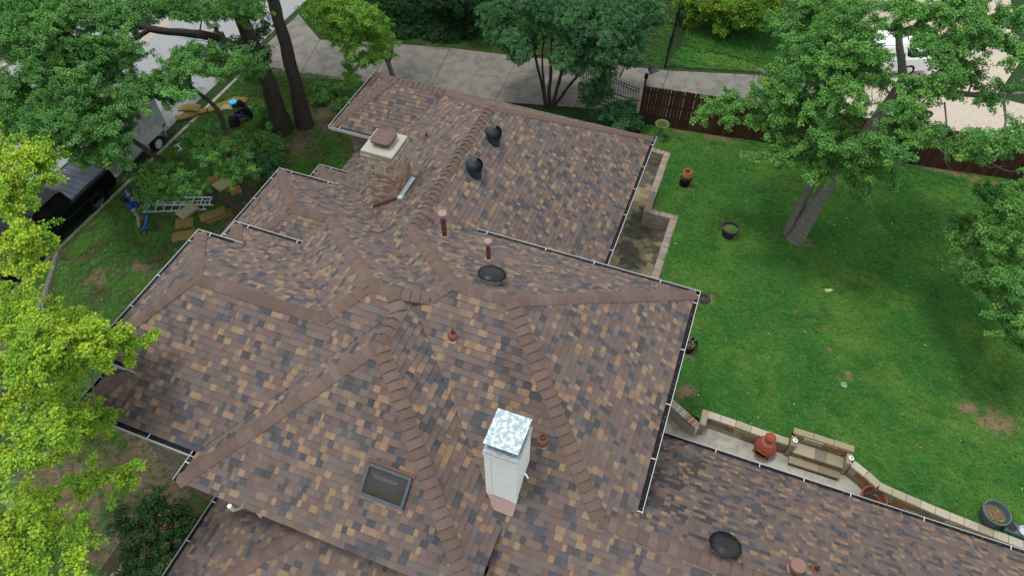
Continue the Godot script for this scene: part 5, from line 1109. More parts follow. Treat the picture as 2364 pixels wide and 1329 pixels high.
func make_pipe(at: Vector3, f: Dictionary, r: float, h: float, cap: float):
	var root := Node3D.new()
	root.name = "vent_pipe"
	house.add_child(root, true)
	root.position = at
	var p := Geo.new()
	p.box(Vector3(-0.1, 0.02, -0.08), Vector3(0.1, 0.026, 0.16), Transform3D(Basis(f.u, f.n, -f.v), Vector3.ZERO))
	part("flashing", p.mesh(), M.pink_pipe, root)
	var c := Geo.new()
	if cap > 0.0:
		c.lathe([[r + 0.05, -0.08], [r + 0.045, 0.08], [r + 0.02, 0.1], [r, 0.11]], 18)
	else:
		c.lathe([[r + 0.09, -0.12], [r + 0.085, 0.02], [r + 0.06, 0.07], [r + 0.012, 0.1], [r + 0.01, 0.13]], 18)
	part("collar", c.mesh(), M.pink_pipe if cap > 0.0 else M.brown_pipe, root)
	var t := Geo.new()
	t.lathe([[r, 0.0], [r, h], [r * 0.8, h], [r * 0.8, h - 0.06], [0.0, h - 0.06]], 16)
	part("pipe", t.mesh(), M.brown_pipe, root)
	if cap > 0.0:
		var k := Geo.new()
		k.lathe([[r, h - 0.02], [cap, h], [cap, h + 0.085], [cap * 0.92, h + 0.1], [cap * 0.8, h + 0.103], [cap * 0.7, h + 0.096], [0.0, h + 0.1]], 20)
		part("cap", k.mesh(), M.pink_pipe if h > 0.5 else M.copper_light, root)

# ---------------------------------------------------------------- ground and yard
func ground_height(x: float, z: float) -> float:
	return -0.8 + 0.78 * smoothstep(-13.0, -5.0, x) * smoothstep(-23.2, -24.6, z)

var back_lawn: PackedVector2Array
var front_lawn: PackedVector2Array
var lawn_n1 := FastNoiseLite.new()
var lawn_n2 := FastNoiseLite.new()

func dirt_amount(x: float, z: float) -> float:
	var d := 0.0
	for p in DIRT:
		var e := Vector2((x - p[0]) / p[2], (z - p[1]) / p[3]).length()
		if e < 1.8:
			d = maxf(d, smoothstep(1.5, 0.35, e + lawn_n2.get_noise_2d(x * 3.0, z * 3.0) * 0.9))
	return d

func lawn_colour(x: float, z: float) -> Color:
	var a := lawn_n1.get_noise_2d(x, z)
	var b := lawn_n2.get_noise_2d(x * 1.7 + 40.0, z * 1.7)
	var c: Color
	if x > -4.0:
		c = Color(0.06, 0.21, 0.04).lerp(Color(0.125, 0.28, 0.05), clampf(0.35 + a * 1.5, 0, 1))
		c = c.lerp(Color(0.036, 0.165, 0.034), clampf(b * 1.6 - 0.1, 0, 0.7))
	else:
		c = Color(0.06, 0.165, 0.036).lerp(Color(0.095, 0.22, 0.042), clampf(0.4 + a * 1.4, 0, 1))
		c = c.lerp(Color(0.11, 0.088, 0.052), clampf(b * 2.2 - 0.1, 0, 0.75))
	return c

func sheet(points: Array, y: float, cell = 0.0) -> ArrayMesh:
	var poly := PackedVector2Array(points)
	var g := Geo.new()
	var idx := Geometry2D.triangulate_polygon(poly)
	for i in range(0, idx.size(), 3):
		var q := []
		for k in 3:
			var p := poly[idx[i + k]]
			q.append(Vector3(p.x, y, p.y))
		if (q[1] - q[0]).cross(q[2] - q[0]).y > 0: g.tri(q[0], q[1], q[2])
		else: g.tri(q[0], q[2], q[1])
	return g.mesh()

func lawn_sheet(points: Array, y: float, x0: float, z0: float, w: float, h: float, px: int, pz: int):
	# a flat sheet whose soil and turf colours are computed over x0..x0+w, z0..z0+h
	var poly := PackedVector2Array(points)
	var idx := Geometry2D.triangulate_polygon(poly)
	var st := SurfaceTool.new()
	st.begin(Mesh.PRIMITIVE_TRIANGLES)
	for i in range(0, idx.size(), 3):
		var q := [poly[idx[i]], poly[idx[i + 1]], poly[idx[i + 2]]]
		if (q[1] - q[0]).cross(q[2] - q[0]) < 0: q = [q[0], q[2], q[1]]
		for p in q:
			st.set_normal(Vector3.UP)
			st.set_uv(Vector2((p.x - x0) / w, (p.y - z0) / h))
			st.add_vertex(Vector3(p.x, y, p.y))
	var img := Image.create(px, pz, false, Image.FORMAT_RGB8)
	var fine := FastNoiseLite.new()
	fine.frequency = 0.35
	fine.seed = 8
	for j in pz:
		for i in px:
			var x := x0 + w * i / px
			var z := z0 + h * j / pz
			var c := lawn_colour(x, z) * 0.85
			var k := fine.get_noise_2d(i * 1.0, j * 1.0)
			c = c.lerp(Color(0.05, 0.04, 0.022), clampf(0.3 + k * 0.8, 0, 0.7))
			img.set_pixel(i, j, c.linear_to_srgb())
	# bare patches, each worked out only over its own area
	for p in DIRT:
		for j in range(maxi(0, int((p[1] - p[3] * 1.9 - z0) / h * pz)), mini(pz, int((p[1] + p[3] * 1.9 - z0) / h * pz))):
			for i in range(maxi(0, int((p[0] - p[2] * 1.9 - x0) / w * px)), mini(px, int((p[0] + p[2] * 1.9 - x0) / w * px))):
				var x := x0 + w * i / px
				var z := z0 + h * j / pz
				var e := Vector2((x - p[0]) / p[2], (z - p[1]) / p[3]).length()
				var k := fine.get_noise_2d(i * 1.0, j * 1.0)
				var d := smoothstep(1.5, 0.35, e + lawn_n2.get_noise_2d(x * 3.0, z * 3.0) * 0.9 + k * 0.25)
				if d > 0.0:
					var bare := Color(0.17, 0.125, 0.075) if x > -4.0 else Color(0.12, 0.09, 0.06)
					bare = bare * (1.0 + k * 0.6)
					bare.a = 1.0
					img.set_pixel(i, j, img.get_pixel(i, j).srgb_to_linear().lerp(bare, d).linear_to_srgb())
	img.generate_mipmaps()
	var m := StandardMaterial3D.new()
	m.albedo_texture = ImageTexture.create_from_image(img)
	m.roughness = 0.97
	m.metallic_specular = 0.2
	m.cull_mode = BaseMaterial3D.CULL_DISABLED
	return [st.commit(), m]

func make_ground():
	lawn_n1.frequency = 0.28
	lawn_n1.fractal_octaves = 4
	lawn_n1.seed = 12
	lawn_n2.frequency = 0.55
	lawn_n2.fractal_octaves = 4
	lawn_n2.seed = 31
	var xs := [-600.0, -220.0, -90.0, -61.0]
	while xs[-1] < 60.0: xs.append(xs[-1] + 1.0)
	xs.append_array([90.0, 220.0, 600.0])
	var g := Geo.new()
	for i in xs.size() - 1:
		for j in xs.size() - 1:
			var x0: float = xs[i]
			var x1: float = xs[i + 1]
			var z0: float = xs[j]
			var z1: float = xs[j + 1]
			var d := 0.02
			if x1 < -22.0: d = 0.35
			g.quad(Vector3(x0, ground_height(x0, z0) - d, z1 * 0 + z0), Vector3(x0, ground_height(x0, z1) - d, z1), Vector3(x1, ground_height(x1, z1) - d, z1), Vector3(x1, ground_height(x1, z0) - d, z0))
	structure("ground", g.mesh(), M.far_ground)
	# back lawn on its terrace, held by the retaining walls
	var lawn := [Vector2(-3.4, -24.7), Vector2(-2.7, -23.32), Vector2(-1.63, -23.32), Vector2(-1.56, -19.79), Vector2(-0.56, -19.79), Vector2(-0.56, -12.4), Vector2(0.75, -12.0), Vector2(1.14, -11.76), Vector2(1.9, -11.5), Vector2(2.0, -11.85), Vector2(4.6, -11.8), Vector2(4.6, -12.0), Vector2(6.2, -12.0), Vector2(6.35, -11.75), Vector2(7.1, -11.35), Vector2(8.57, -11.15), Vector2(10.8, -10.97), Vector2(40, -10.0), Vector2(60, -10), Vector2(60, -34), Vector2(14, -26.9), Vector2(-0.3, -25.05)]
	back_lawn = PackedVector2Array(lawn)
	var ls = lawn_sheet(lawn, 0.0, -4, -28, 20, 18, 500, 450)
	structure("lawn", ls[0], ls[1])
	var front := [Vector2(-22.2, -23.4), Vector2(-15.9, -24.2), Vector2(-9.0, -24.5), Vector2(-9.0, -20.3), Vector2(-7.0, -18.0), Vector2(-7.0, 12.0), Vector2(-22.2, 12.0)]
	front_lawn = PackedVector2Array(front)
	ls = lawn_sheet(front, -0.8, -23, -25, 16, 27, 320, 540)
	structure("front_yard", ls[0], ls[1])
	# street, gutter pan and kerb
	structure("street", sheet([Vector2(-33.5, -90), Vector2(-22.95, -90), Vector2(-22.95, 60), Vector2(-33.5, 60)], -0.95), M.asphalt)
	var lines := Geo.new()
	for x in [-29.0, -28.78]:
		lines.quad(Vector3(x, -0.946, -90), Vector3(x, -0.946, 60), Vector3(x + 0.11, -0.946, 60), Vector3(x + 0.11, -0.946, -90))
	structure("centre_line", lines.mesh(), M.line)
	var pan := Geo.new()
	pan.quad(Vector3(-22.95, -0.946, -90), Vector3(-22.95, -0.946, 60), Vector3(-22.42, -0.93, 60), Vector3(-22.42, -0.93, -90))
	structure("gutter_pan", pan.mesh(), M.kerb)
	var kerb := Geo.new()
	var z := 60.0
	while z > -23.0:
		kerb.box(Vector3(-22.42, -1.1, z - 2.98), Vector3(-22.25, -0.785 + rng.randf_range(-0.006, 0.006), z), Transform3D.IDENTITY, 0.02)
		z -= 3.0
	structure("kerb", kerb.mesh(), M.kerb)
	var far_kerb := Geo.new()
	far_kerb.box(Vector3(-33.7, -1.1, -90), Vector3(-33.5, -0.8, 60), Transform3D.IDENTITY, 0.02)
	structure("far_kerb", far_kerb.mesh(), M.kerb)
	structure("far_walk", sheet([Vector2(-36.5, -90), Vector2(-33.7, -90), Vector2(-33.7, 60), Vector2(-36.5, 60)], -0.82), M.drive)
	# side driveway in slabs
	var base := Geo.new()
	var far_pts := [Vector2(-22.6, -28.2), Vector2(-20.3, -26.5), Vector2(-16.7, -27.5), Vector2(-13.8, -28.2), Vector2(-10.2, -28.4), Vector2(-6.5, -28.4), Vector2(-3.0, -29.0), Vector2(0.8, -30.1), Vector2(4.5, -30.6)]
	var near_pts := [Vector2(-22.6, -22.6), Vector2(-19.6, -23.3), Vector2(-16.2, -24.2), Vector2(-13.3, -24.5), Vector2(-10.0, -24.6), Vector2(-6.3, -24.9), Vector2(-2.9, -25.5), Vector2(0.8, -25.9), Vector2(4.5, -26.4)]
	for i in far_pts.size() - 1:
		base.quad(v3(far_pts[i], 0.0), v3(near_pts[i], 0.0), v3(near_pts[i + 1], 0.0), v3(far_pts[i + 1], 0.0))
	var drive := structure("driveway", base.mesh(), M.soil)
	for i in far_pts.size() - 1:
		for half in 2:
			var s := Geo.new()
			var a0: Vector2 = near_pts[i].lerp(far_pts[i], 0.5 * half) + Vector2(0.012, 0.0)
			var a1: Vector2 = near_pts[i].lerp(far_pts[i], 0.5 * half + 0.497) + Vector2(0.012, 0.0)
			var b0: Vector2 = near_pts[i + 1].lerp(far_pts[i + 1], 0.5 * half) - Vector2(0.012, 0.0)
			var b1: Vector2 = near_pts[i + 1].lerp(far_pts[i + 1], 0.5 * half + 0.497) - Vector2(0.012, 0.0)
			s.quad(v3(a1, 0.02), v3(a0, 0.02), v3(b0, 0.02), v3(b1, 0.02))
			s.quad(v3(a0, -0.02), v3(b0, -0.02), v3(b0, 0.02), v3(a0, 0.02))
			s.quad(v3(b0, -0.02), v3(b1, -0.02), v3(b1, 0.02), v3(b0, 0.02))
			s.quad(v3(b1, -0.02), v3(a1, -0.02), v3(a1, 0.02), v3(b1, 0.02))
			s.quad(v3(a1, -0.02), v3(a0, -0.02), v3(a0, 0.02), v3(a1, 0.02))
			part("slab", s.mesh(), M.drive, drive)
	structure("neighbour_driveway", sheet([Vector2(4.52, -30.6), Vector2(5.4, -45), Vector2(12.3, -45), Vector2(12.6, -36), Vector2(11.2, -32.2), Vector2(30, -30.5), Vector2(30, -29.5), Vector2(14, -27.6), Vector2(4.52, -26.4)], 0.024), M.drive_tan)
	structure("courtyard", sheet([Vector2(-5, -23.3), Vector2(-1.0, -23.3), Vector2(-0.2, -19.5), Vector2(-0.2, -9.5), Vector2(-5, -9.5)], -0.76), M.court)
	structure("terrace", sheet([Vector2(-0.4, -12.1), Vector2(2.1, -11.9), Vector2(5, -12.0), Vector2(13.5, -11.9), Vector2(13.5, -8.5), Vector2(-0.4, -8.5)], -0.52), M.concrete)
	structure("planting_bed", sheet([Vector2(-12.6, -3.7), Vector2(-7.5, -3.7), Vector2(-7.5, 3), Vector2(-12.6, 3)], -0.79), M.soil)

func v3(p: Vector2, dh: float) -> Vector3:
	return Vector3(p.x, ground_height(p.x, p.y) + dh, p.y)

func cap_run(root: Node3D, a: Vector3, b: Vector3, width: float, mats: Array, size: float, called: String, height = 0.07):
	# a row of cap pieces laid side by side along a wall top
	var n := maxi(1, int(round((b - a).length() / size)))
	var step := (b - a).length() / n
	var m := box_mesh(Vector3(step - 0.01, height, width), 0.008)
	for k in n:
		var o := part(called, m, mats[rng.randi() % mats.size()], root)
		var t := frame_along(a, b)
		t.origin = a.lerp(b, (k + 0.5) / n) + Vector3(0, rng.randf_range(-0.004, 0.004), 0)
		t.basis = t.basis.rotated(Vector3.UP, rng.randf_range(-0.02, 0.02))
		o.transform = t

func wall_bricks(root: Node3D, a: Vector3, b: Vector3, rows: int, mats: Array, bl: float, bh: float, called: String, side: float, vary = 0.0):
	# courses of pieces on the face of a wall; a and b at the foot of the face
	var t := frame_along(a, b)
	var len := (b - a).length()
	var shared := {}
	for r in rows:
		var x: float = -bl * 0.5 * (r % 2)
		while x < len - 0.02:
			var w := bl * (1.0 + rng.randf_range(-vary, vary))
			var x0 := maxf(x, 0.0)
			var x1 := minf(x + w - 0.012, len)
			if x1 - x0 > 0.03:
				var key := int(round((x1 - x0) * 60))
				if not shared.has(key): shared[key] = box_mesh(Vector3(x1 - x0, bh - 0.011, 0.05), 0.006)
				var o := part(called, shared[key], mats[rng.randi() % mats.size()], root)
				o.transform = Transform3D(t.basis, t * Vector3((x0 + x1) / 2, r * bh, side * (-0.008 + rng.randf() * 0.008 * (1.0 + vary * 4.0))))
			x += w

func make_yard_walls():
	# brick retaining wall round the sunken court
	var root := thing("brick_retaining_wall", "stepped pale brick retaining wall round the sunken concrete court", "wall")
	var core := Geo.new()
	core.box(Vector3(-3.2, -0.9, -23.3), Vector3(-1.63, -0.05, -23.1))
	core.box(Vector3(-1.86, -0.9, -23.09), Vector3(-1.63, -0.05, -19.56))
	core.box(Vector3(-1.62, -0.9, -19.76), Vector3(-0.57, -0.05, -19.56))
	core.box(Vector3(-0.8, -0.9, -19.55), Vector3(-0.57, -0.05, -12.0))
	part("mortar_core", core.mesh(), M.mortar, root)
	cap_run(root, Vector3(-3.2, -0.045, -23.2), Vector3(-1.9, -0.045, -23.2), 0.25, M.pale_bricks, 0.09, "cap_brick")
	cap_run(root, Vector3(-1.75, -0.045, -23.31), Vector3(-1.75, -0.045, -19.55), 0.27, M.pale_bricks, 0.09, "cap_brick")
	cap_run(root, Vector3(-1.6, -0.045, -19.67), Vector3(-0.55, -0.045, -19.67), 0.25, M.pale_bricks, 0.09, "cap_brick")
	cap_run(root, Vector3(-0.69, -0.045, -19.53), Vector3(-0.69, -0.045, -14.2), 0.27, M.pale_bricks, 0.09, "cap_brick")
	wall_bricks(root, Vector3(-3.2, -0.8, -23.1), Vector3(-1.87, -0.8, -23.1), 10, M.pale_bricks, 0.21, 0.075, "brick", 1.0)
	wall_bricks(root, Vector3(-1.86, -0.8, -19.56), Vector3(-0.81, -0.8, -19.56), 10, M.pale_bricks, 0.21, 0.075, "brick", 1.0)
	# low curved brick wall at the terrace
	root = thing("curved_brick_wall", "low curved brick wall edging the terrace beside the taller gutter", "wall")
	var pts := [Vector3(0.5, 0, -12.2), Vector3(0.82, 0, -11.93), Vector3(1.14, 0, -11.73), Vector3(1.52, 0, -11.52), Vector3(1.86, 0, -11.33)]
	var cg := Geo.new()
	for i in 4:
		cg.box(Vector3(0, -0.6, -0.11), Vector3((pts[i + 1] - pts[i]).length() + 0.03, -0.03, 0.11), frame_along(pts[i] + Vector3(0, 0, 0.1), pts[i + 1] + Vector3(0, 0, 0.1)))
		cap_run(root, pts[i] + Vector3(0, -0.025, 0.1), pts[i + 1] + Vector3(0, -0.025, 0.1), 0.25, M.bricks.slice(1, 5), 0.085, "cap_brick")
	part("mortar_core", cg.mesh(), M.mortar, root)
	# stone retaining walls
	root = thing("stone_retaining_wall", "low limestone wall between the chiminea terrace and the lawn", "wall")
	stone_run(root, [Vector3(2.0, 0, -11.72), Vector3(2.92, 0, -11.7), Vector3(3.83, 0, -11.66), Vector3(4.5, 0, -11.66)])
	var e := part("end_stone", box_mesh(Vector3(0.2, 0.64, 0.55), 0.03), M.stones[1], root, Vector3(1.98, -0.52, -11.55))
	root = thing("stone_retaining_wall", "long limestone wall running from the stone bench to the grey planter", "wall")
	stone_run(root, [Vector3(6.3, 0, -11.62), Vector3(6.7, 0, -11.42), Vector3(7.07, 0, -11.18), Vector3(7.42, 0, -11.12), Vector3(8.57, 0, -10.98), Vector3(9.69, 0, -10.88), Vector3(10.81, 0, -10.8), Vector3(13.5, 0, -10.6)])
	make_bench()
	# brick edging of the front bed
	root = thing("brick_edging", "curving strip of worn bricks edging the dark front bed", "edging")
	cap_run(root, Vector3(-11.95, -0.78, -3.6), Vector3(-11.9, -0.78, -2.6), 0.24, M.stones.slice(0, 3), 0.085, "brick", 0.06)
	cap_run(root, Vector3(-11.9, -0.78, -2.6), Vector3(-12.15, -0.78, -1.2), 0.24, M.stones.slice(0, 3), 0.085, "brick", 0.06)

func stone_run(root: Node3D, pts: Array):
	var core := Geo.new()
	for i in pts.size() - 1:
		var a: Vector3 = pts[i]
		var b: Vector3 = pts[i + 1]
		core.box(Vector3(0, -0.6, -0.1), Vector3((b - a).length() + 0.02, -0.01, 0.08), frame_along(a, b))
		cap_run(root, a + Vector3(0, -0.008, 0), b + Vector3(0, -0.008, 0), 0.24, [M.cap_stone, M.cap_stone, M.stones[1]], 0.42, "cap_stone", 0.08)
		wall_bricks(root, a + Vector3(0, -0.52, 0.1), b + Vector3(0, -0.52, 0.1), 2, M.stones, 0.48, 0.25, "stone", 1.0, 0.35)
	part("rubble_core", core.mesh(), M.soil, root)

func make_bench():
	var root := thing("stone_bench", "stepped stone bench built into the terrace wall with two lamps", "bench")
	var st: Array = M.stones
	cap_run(root, Vector3(4.52, 0.28, -11.93), Vector3(6.25, 0.28, -11.93), 0.2, [M.stones[0], M.stones[1], M.stones[0]], 0.58, "back_stone", 0.06)
	wall_bricks(root, Vector3(4.6, -0.52, -11.83), Vector3(6.2, -0.52, -11.83), 4, st, 0.5, 0.2, "back_face_stone", 1.0, 0.3)
	part("backrest_core", box_mesh(Vector3(1.66, 0.8, 0.16)), M.soil, root, Vector3(5.38, -0.52, -11.93))
	part("armrest", box_mesh(Vector3(0.15, 0.72, 0.34), 0.012), st[0], root, Vector3(4.6, -0.52, -11.66))
	part("armrest", box_mesh(Vector3(0.15, 0.72, 0.34), 0.012), st[1], root, Vector3(6.18, -0.52, -11.66))
	for q in [[4.68, 5.3, 1], [5.305, 5.62, 4], [5.625, 6.1, 0]]:
		part("seat_slab", box_mesh(Vector3(q[1] - q[0], 0.06, 0.36 + 0.02 * q[2] * 0.3), 0.006), st[q[2]], root, Vector3((q[0] + q[1]) / 2, -0.13, -11.62))
	wall_bricks(root, Vector3(4.7, -0.34, -11.47), Vector3(6.1, -0.34, -11.47), 1, st, 0.4, 0.2, "riser_stone", 1.0, 0.3)
	part("seat_core", box_mesh(Vector3(1.4, 0.38, 0.3)), M.soil, root, Vector3(5.4, -0.52, -11.65))
	for q in [[4.66, 5.5, 0], [5.505, 6.12, 2]]:
		part("step_slab", box_mesh(Vector3(q[1] - q[0], 0.09, 0.24), 0.006), st[q[2]], root, Vector3((q[0] + q[1]) / 2, -0.42, -11.34))
	part("step_core", box_mesh(Vector3(1.4, 0.1, 0.2)), M.soil, root, Vector3(5.39, -0.52, -11.34))
	var which := ["left", "right"]
	for k in 2:
		var l := thing("solar_lamp", "small round white solar lamp on the stone bench's %s arm" % which[k], "lamp", Vector3([4.6, 6.18][k], 0.2, [-11.6, -11.6][k]), 0.0, "lamps on the stone bench")
		var g := Geo.new()
		g.lathe([[0.03, 0.0], [0.03, 0.1], [0.06, 0.11], [0.072, 0.13], [0.072, 0.15], [0.03, 0.165], [0.0, 0.168]], 18)
		part("housing", g.mesh(), M.trim, l)
		part("solar_cell", box_mesh(Vector3(0.05, 0.006, 0.05)), M.slate_metal, l, Vector3(0, 0.167, 0))

func make_fence():
	var root := thing("wooden_fence", "dark brown board fence with notched tops along the back lawn", "fence")
	var pts := [Vector3(-3.39, 0, -24.68), Vector3(-0.31, 0, -25.04), Vector3(11.97, 0, -26.6), Vector3(15.5, 0, -27.05)]
	var board := Geo.new()
	# dog-eared board
	var w := 0.067
	var h := 1.88
	var o := [Vector2(-w, 0), Vector2(w, 0), Vector2(w, h - 0.03), Vector2(w - 0.03, h), Vector2(-w + 0.03, h), Vector2(-w, h - 0.03)]
	for i in 6:
		var j := (i + 1) % 6
		board.quad(Vector3(o[i].x, o[i].y, 0.01), Vector3(o[i].x, o[i].y, -0.01), Vector3(o[j].x, o[j].y, -0.01), Vector3(o[j].x, o[j].y, 0.01))
	for i in range(1, 5):
		board.tri(Vector3(o[0].x, o[0].y, 0.01), Vector3(o[i].x, o[i].y, 0.01), Vector3(o[i + 1].x, o[i + 1].y, 0.01))
		board.tri(Vector3(o[0].x, o[0].y, -0.01), Vector3(o[i + 1].x, o[i + 1].y, -0.01), Vector3(o[i].x, o[i].y, -0.01))
	var bm := board.mesh()
	for s in 3:
		var a: Vector3 = pts[s]
		var b: Vector3 = pts[s + 1]
		var t := frame_along(a, b)
		var n := int((b - a).length() / 0.1352)
		for k in n:
			var p := part("board", bm, M.fence_boards[rng.randi() % 4], root)
			p.transform = Transform3D(t.basis.rotated(t.basis.z, rng.randf_range(-0.005, 0.005)), a.lerp(b, (k + 0.5) / n) + Vector3(0, 0.03 + rng.randf_range(-0.012, 0.012), 0))
		for y in [0.35, 1.0, 1.6]:
			var r := Geo.new()
			r.box(Vector3(0, y, -0.055), Vector3((b - a).length(), y + 0.085, -0.013), t)
			part("rail", r.mesh(), M.fence_boards[2], root)
		var x := 0.05
		while x < (b - a).length():
			var q := Geo.new()
			q.box(Vector3(x, -0.1, -0.15), Vector3(x + 0.09, 1.85, -0.056), t)
			part("post", q.mesh(), M.fence_boards[2], root)
			x += 2.4
	# wrought-iron gate across the driveway
	var gate := thing("iron_gate", "black wrought iron driveway gate with curved top at the fence end", "gate")
	var ga := Vector3(-6.3, 0.02, -25.35)
	var gb := Vector3(-3.55, 0.02, -25.0)
	var gt := frame_along(ga, gb)
	var glen := (gb - ga).length()
	var tops := []
	for k in 24:
		var u := (k + 0.5) / 24.0
		var hh := 1.45 + 0.5 * pow(absf(u - 0.95), 1.4)
		tops.append(Vector3(u * glen, hh, 0))
		var pg := Geo.new()
		pg.tube([gt * Vector3(u * glen, 0.06, 0), gt * Vector3(u * glen, hh + 0.12, 0), gt * Vector3(u * glen, hh + 0.2, 0)], [0.011, 0.011, 0.002], 6)
		part("picket", pg.mesh(), M.black, gate)
	for dy in [0.0, -0.14]:
		var tp := []
		var tr := []
		for q in tops:
			tp.append(gt * (q + Vector3(0, dy, 0)))
			tr.append(0.017)
		var rg := Geo.new()
		rg.tube(tp, tr, 6)
		part("top_rail", rg.mesh(), M.black, gate)
	for y in [0.12, 0.3, 0.85]:
		var rg := Geo.new()
		rg.box(Vector3(0, y, -0.016), Vector3(glen, y + 0.035, 0.016), gt)
		part("rail", rg.mesh(), M.black, gate)
	var op := Geo.new()
	op.tube([gt * Vector3(glen * 0.3, 0.8, 0.1), gt * Vector3(glen * 0.86, 0.72, 0.16)], [0.025, 0.025], 8)
	op.box(Vector3(glen * 0.8, 0.62, 0.08), Vector3(glen * 0.92, 0.78, 0.24), gt)
	part("opener_arm", op.mesh(), M.dark_metal, gate)
	var sp := thing("gate_solar_charger", "small black solar panel tilted on a post beside the gate", "solar charger", Vector3(-3.45, 0, -25.25))
	part("post", box_mesh(Vector3(0.07, 2.1, 0.07)), M.black, sp)
	part("control_box", box_mesh(Vector3(0.14, 0.2, 0.12)), M.black, sp, Vector3(0, 1.9, 0.0))
	var pn := part("panel", box_mesh(Vector3(0.42, 0.02, 0.32)), M.slate_dark, sp, Vector3(0.22, 2.28, -0.12))
	pn.rotation = Vector3(0.5, 0.7, 0.35)
	# black iron fence of the neighbouring garden
	var inf := thing("iron_fence", "black iron railing running back from the driveway into shade", "fence")
	var fa := Vector3(-3.21, -0.02, -29.2)
	var fb := Vector3(-3.75, -0.02, -36.0)
	var ft := frame_along(fa, fb)
	var fl := (fb - fa).length()
	for k in int(fl / 0.13):
		var pg := Geo.new()
		pg.box(Vector3(k * 0.13, 0.05, -0.009), Vector3(k * 0.13 + 0.018, 1.45, 0.009), ft)
		part("picket", pg.mesh(), M.black, inf)
	for y in [0.15, 1.3]:
		var rg := Geo.new()
		rg.box(Vector3(0, y, -0.02), Vector3(fl, y + 0.04, 0.02), ft)
		part("rail", rg.mesh(), M.black, inf)
	for k in 4:
		var pg := Geo.new()
		pg.box(Vector3(k * 2.2 - 0.03, -0.1, -0.035), Vector3(k * 2.2 + 0.04, 1.62, 0.035), ft)
		part("post", pg.mesh(), M.black, inf)

func lathe_part(called, parent, profile, material, sides = 24, at = Vector3.ZERO):
	var g := Geo.new()
	g.lathe(profile, sides)
	return part(called, g.mesh(), material, parent, at)

func leafy(parent: Node3D, n: int, r: float, h: float, cols: Array, at: Vector3):
	var g := Geo.new()
	g.colored = true
	for k in n:
		var c = cols[rng.randi() % cols.size()]
		g.col = Color(c[0], c[1], c[2])
		var a := rng.randf() * TAU
		var d := Vector3(cos(a), 0, sin(a))
		var p := at + d * r * sqrt(rng.randf()) * 0.8 + Vector3(0, rng.randf() * h, 0)
		var q := p + d * 0.09 + Vector3(0, rng.randf_range(0.0, 0.06), 0)
		var s := d.cross(Vector3.UP) * 0.03
		g.tri(p, (p + q) / 2 + s, q)
		g.tri(p, q, (p + q) / 2 - s)
	part("plant", g.mesh(), M.leaf, parent)

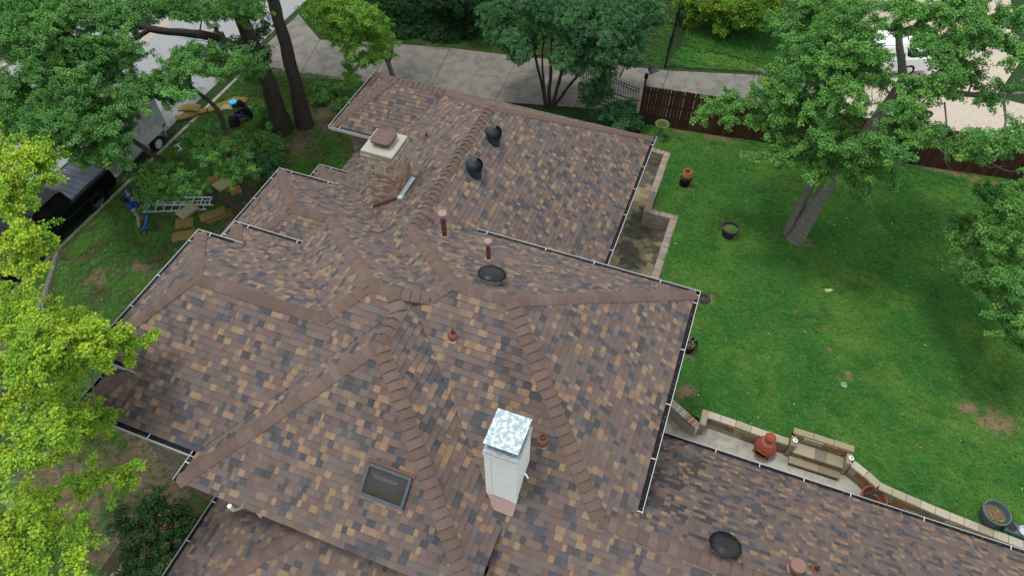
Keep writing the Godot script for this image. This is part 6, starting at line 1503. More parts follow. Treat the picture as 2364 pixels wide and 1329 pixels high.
func make_yard_things():
	var t := thing("birdbath", "green pedestal birdbath on the lawn in front of the fence", "birdbath", Vector3(-2.284, 0, -24.0))
	lathe_part("pedestal", t, [[0.2, 0], [0.2, 0.05], [0.16, 0.09], [0.15, 0.13], [0.11, 0.18], [0.095, 0.4], [0.11, 0.62], [0.13, 0.68]], M.bath)
	lathe_part("bowl", t, [[0.1, 0.66], [0.2, 0.7], [0.285, 0.77], [0.295, 0.8], [0.27, 0.805], [0.2, 0.75], [0.0, 0.735]], M.bath, 32)
	lathe_part("water", t, [[0.235, 0.768], [0.0, 0.769]], M.mossy_water, 32)
	t = thing("black_nursery_pot", "black plastic pot under a terracotta jar on the lawn", "pot", Vector3(-0.718, 0, -21.6))
	lathe_part("pot", t, [[0.2, 0], [0.22, 0.32], [0.235, 0.33], [0.235, 0.36], [0.2, 0.36], [0.19, 0.1], [0.0, 0.1]], M.black)
	lathe_part("soil", t, [[0.2, 0.34], [0.0, 0.345]], M.soil)
	leafy(t, 14, 0.2, 0.03, [[0.12, 0.24, 0.06]], Vector3(-0.2, 0.36, 0))
	t = thing("terracotta_jar", "orange terracotta jar with holes standing in a black pot", "jar", Vector3(-0.7, 0.345, -21.6))
	lathe_part("body", t, [[0.12, 0], [0.19, 0.1], [0.2, 0.2], [0.17, 0.31], [0.155, 0.34], [0.165, 0.37], [0.13, 0.375], [0.12, 0.3], [0.13, 0.12], [0.0, 0.1]], M.terracotta)
	for k in 6:
		var hg := Geo.new()
		hg.lathe([[0.026, 0], [0.026, 0.012], [0.0, 0.013]], 10)
		var ho := part("hole", hg.mesh(), M.black, t)
		var a := TAU * k / 6.0 + 0.4
		ho.transform = Transform3D(Basis(Vector3(-sin(a), 0, cos(a)), Vector3(cos(a), 0, sin(a)), Vector3.UP), Vector3(cos(a) * 0.19, 0.13, sin(a) * 0.19))
	t = thing("dark_planter", "dark blue-grey round planter with seedlings alone on the lawn", "planter", Vector3(1.386, 0, -19.45))
	lathe_part("pot", t, [[0.22, 0], [0.28, 0.3], [0.3, 0.38], [0.32, 0.39], [0.32, 0.44], [0.29, 0.44], [0.26, 0.25], [0.0, 0.25]], M.planter)
	lathe_part("soil", t, [[0.275, 0.33], [0.0, 0.34]], M.mulch)
	leafy(t, 60, 0.2, 0.08, [[0.1, 0.26, 0.05], [0.07, 0.2, 0.04]], Vector3(0.08, 0.34, 0.05))
	t = thing("rotten_stump", "dark rotten stump ring in the lawn at the gutter corner", "stump", Vector3(1.099, 0, -16.16))
	lathe_part("bark", t, [[0.24, 0], [0.22, 0.09], [0.17, 0.12], [0.12, 0.1], [0.1, 0.02], [0.0, 0.02]], M.bark_dark, 13)
	t = thing("black_planter", "black planter half hidden behind the tall wing's right gutter", "planter", Vector3(1.0, 0, -13.9))
	lathe_part("pot", t, [[0.2, 0], [0.25, 0.3], [0.27, 0.36], [0.24, 0.36], [0.2, 0.2], [0.0, 0.2]], M.black)
	lathe_part("soil", t, [[0.23, 0.28], [0.0, 0.285]], M.soil)
	leafy(t, 30, 0.2, 0.1, [[0.1, 0.16, 0.06], [0.14, 0.14, 0.08]], Vector3(0, 0.3, 0))
	t = thing("chiminea", "red clay chiminea with round mouth standing on the terrace", "chiminea", Vector3(3.9, -0.52, -11.38), -0.3)
	make_chiminea(t)
	t = thing("terracotta_bowl", "large empty terracotta bowl against the stone wall by the gutter", "pot", Vector3(7.0, -0.52, -10.82))
	lathe_part("pot", t, [[0.2, 0], [0.3, 0.25], [0.34, 0.42], [0.36, 0.42], [0.36, 0.48], [0.32, 0.48], [0.28, 0.25], [0.18, 0.06], [0.0, 0.05]], M.terracotta_dark, 32)
	lathe_part("soil", t, [[0.25, 0.18], [0.0, 0.19]], M.soil)
	part("shard", box_mesh(Vector3(0.14, 0.015, 0.1)), M.drive_tan, t, Vector3(-0.1, 0.2, 0.05))
	t = thing("grey_planter", "blue-grey bucket planter with dead leaves beside the pet feeder", "planter", Vector3(9.95, 0, -11.25))
	lathe_part("pot", t, [[0.24, 0], [0.33, 0.46], [0.36, 0.47], [0.36, 0.51], [0.33, 0.51], [0.29, 0.28], [0.0, 0.28]], M.blue_grey, 32)
	lathe_part("soil", t, [[0.3, 0.33], [0.0, 0.34]], M.mulch)
	leafy(t, 22, 0.16, 0.06, [[0.14, 0.3, 0.05], [0.2, 0.14, 0.09]], Vector3(0.05, 0.34, 0.06))
	t = thing("pet_feeder", "grey two-bowl pet feeder behind the stone wall", "feeder", Vector3(10.62, 0.0, -11.15), -0.08)
	part("stand", box_mesh(Vector3(0.62, 0.17, 0.32), 0.02), M.blue_grey, t)
	lathe_part("bowl", t, [[0.12, 0.172], [0.14, 0.18], [0.13, 0.18], [0.1, 0.174], [0.0, 0.173]], M.slate_dark, 24, Vector3(-0.16, 0, 0))
	lathe_part("bowl", t, [[0.12, 0.172], [0.155, 0.22], [0.145, 0.22], [0.1, 0.18], [0.0, 0.176]], M.steel, 24, Vector3(0.16, 0, 0))
	t = thing("valve_cover", "small pale round valve cover set in the lawn", "cover", Vector3(5.9, 0.0, -14.3))
	lathe_part("lid", t, [[0.11, 0.0], [0.11, 0.035], [0.09, 0.04], [0.0, 0.042]], M.pale_green, 18)
	t = thing("leaf_sprig", "pale fallen leaf sprig lying in the middle of the lawn", "leaf sprig", Vector3(5.05, 0.03, -18.0))
	var g := Geo.new()
	g.colored = true
	for k in 16:
		g.col = Color(0.45, 0.52, 0.3)
		var a := TAU * k / 16.0
		var d := Vector3(cos(a), 0.3, sin(a) * 0.6)
		var p := Vector3(rng.randf_range(-0.1, 0.1), 0.02, rng.randf_range(-0.04, 0.04))
		var s := d.cross(Vector3.UP).normalized() * 0.04
		g.tri(p, p + d * 0.07 + s, p + d * 0.16)
		g.tri(p, p + d * 0.16, p + d * 0.07 - s)
	part("leaves", g.mesh(), M.leaf, t)

func make_chiminea(t: Node3D):
	# hollow clay body with an arched mouth, short neck and lid; the mouth faces +z
	var prof := []
	for k in 13:
		var u := k / 12.0
		prof.append([0.2 + 0.125 * sin(PI * pow(u, 0.85)), 0.12 + 0.56 * u])
	var g := Geo.new()
	var sides := 36
	for k in 12:
		for s in sides:
			var a0 := TAU * s / sides
			var a1 := TAU * (s + 1) / sides
			var am := (a0 + a1) / 2
			var yc: float = (prof[k][1] + prof[k + 1][1]) / 2
			var dx := wrapf(am - PI * 1.5, -PI, PI)
			if (dx / 0.62) * (dx / 0.62) + pow((yc - 0.33) / 0.15, 2) < 1.0: continue
			for lay in 2:
				var off := 0.0 if lay == 0 else -0.03
				var q := []
				for c in [[k, a0], [k, a1], [k + 1, a1], [k + 1, a0]]:
					var r: float = prof[c[0]][0] + off
					q.append(Vector3(cos(c[1]) * r, prof[c[0]][1], -sin(c[1]) * r))
				g.quad(q[0], q[1], q[2], q[3])
	part("body", g.mesh(), M.clay, t)
	lathe_part("floor", t, [[0.21, 0.13], [0.0, 0.14]], M.ash, 20)
	lathe_part("neck", t, [[0.2, 0.67], [0.14, 0.74], [0.12, 0.82], [0.12, 0.92]], M.clay_pale, 24)
	lathe_part("lid", t, [[0.13, 0.9], [0.155, 0.93], [0.155, 0.97], [0.1, 1.03], [0.03, 1.06], [0.0, 1.07]], M.clay, 24)
	var rim := Geo.new()
	var pts := []
	var rr := []
	for k in 25:
		var a := TAU * k / 24.0
		var dx := 0.62 * cos(a)
		var y := 0.33 + 0.155 * sin(a)
		pts.append(Vector3(sin(dx) * 0.335, y, cos(dx) * 0.335))
		rr.append(0.02)
	rim.tube(pts, rr, 6)
	part("mouth_rim", rim.mesh(), M.clay, t)
	for k in 3:
		var a := TAU * k / 3.0 + 0.5
		var lg := Geo.new()
		lg.tube([Vector3(cos(a) * 0.24, 0.18, sin(a) * 0.24), Vector3(cos(a) * 0.29, 0.0, sin(a) * 0.29)], [0.014, 0.014], 6)
		part("leg", lg.mesh(), M.black, t)

# ---------------------------------------------------------------- vehicles and job-site things
func wheel(parent: Node3D, at: Vector3, r: float, width: float, rim_mat, side: float):
	# axle along x; the rim shows on the given side
	var root := Node3D.new()
	root.name = "wheel"
	parent.add_child(root, true)
	root.transform = Transform3D(Basis(Vector3(0, -1, 0), Vector3(side, 0, 0), Vector3(0, 0, side)), at)
	var g := Geo.new()
	g.lathe([[0.0, -width / 2], [r * 0.9, -width / 2], [r, -width * 0.35], [r, width * 0.35], [r * 0.93, width / 2], [r * 0.62, width / 2], [r * 0.6, width * 0.3]], 28)
	part("tyre", g.mesh(), M.tyre, root)
	var k := Geo.new()
	k.lathe([[r * 0.61, width * 0.25], [r * 0.6, width * 0.42], [r * 0.5, width * 0.36], [r * 0.42, width * 0.3], [r * 0.16, width * 0.42], [r * 0.12, width * 0.5], [0.0, width * 0.5]], 28)
	part("rim", k.mesh(), rim_mat, root)
	var hm := Geo.new()
	for s in 8:
		var a := TAU * s / 8.0
		hm.lathe([[r * 0.055, 0.0], [r * 0.055, 0.004], [0.0, 0.005]], 8, Transform3D(Basis.IDENTITY, Vector3(cos(a) * r * 0.33, width * 0.38, sin(a) * r * 0.33)))
	part("rim_holes", hm.mesh(), M.black, root).set_meta("kind", "stuff")

func loft(sections: Array) -> Geo:
	# sections: arrays of equal-length closed outlines, skinned along their order
	var g := Geo.new()
	for i in sections.size() - 1:
		var a: Array = sections[i]
		var b: Array = sections[i + 1]
		for k in a.size():
			var j := (k + 1) % a.size()
			g.quad(a[k], a[j], b[j], b[k])
	for e in [0, sections.size() - 1]:
		var s: Array = sections[e]
		var c := Vector3.ZERO
		for p in s: c += p
		c /= s.size()
		for k in s.size():
			g.tri(s[k], s[(k + 1) % s.size()], c) if e == 0 else g.tri(s[(k + 1) % s.size()], s[k], c)
	return g

func make_trailer():
	var t := thing("cargo_trailer", "grey enclosed cargo trailer with pointed nose parked at the kerb", "trailer", Vector3(-23.7, -0.95, -16.75))
	# body in plan: box with a wedge nose towards +z
	var w := 0.95
	var b := Geo.new()
	var y0 := 0.42
	var y1 := 2.25
	var plan := [Vector2(-w, -1.0), Vector2(w, -1.0), Vector2(w, 1.3), Vector2(0.0, 2.15), Vector2(-w, 1.3)]
	for i in [0, 1, 4]:
		var p: Vector2 = plan[i]
		var q: Vector2 = plan[(i + 1) % 5]
		b.quad(Vector3(q.x, y0, q.y), Vector3(p.x, y0, p.y), Vector3(p.x, y1, p.y), Vector3(q.x, y1, q.y))
	part("body", b.mesh(), M.trailer, t)
	var n := Geo.new()
	for i in [2, 3]:
		var p: Vector2 = plan[i]
		var q: Vector2 = plan[i + 1]
		n.quad(Vector3(q.x, y0, q.y), Vector3(p.x, y0, p.y), Vector3(p.x, y1, p.y), Vector3(q.x, y1, q.y))
	part("nose", n.mesh(), M.trailer_front, t)
	var r := Geo.new()
	for i in 5:
		r.tri(Vector3(plan[i].x * 1.01, y1 + 0.01, plan[i].y * 1.005), Vector3(0, y1 + 0.05, 0), Vector3(plan[(i + 1) % 5].x * 1.01, y1 + 0.01, plan[(i + 1) % 5].y * 1.005))
		r.tri(Vector3(plan[i].x, y0, plan[i].y), Vector3(plan[(i + 1) % 5].x, y0, plan[(i + 1) % 5].y), Vector3(0, y0, 0))
	part("roof", r.mesh(), M.trailer_front, t)
	for x in [w + 0.004, -w - 0.012]:
		part("trim_strip", box_mesh(Vector3(0.012, 0.09, 2.3)), M.aluminium, t, Vector3(x, y0, 0.15))
	for s in [-1.0, 1.0]:
		var f := Geo.new()
		f.box(Vector3(s * w if s > 0 else -w - 0.3, 0.72, -0.52), Vector3(w + 0.3 if s > 0 else -w, 0.76, 0.52))
		f.box(Vector3(s * w if s > 0 else -w - 0.3, 0.34, 0.521), Vector3(w + 0.3 if s > 0 else -w, 0.76, 0.55))
		f.box(Vector3(s * w if s > 0 else -w - 0.3, 0.34, -0.55), Vector3(w + 0.3 if s > 0 else -w, 0.76, -0.521))
		part("fender", f.mesh(), M.aluminium, t)
		wheel(t, Vector3(s * (w + 0.17), 0.34, 0.0), 0.34, 0.2, M.trailer_front, s)
	var ht := Geo.new()
	ht.tube([Vector3(-0.5, 0.45, 1.4), Vector3(0, 0.42, 2.9), Vector3(0.5, 0.45, 1.4)], [0.04, 0.04, 0.04], 8)
	part("tongue", ht.mesh(), M.black, t)
	part("tail_light", box_mesh(Vector3(0.02, 0.1, 0.14)), M.tail_light, t, Vector3(w + 0.012, 0.6, -0.85))

func make_truck():
	var t := thing("pickup_truck", "black pickup truck with ribbed bed cover parked under the lime tree", "truck", Vector3(-23.35, -0.95, -11.2))
	var w := 0.97
	# side profile along z (front towards +z), lofted across the width
	var prof := [Vector2(-2.85, 0.5), Vector2(-2.9, 0.75), Vector2(-2.86, 1.15), Vector2(-0.95, 1.17), Vector2(-0.9, 1.2), Vector2(1.1, 1.2), Vector2(1.3, 1.16), Vector2(2.6, 1.08), Vector2(2.86, 0.95), Vector2(2.9, 0.55), Vector2(2.7, 0.42), Vector2(-2.6, 0.42)]
	var secs := []
	for s in [[-w, 0.93], [-w + 0.06, 1.0], [w - 0.06, 1.0], [w, 0.93]]:
		var sec := []
		for p in prof: sec.append(Vector3(s[0], 0.42 + (p.y - 0.42) * s[1], p.x))
		secs.append(sec)
	part("body", loft(secs).mesh(), M.truck, t)
	var cab := [Vector2(-0.93, 1.18), Vector2(-0.78, 1.75), Vector2(-0.6, 1.82), Vector2(0.45, 1.82), Vector2(0.62, 1.77), Vector2(1.15, 1.19)]
	secs = []
	for s in [[-w + 0.05, 0.0], [-w + 0.17, 1.0], [w - 0.17, 1.0], [w - 0.05, 0.0]]:
		var sec := []
		for p in cab: sec.append(Vector3(s[0], 1.18 + (p.y - 1.18) * (1.0 if s[1] > 0 else 0.05), p.x))
		secs.append(sec)
	part("cab", loft(secs).mesh(), M.truck, t)
	for s in [-1.0, 1.0]:
		var g := Geo.new()
		for pane in [[-0.72, -0.58, -0.12, -0.12], [-0.04, -0.04, 0.42, 0.78]]:
			g.quad(Vector3(s * (w - 0.055), 1.25, pane[0]), Vector3(s * (w - 0.055), 1.25, pane[3]), Vector3(s * (w - 0.145), 1.7, pane[2]), Vector3(s * (w - 0.145), 1.7, pane[1]))
		part("side_windows", g.mesh(), M.car_glass, t).set_meta("kind", "stuff")
		part("side_trim", box_mesh(Vector3(0.02, 0.05, 4.4)), M.slate_dark, t, Vector3(s * (w + 0.004), 0.75, 0))
		for z in [-1.75, 1.85]:
			wheel(t, Vector3(s * (w - 0.13), 0.4, z), 0.4, 0.27, M.slate_metal, s)
			var ar := Geo.new()
			ar.lathe([[0.46, -0.14], [0.46, 0.14]], 24, Transform3D(Basis(Vector3(0, -1, 0), Vector3(1, 0, 0), Vector3(0, 0, 1)), Vector3(s * (w - 0.125), 0.42, z)))
			part("wheel_arch", ar.mesh(), M.black, t)
	for k in 7:
		part("bed_cover_panel", box_mesh(Vector3(1.56, 0.03, 0.245), 0.01), M.bed_cover, t, Vector3(0, 1.15, -2.66 + k * 0.26))
	part("windscreen", box_mesh(Vector3(1.4, 0.02, 0.66)), M.car_glass, t, Vector3(0, 1.5, 0.9)).rotation.x = 0.82
	part("bumper", box_mesh(Vector3(1.8, 0.14, 0.14), 0.03), M.slate_metal, t, Vector3(0, 0.5, -2.93))

func make_car():
	var t := thing("white_car", "white estate car parked behind the big back yard oak", "car", Vector3(5.7, 0.024, -32.6), 0.42)
	var w := 0.9
	# x is the length, rear towards +x
	var lower := [Vector2(-2.3, 0.35), Vector2(-2.38, 0.6), Vector2(-2.2, 0.78), Vector2(-1.2, 0.95), Vector2(0.0, 1.0), Vector2(1.4, 1.03), Vector2(2.1, 1.02), Vector2(2.3, 0.92), Vector2(2.36, 0.62), Vector2(2.28, 0.35), Vector2(1.0, 0.26), Vector2(-1.0, 0.26)]
	var secs := []
	for s in [[-w, 0.86], [-w + 0.1, 1.0], [w - 0.1, 1.0], [w, 0.86]]:
		var sec := []
		for p in lower: sec.append(Vector3(p.x, 0.3 + (p.y - 0.3) * s[1], s[0]))
		sec.reverse()
		secs.append(sec)
	part("body", loft(secs).mesh(), M.car_white, t)
	var top := [Vector2(-1.2, 0.93), Vector2(-0.45, 1.4), Vector2(-0.1, 1.48), Vector2(0.9, 1.5), Vector2(1.6, 1.43), Vector2(1.75, 1.38), Vector2(2.15, 0.98)]
	secs = []
	for s in [[-w + 0.03, 0.1], [-w + 0.2, 0.97], [-w + 0.3, 1.0], [w - 0.3, 1.0], [w - 0.2, 0.97], [w - 0.03, 0.1]]:
		var sec := []
		for p in top: sec.append(Vector3(p.x * (1.0 if s[1] > 0.5 else 1.02), 0.94 + (p.y - 0.94) * s[1], s[0]))
		sec.reverse()
		secs.append(sec)
	part("cabin", loft(secs).mesh(), M.car_white, t)
	for s in [-1.0, 1.0]:
		for pane in [[-0.95, -0.4, 0.1, 0.1], [0.18, 0.18, 0.92, 1.0], [1.08, 1.0, 1.45, 1.75]]:
			var g := Geo.new()
			g.quad(Vector3(pane[0], 1.0, s * (w - 0.035)), Vector3(pane[3], 1.02, s * (w - 0.035)), Vector3(pane[2], 1.36, s * (w - 0.16)), Vector3(pane[1], 1.36, s * (w - 0.16)))
			part("side_window", g.mesh(), M.car_glass, t)
		for x in [-1.45, 1.4]:
			var wn := Node3D.new()
			wn.name = "wheel_mount"
			t.add_child(wn, true)
			wn.position = Vector3(x, 0.33, s * (w - 0.1))
			wn.rotation.y = -PI / 2
			var tg := Geo.new()
			tg.lathe([[0.0, -0.1], [0.3, -0.1], [0.33, -0.07], [0.33, 0.07], [0.3, 0.105], [0.2, 0.105]], 24, Transform3D(Basis(Vector3(0, -1, 0), Vector3(1, 0, 0), Vector3(0, 0, 1)), Vector3.ZERO))
			part("tyre", tg.mesh(), M.tyre, wn)
			var rg := Geo.new()
			rg.lathe([[0.21, 0.08 * s], [0.1, 0.11 * s], [0.0, 0.112 * s]], 20, Transform3D(Basis(Vector3(0, -1, 0), Vector3(1, 0, 0), Vector3(0, 0, 1)), Vector3.ZERO))
			part("rim", rg.mesh(), M.aluminium, wn)
			wn.name = "wheel"
		part("tail_light", box_mesh(Vector3(0.14, 0.16, 0.22), 0.02), M.tail_light, t, Vector3(2.2, 0.76, s * 0.74))
		part("roof_rail", box_mesh(Vector3(1.5, 0.03, 0.03)), M.aluminium, t, Vector3(0.7, 1.5, s * 0.62))
	var rw := Geo.new()
	rw.quad(Vector3(2.14, 1.02, 0.68), Vector3(2.14, 1.02, -0.68), Vector3(1.8, 1.39, -0.58), Vector3(1.8, 1.39, 0.58))
	part("rear_window", rw.mesh(), M.car_glass, t)
	var fw := Geo.new()
	fw.quad(Vector3(-1.2, 0.97, -0.7), Vector3(-1.2, 0.97, 0.7), Vector3(-0.5, 1.4, 0.58), Vector3(-0.5, 1.4, -0.58))
	part("windscreen", fw.mesh(), M.car_glass, t)
	part("bumper", box_mesh(Vector3(0.16, 0.22, 1.7), 0.04), M.slate_metal, t, Vector3(2.32, 0.3, 0))

func batt(label: String, at: Vector3, size: Vector2, turn: float, pale = false, tilt = 0.0, bend = 0.0):
	var t := thing("insulation_batt", label, "insulation", at, turn, "insulation batts on the front lawn")
	# a soft slab with uneven edges
	var nx := 6
	var nz := 4
	var top := []
	for i in nx + 1:
		var row := []
		for j in nz + 1:
			var u := float(i) / nx - 0.5
			var v := float(j) / nz - 0.5
			var e := rng.randf_range(-0.02, 0.02)
			row.append(Vector3(u * size.x * 0.8 + e, 0.13 - bend * u * u * 4.0 * 0.1 + rng.randf_range(-0.012, 0.012) + (0.0 if absf(u) < 0.49 and absf(v) < 0.49 else -0.025), v * size.y * 0.85 + rng.randf_range(-0.02, 0.02)))
		top.append(row)
	var g := Geo.new()
	for i in nx:
		for j in nz:
			g.quad(top[i][j + 1], top[i + 1][j + 1], top[i + 1][j], top[i][j])
	var rim := []
	for i in nx + 1: rim.append(top[i][0])
	for j in range(1, nz + 1): rim.append(top[nx][j])
	for i in range(nx - 1, -1, -1): rim.append(top[i][nz])
	for j in range(nz - 1, 0, -1): rim.append(top[0][j])
	for k in rim.size():
		var a: Vector3 = rim[k]
		var b: Vector3 = rim[(k + 1) % rim.size()]
		g.quad(b * Vector3(0.98, 0, 0.98), a * Vector3(0.98, 0, 0.98), a, b)
	var o := part("slab", g.mesh(), M.batt_pale if pale else M.batt, t)
	o.rotation.z = tilt

func ladder(t: Node3D, at: Vector3, length: float, width: float, turn: float, rungs: int):
	var root := Node3D.new()
	root.name = "section"
	t.add_child(root, true)
	root.position = at
	root.rotation.y = turn
	for s in [-1.0, 1.0]:
		part("rail", box_mesh(Vector3(length, 0.08, 0.03), 0.005), M.aluminium, root, Vector3(0, 0, s * width / 2))
	for k in rungs:
		part("rung", box_mesh(Vector3(0.035, 0.03, width - 0.035)), M.aluminium, root, Vector3(-length / 2 + length * (k + 0.5) / rungs, 0.025, 0))

func make_street_things():
	make_trailer()
	make_truck()
	make_car()
	var y := -0.8
	batt("curved insulation batt propped on two others at the kerb", Vector3(-22.85, y + 0.14, -19.3), Vector2(1.25, 0.55), 0.3, false, 0.05, 1.0)
	batt("insulation batt lying under the curved one at the kerb", Vector3(-22.45, y, -19.25), Vector2(1.2, 0.4), 0.75)
	batt("lowest insulation batt poking out of the kerbside pile", Vector3(-22.75, y, -18.85), Vector2(1.1, 0.4), 0.8)
	batt("long insulation batt lying left of the blue bucket", Vector3(-21.7, y, -20.05), Vector2(1.45, 0.42), 0.95)
	batt("insulation batt lying behind the blue bucket", Vector3(-21.15, y, -20.75), Vector2(0.9, 0.4), 0.2)
	batt("pale paper-faced insulation batt beside the blue bucket", Vector3(-21.3, y, -20.1), Vector2(0.9, 0.45), 0.5, true)
	batt("torn pale insulation batt lying across the ladder", Vector3(-18.85, y + 0.08, -13.85), Vector2(1.0, 0.6), 1.25, true, 0.03)
	batt("dirty insulation batt against the ladder's pale batt", Vector3(-18.62, y, -13.3), Vector2(0.85, 0.62), 0.55)
	batt("insulation batt nearest the front eave corner", Vector3(-18.2, y, -12.75), Vector2(1.15, 0.55), 0.6)
	batt("insulation batt on top of the pair beside the leaning trunk", Vector3(-17.75, y + 0.13, -14.0), Vector2(1.25, 0.5), 0.85, false, 0.04)
	batt("insulation batt under another beside the leaning trunk", Vector3(-17.6, y, -14.1), Vector2(1.3, 0.5), 0.85)
	batt("smallest square insulation batt left of the leaning trunk", Vector3(-19.05, y, -15.8), Vector2(0.6, 0.5), 0.8)
	batt("pale folded insulation batt under the lean tree's leaves", Vector3(-18.5, y, -15.75), Vector2(1.0, 0.75), 1.2, true)
	batt("insulation batt right of the leaning trunk by the eave", Vector3(-17.7, y, -15.65), Vector2(0.95, 0.6), 0.9)
	batt("half hidden insulation batt behind the small green tree", Vector3(-21.2, y, -18.0), Vector2(0.8, 0.5), 0.4)
	batt("insulation batt under the small green tree's left branch", Vector3(-20.7, y, -17.4), Vector2(0.7, 0.5), 0.6)
	var t := thing("extension_ladder", "aluminium ladder lying flat on the front lawn beside the batts", "ladder")
	ladder(t, Vector3(-19.5, y + 0.02, -13.95), 2.5, 0.5, 0.42, 8)
	ladder(t, Vector3(-19.3, y + 0.11, -14.25), 2.4, 0.42, 0.36, 7)
	t = thing("step_ladder", "short aluminium ladder half under leaves left of the small tree", "ladder")
	ladder(t, Vector3(-21.35, y + 0.02, -17.6), 1.7, 0.4, 1.1, 5)
	t = thing("bucket", "blue plastic bucket with cyan lid beside the seated worker", "bucket", Vector3(-21.05, y, -20.2))
	lathe_part("pail", t, [[0.14, 0], [0.17, 0.34], [0.175, 0.36]], M.bucket_blue)
	lathe_part("lid", t, [[0.18, 0.35], [0.185, 0.38], [0.17, 0.39], [0.0, 0.392]], M.lid_cyan)
	t = thing("backpack", "black rucksack on the grass at the seated worker's feet", "bag", Vector3(-20.35, y, -19.2), 0.4)
	var secs := []
	for k in [[0.0, 0.8, 0.2], [0.05, 1.0, 0.24], [0.25, 1.0, 0.23], [0.4, 0.85, 0.18], [0.48, 0.5, 0.1]]:
		var sec := []
		for a in 16:
			sec.append(Vector3(cos(TAU * a / 16) * 0.24 * k[1], k[0], -sin(TAU * a / 16) * k[2]))
		secs.append(sec)
	part("bag_body", loft(secs).mesh(), M.dark_cloth, t)
	part("front_pocket", box_mesh(Vector3(0.3, 0.2, 0.08), 0.03), M.dark_cloth, t, Vector3(0, 0.05, 0.23))
	t = thing("white_tray", "white tray with black edge on the grass", "tray", Vector3(-20.55, y, -16.7), 0.25)
	part("base", box_mesh(Vector3(0.55, 0.06, 0.32), 0.01), M.black, t)
	part("sheet", box_mesh(Vector3(0.4, 0.03, 0.3), 0.01), M.trim, t, Vector3(0.05, 0.07, -0.06)).rotation.z = 0.12
	t = thing("tool_case", "flat black tool case on the grass beside the white tray", "case", Vector3(-19.95, y, -16.75), 0.1)
	part("shell", box_mesh(Vector3(0.5, 0.07, 0.2), 0.02), M.black, t)
	part("handle", box_mesh(Vector3(0.16, 0.03, 0.03)), M.slate_metal, t, Vector3(0, 0.03, 0.115))
	t = thing("neighbour_house", "dark red brick house corner behind the back shrub", "house", Vector3(1.2, 0, -40.5))
	part("wall", box_mesh(Vector3(7, 3.0, 5)), M.red_brick_wall, t)
	part("roof", box_mesh(Vector3(7.6, 0.3, 5.6), 0.1), M.deck, t, Vector3(0, 3.001, 0))

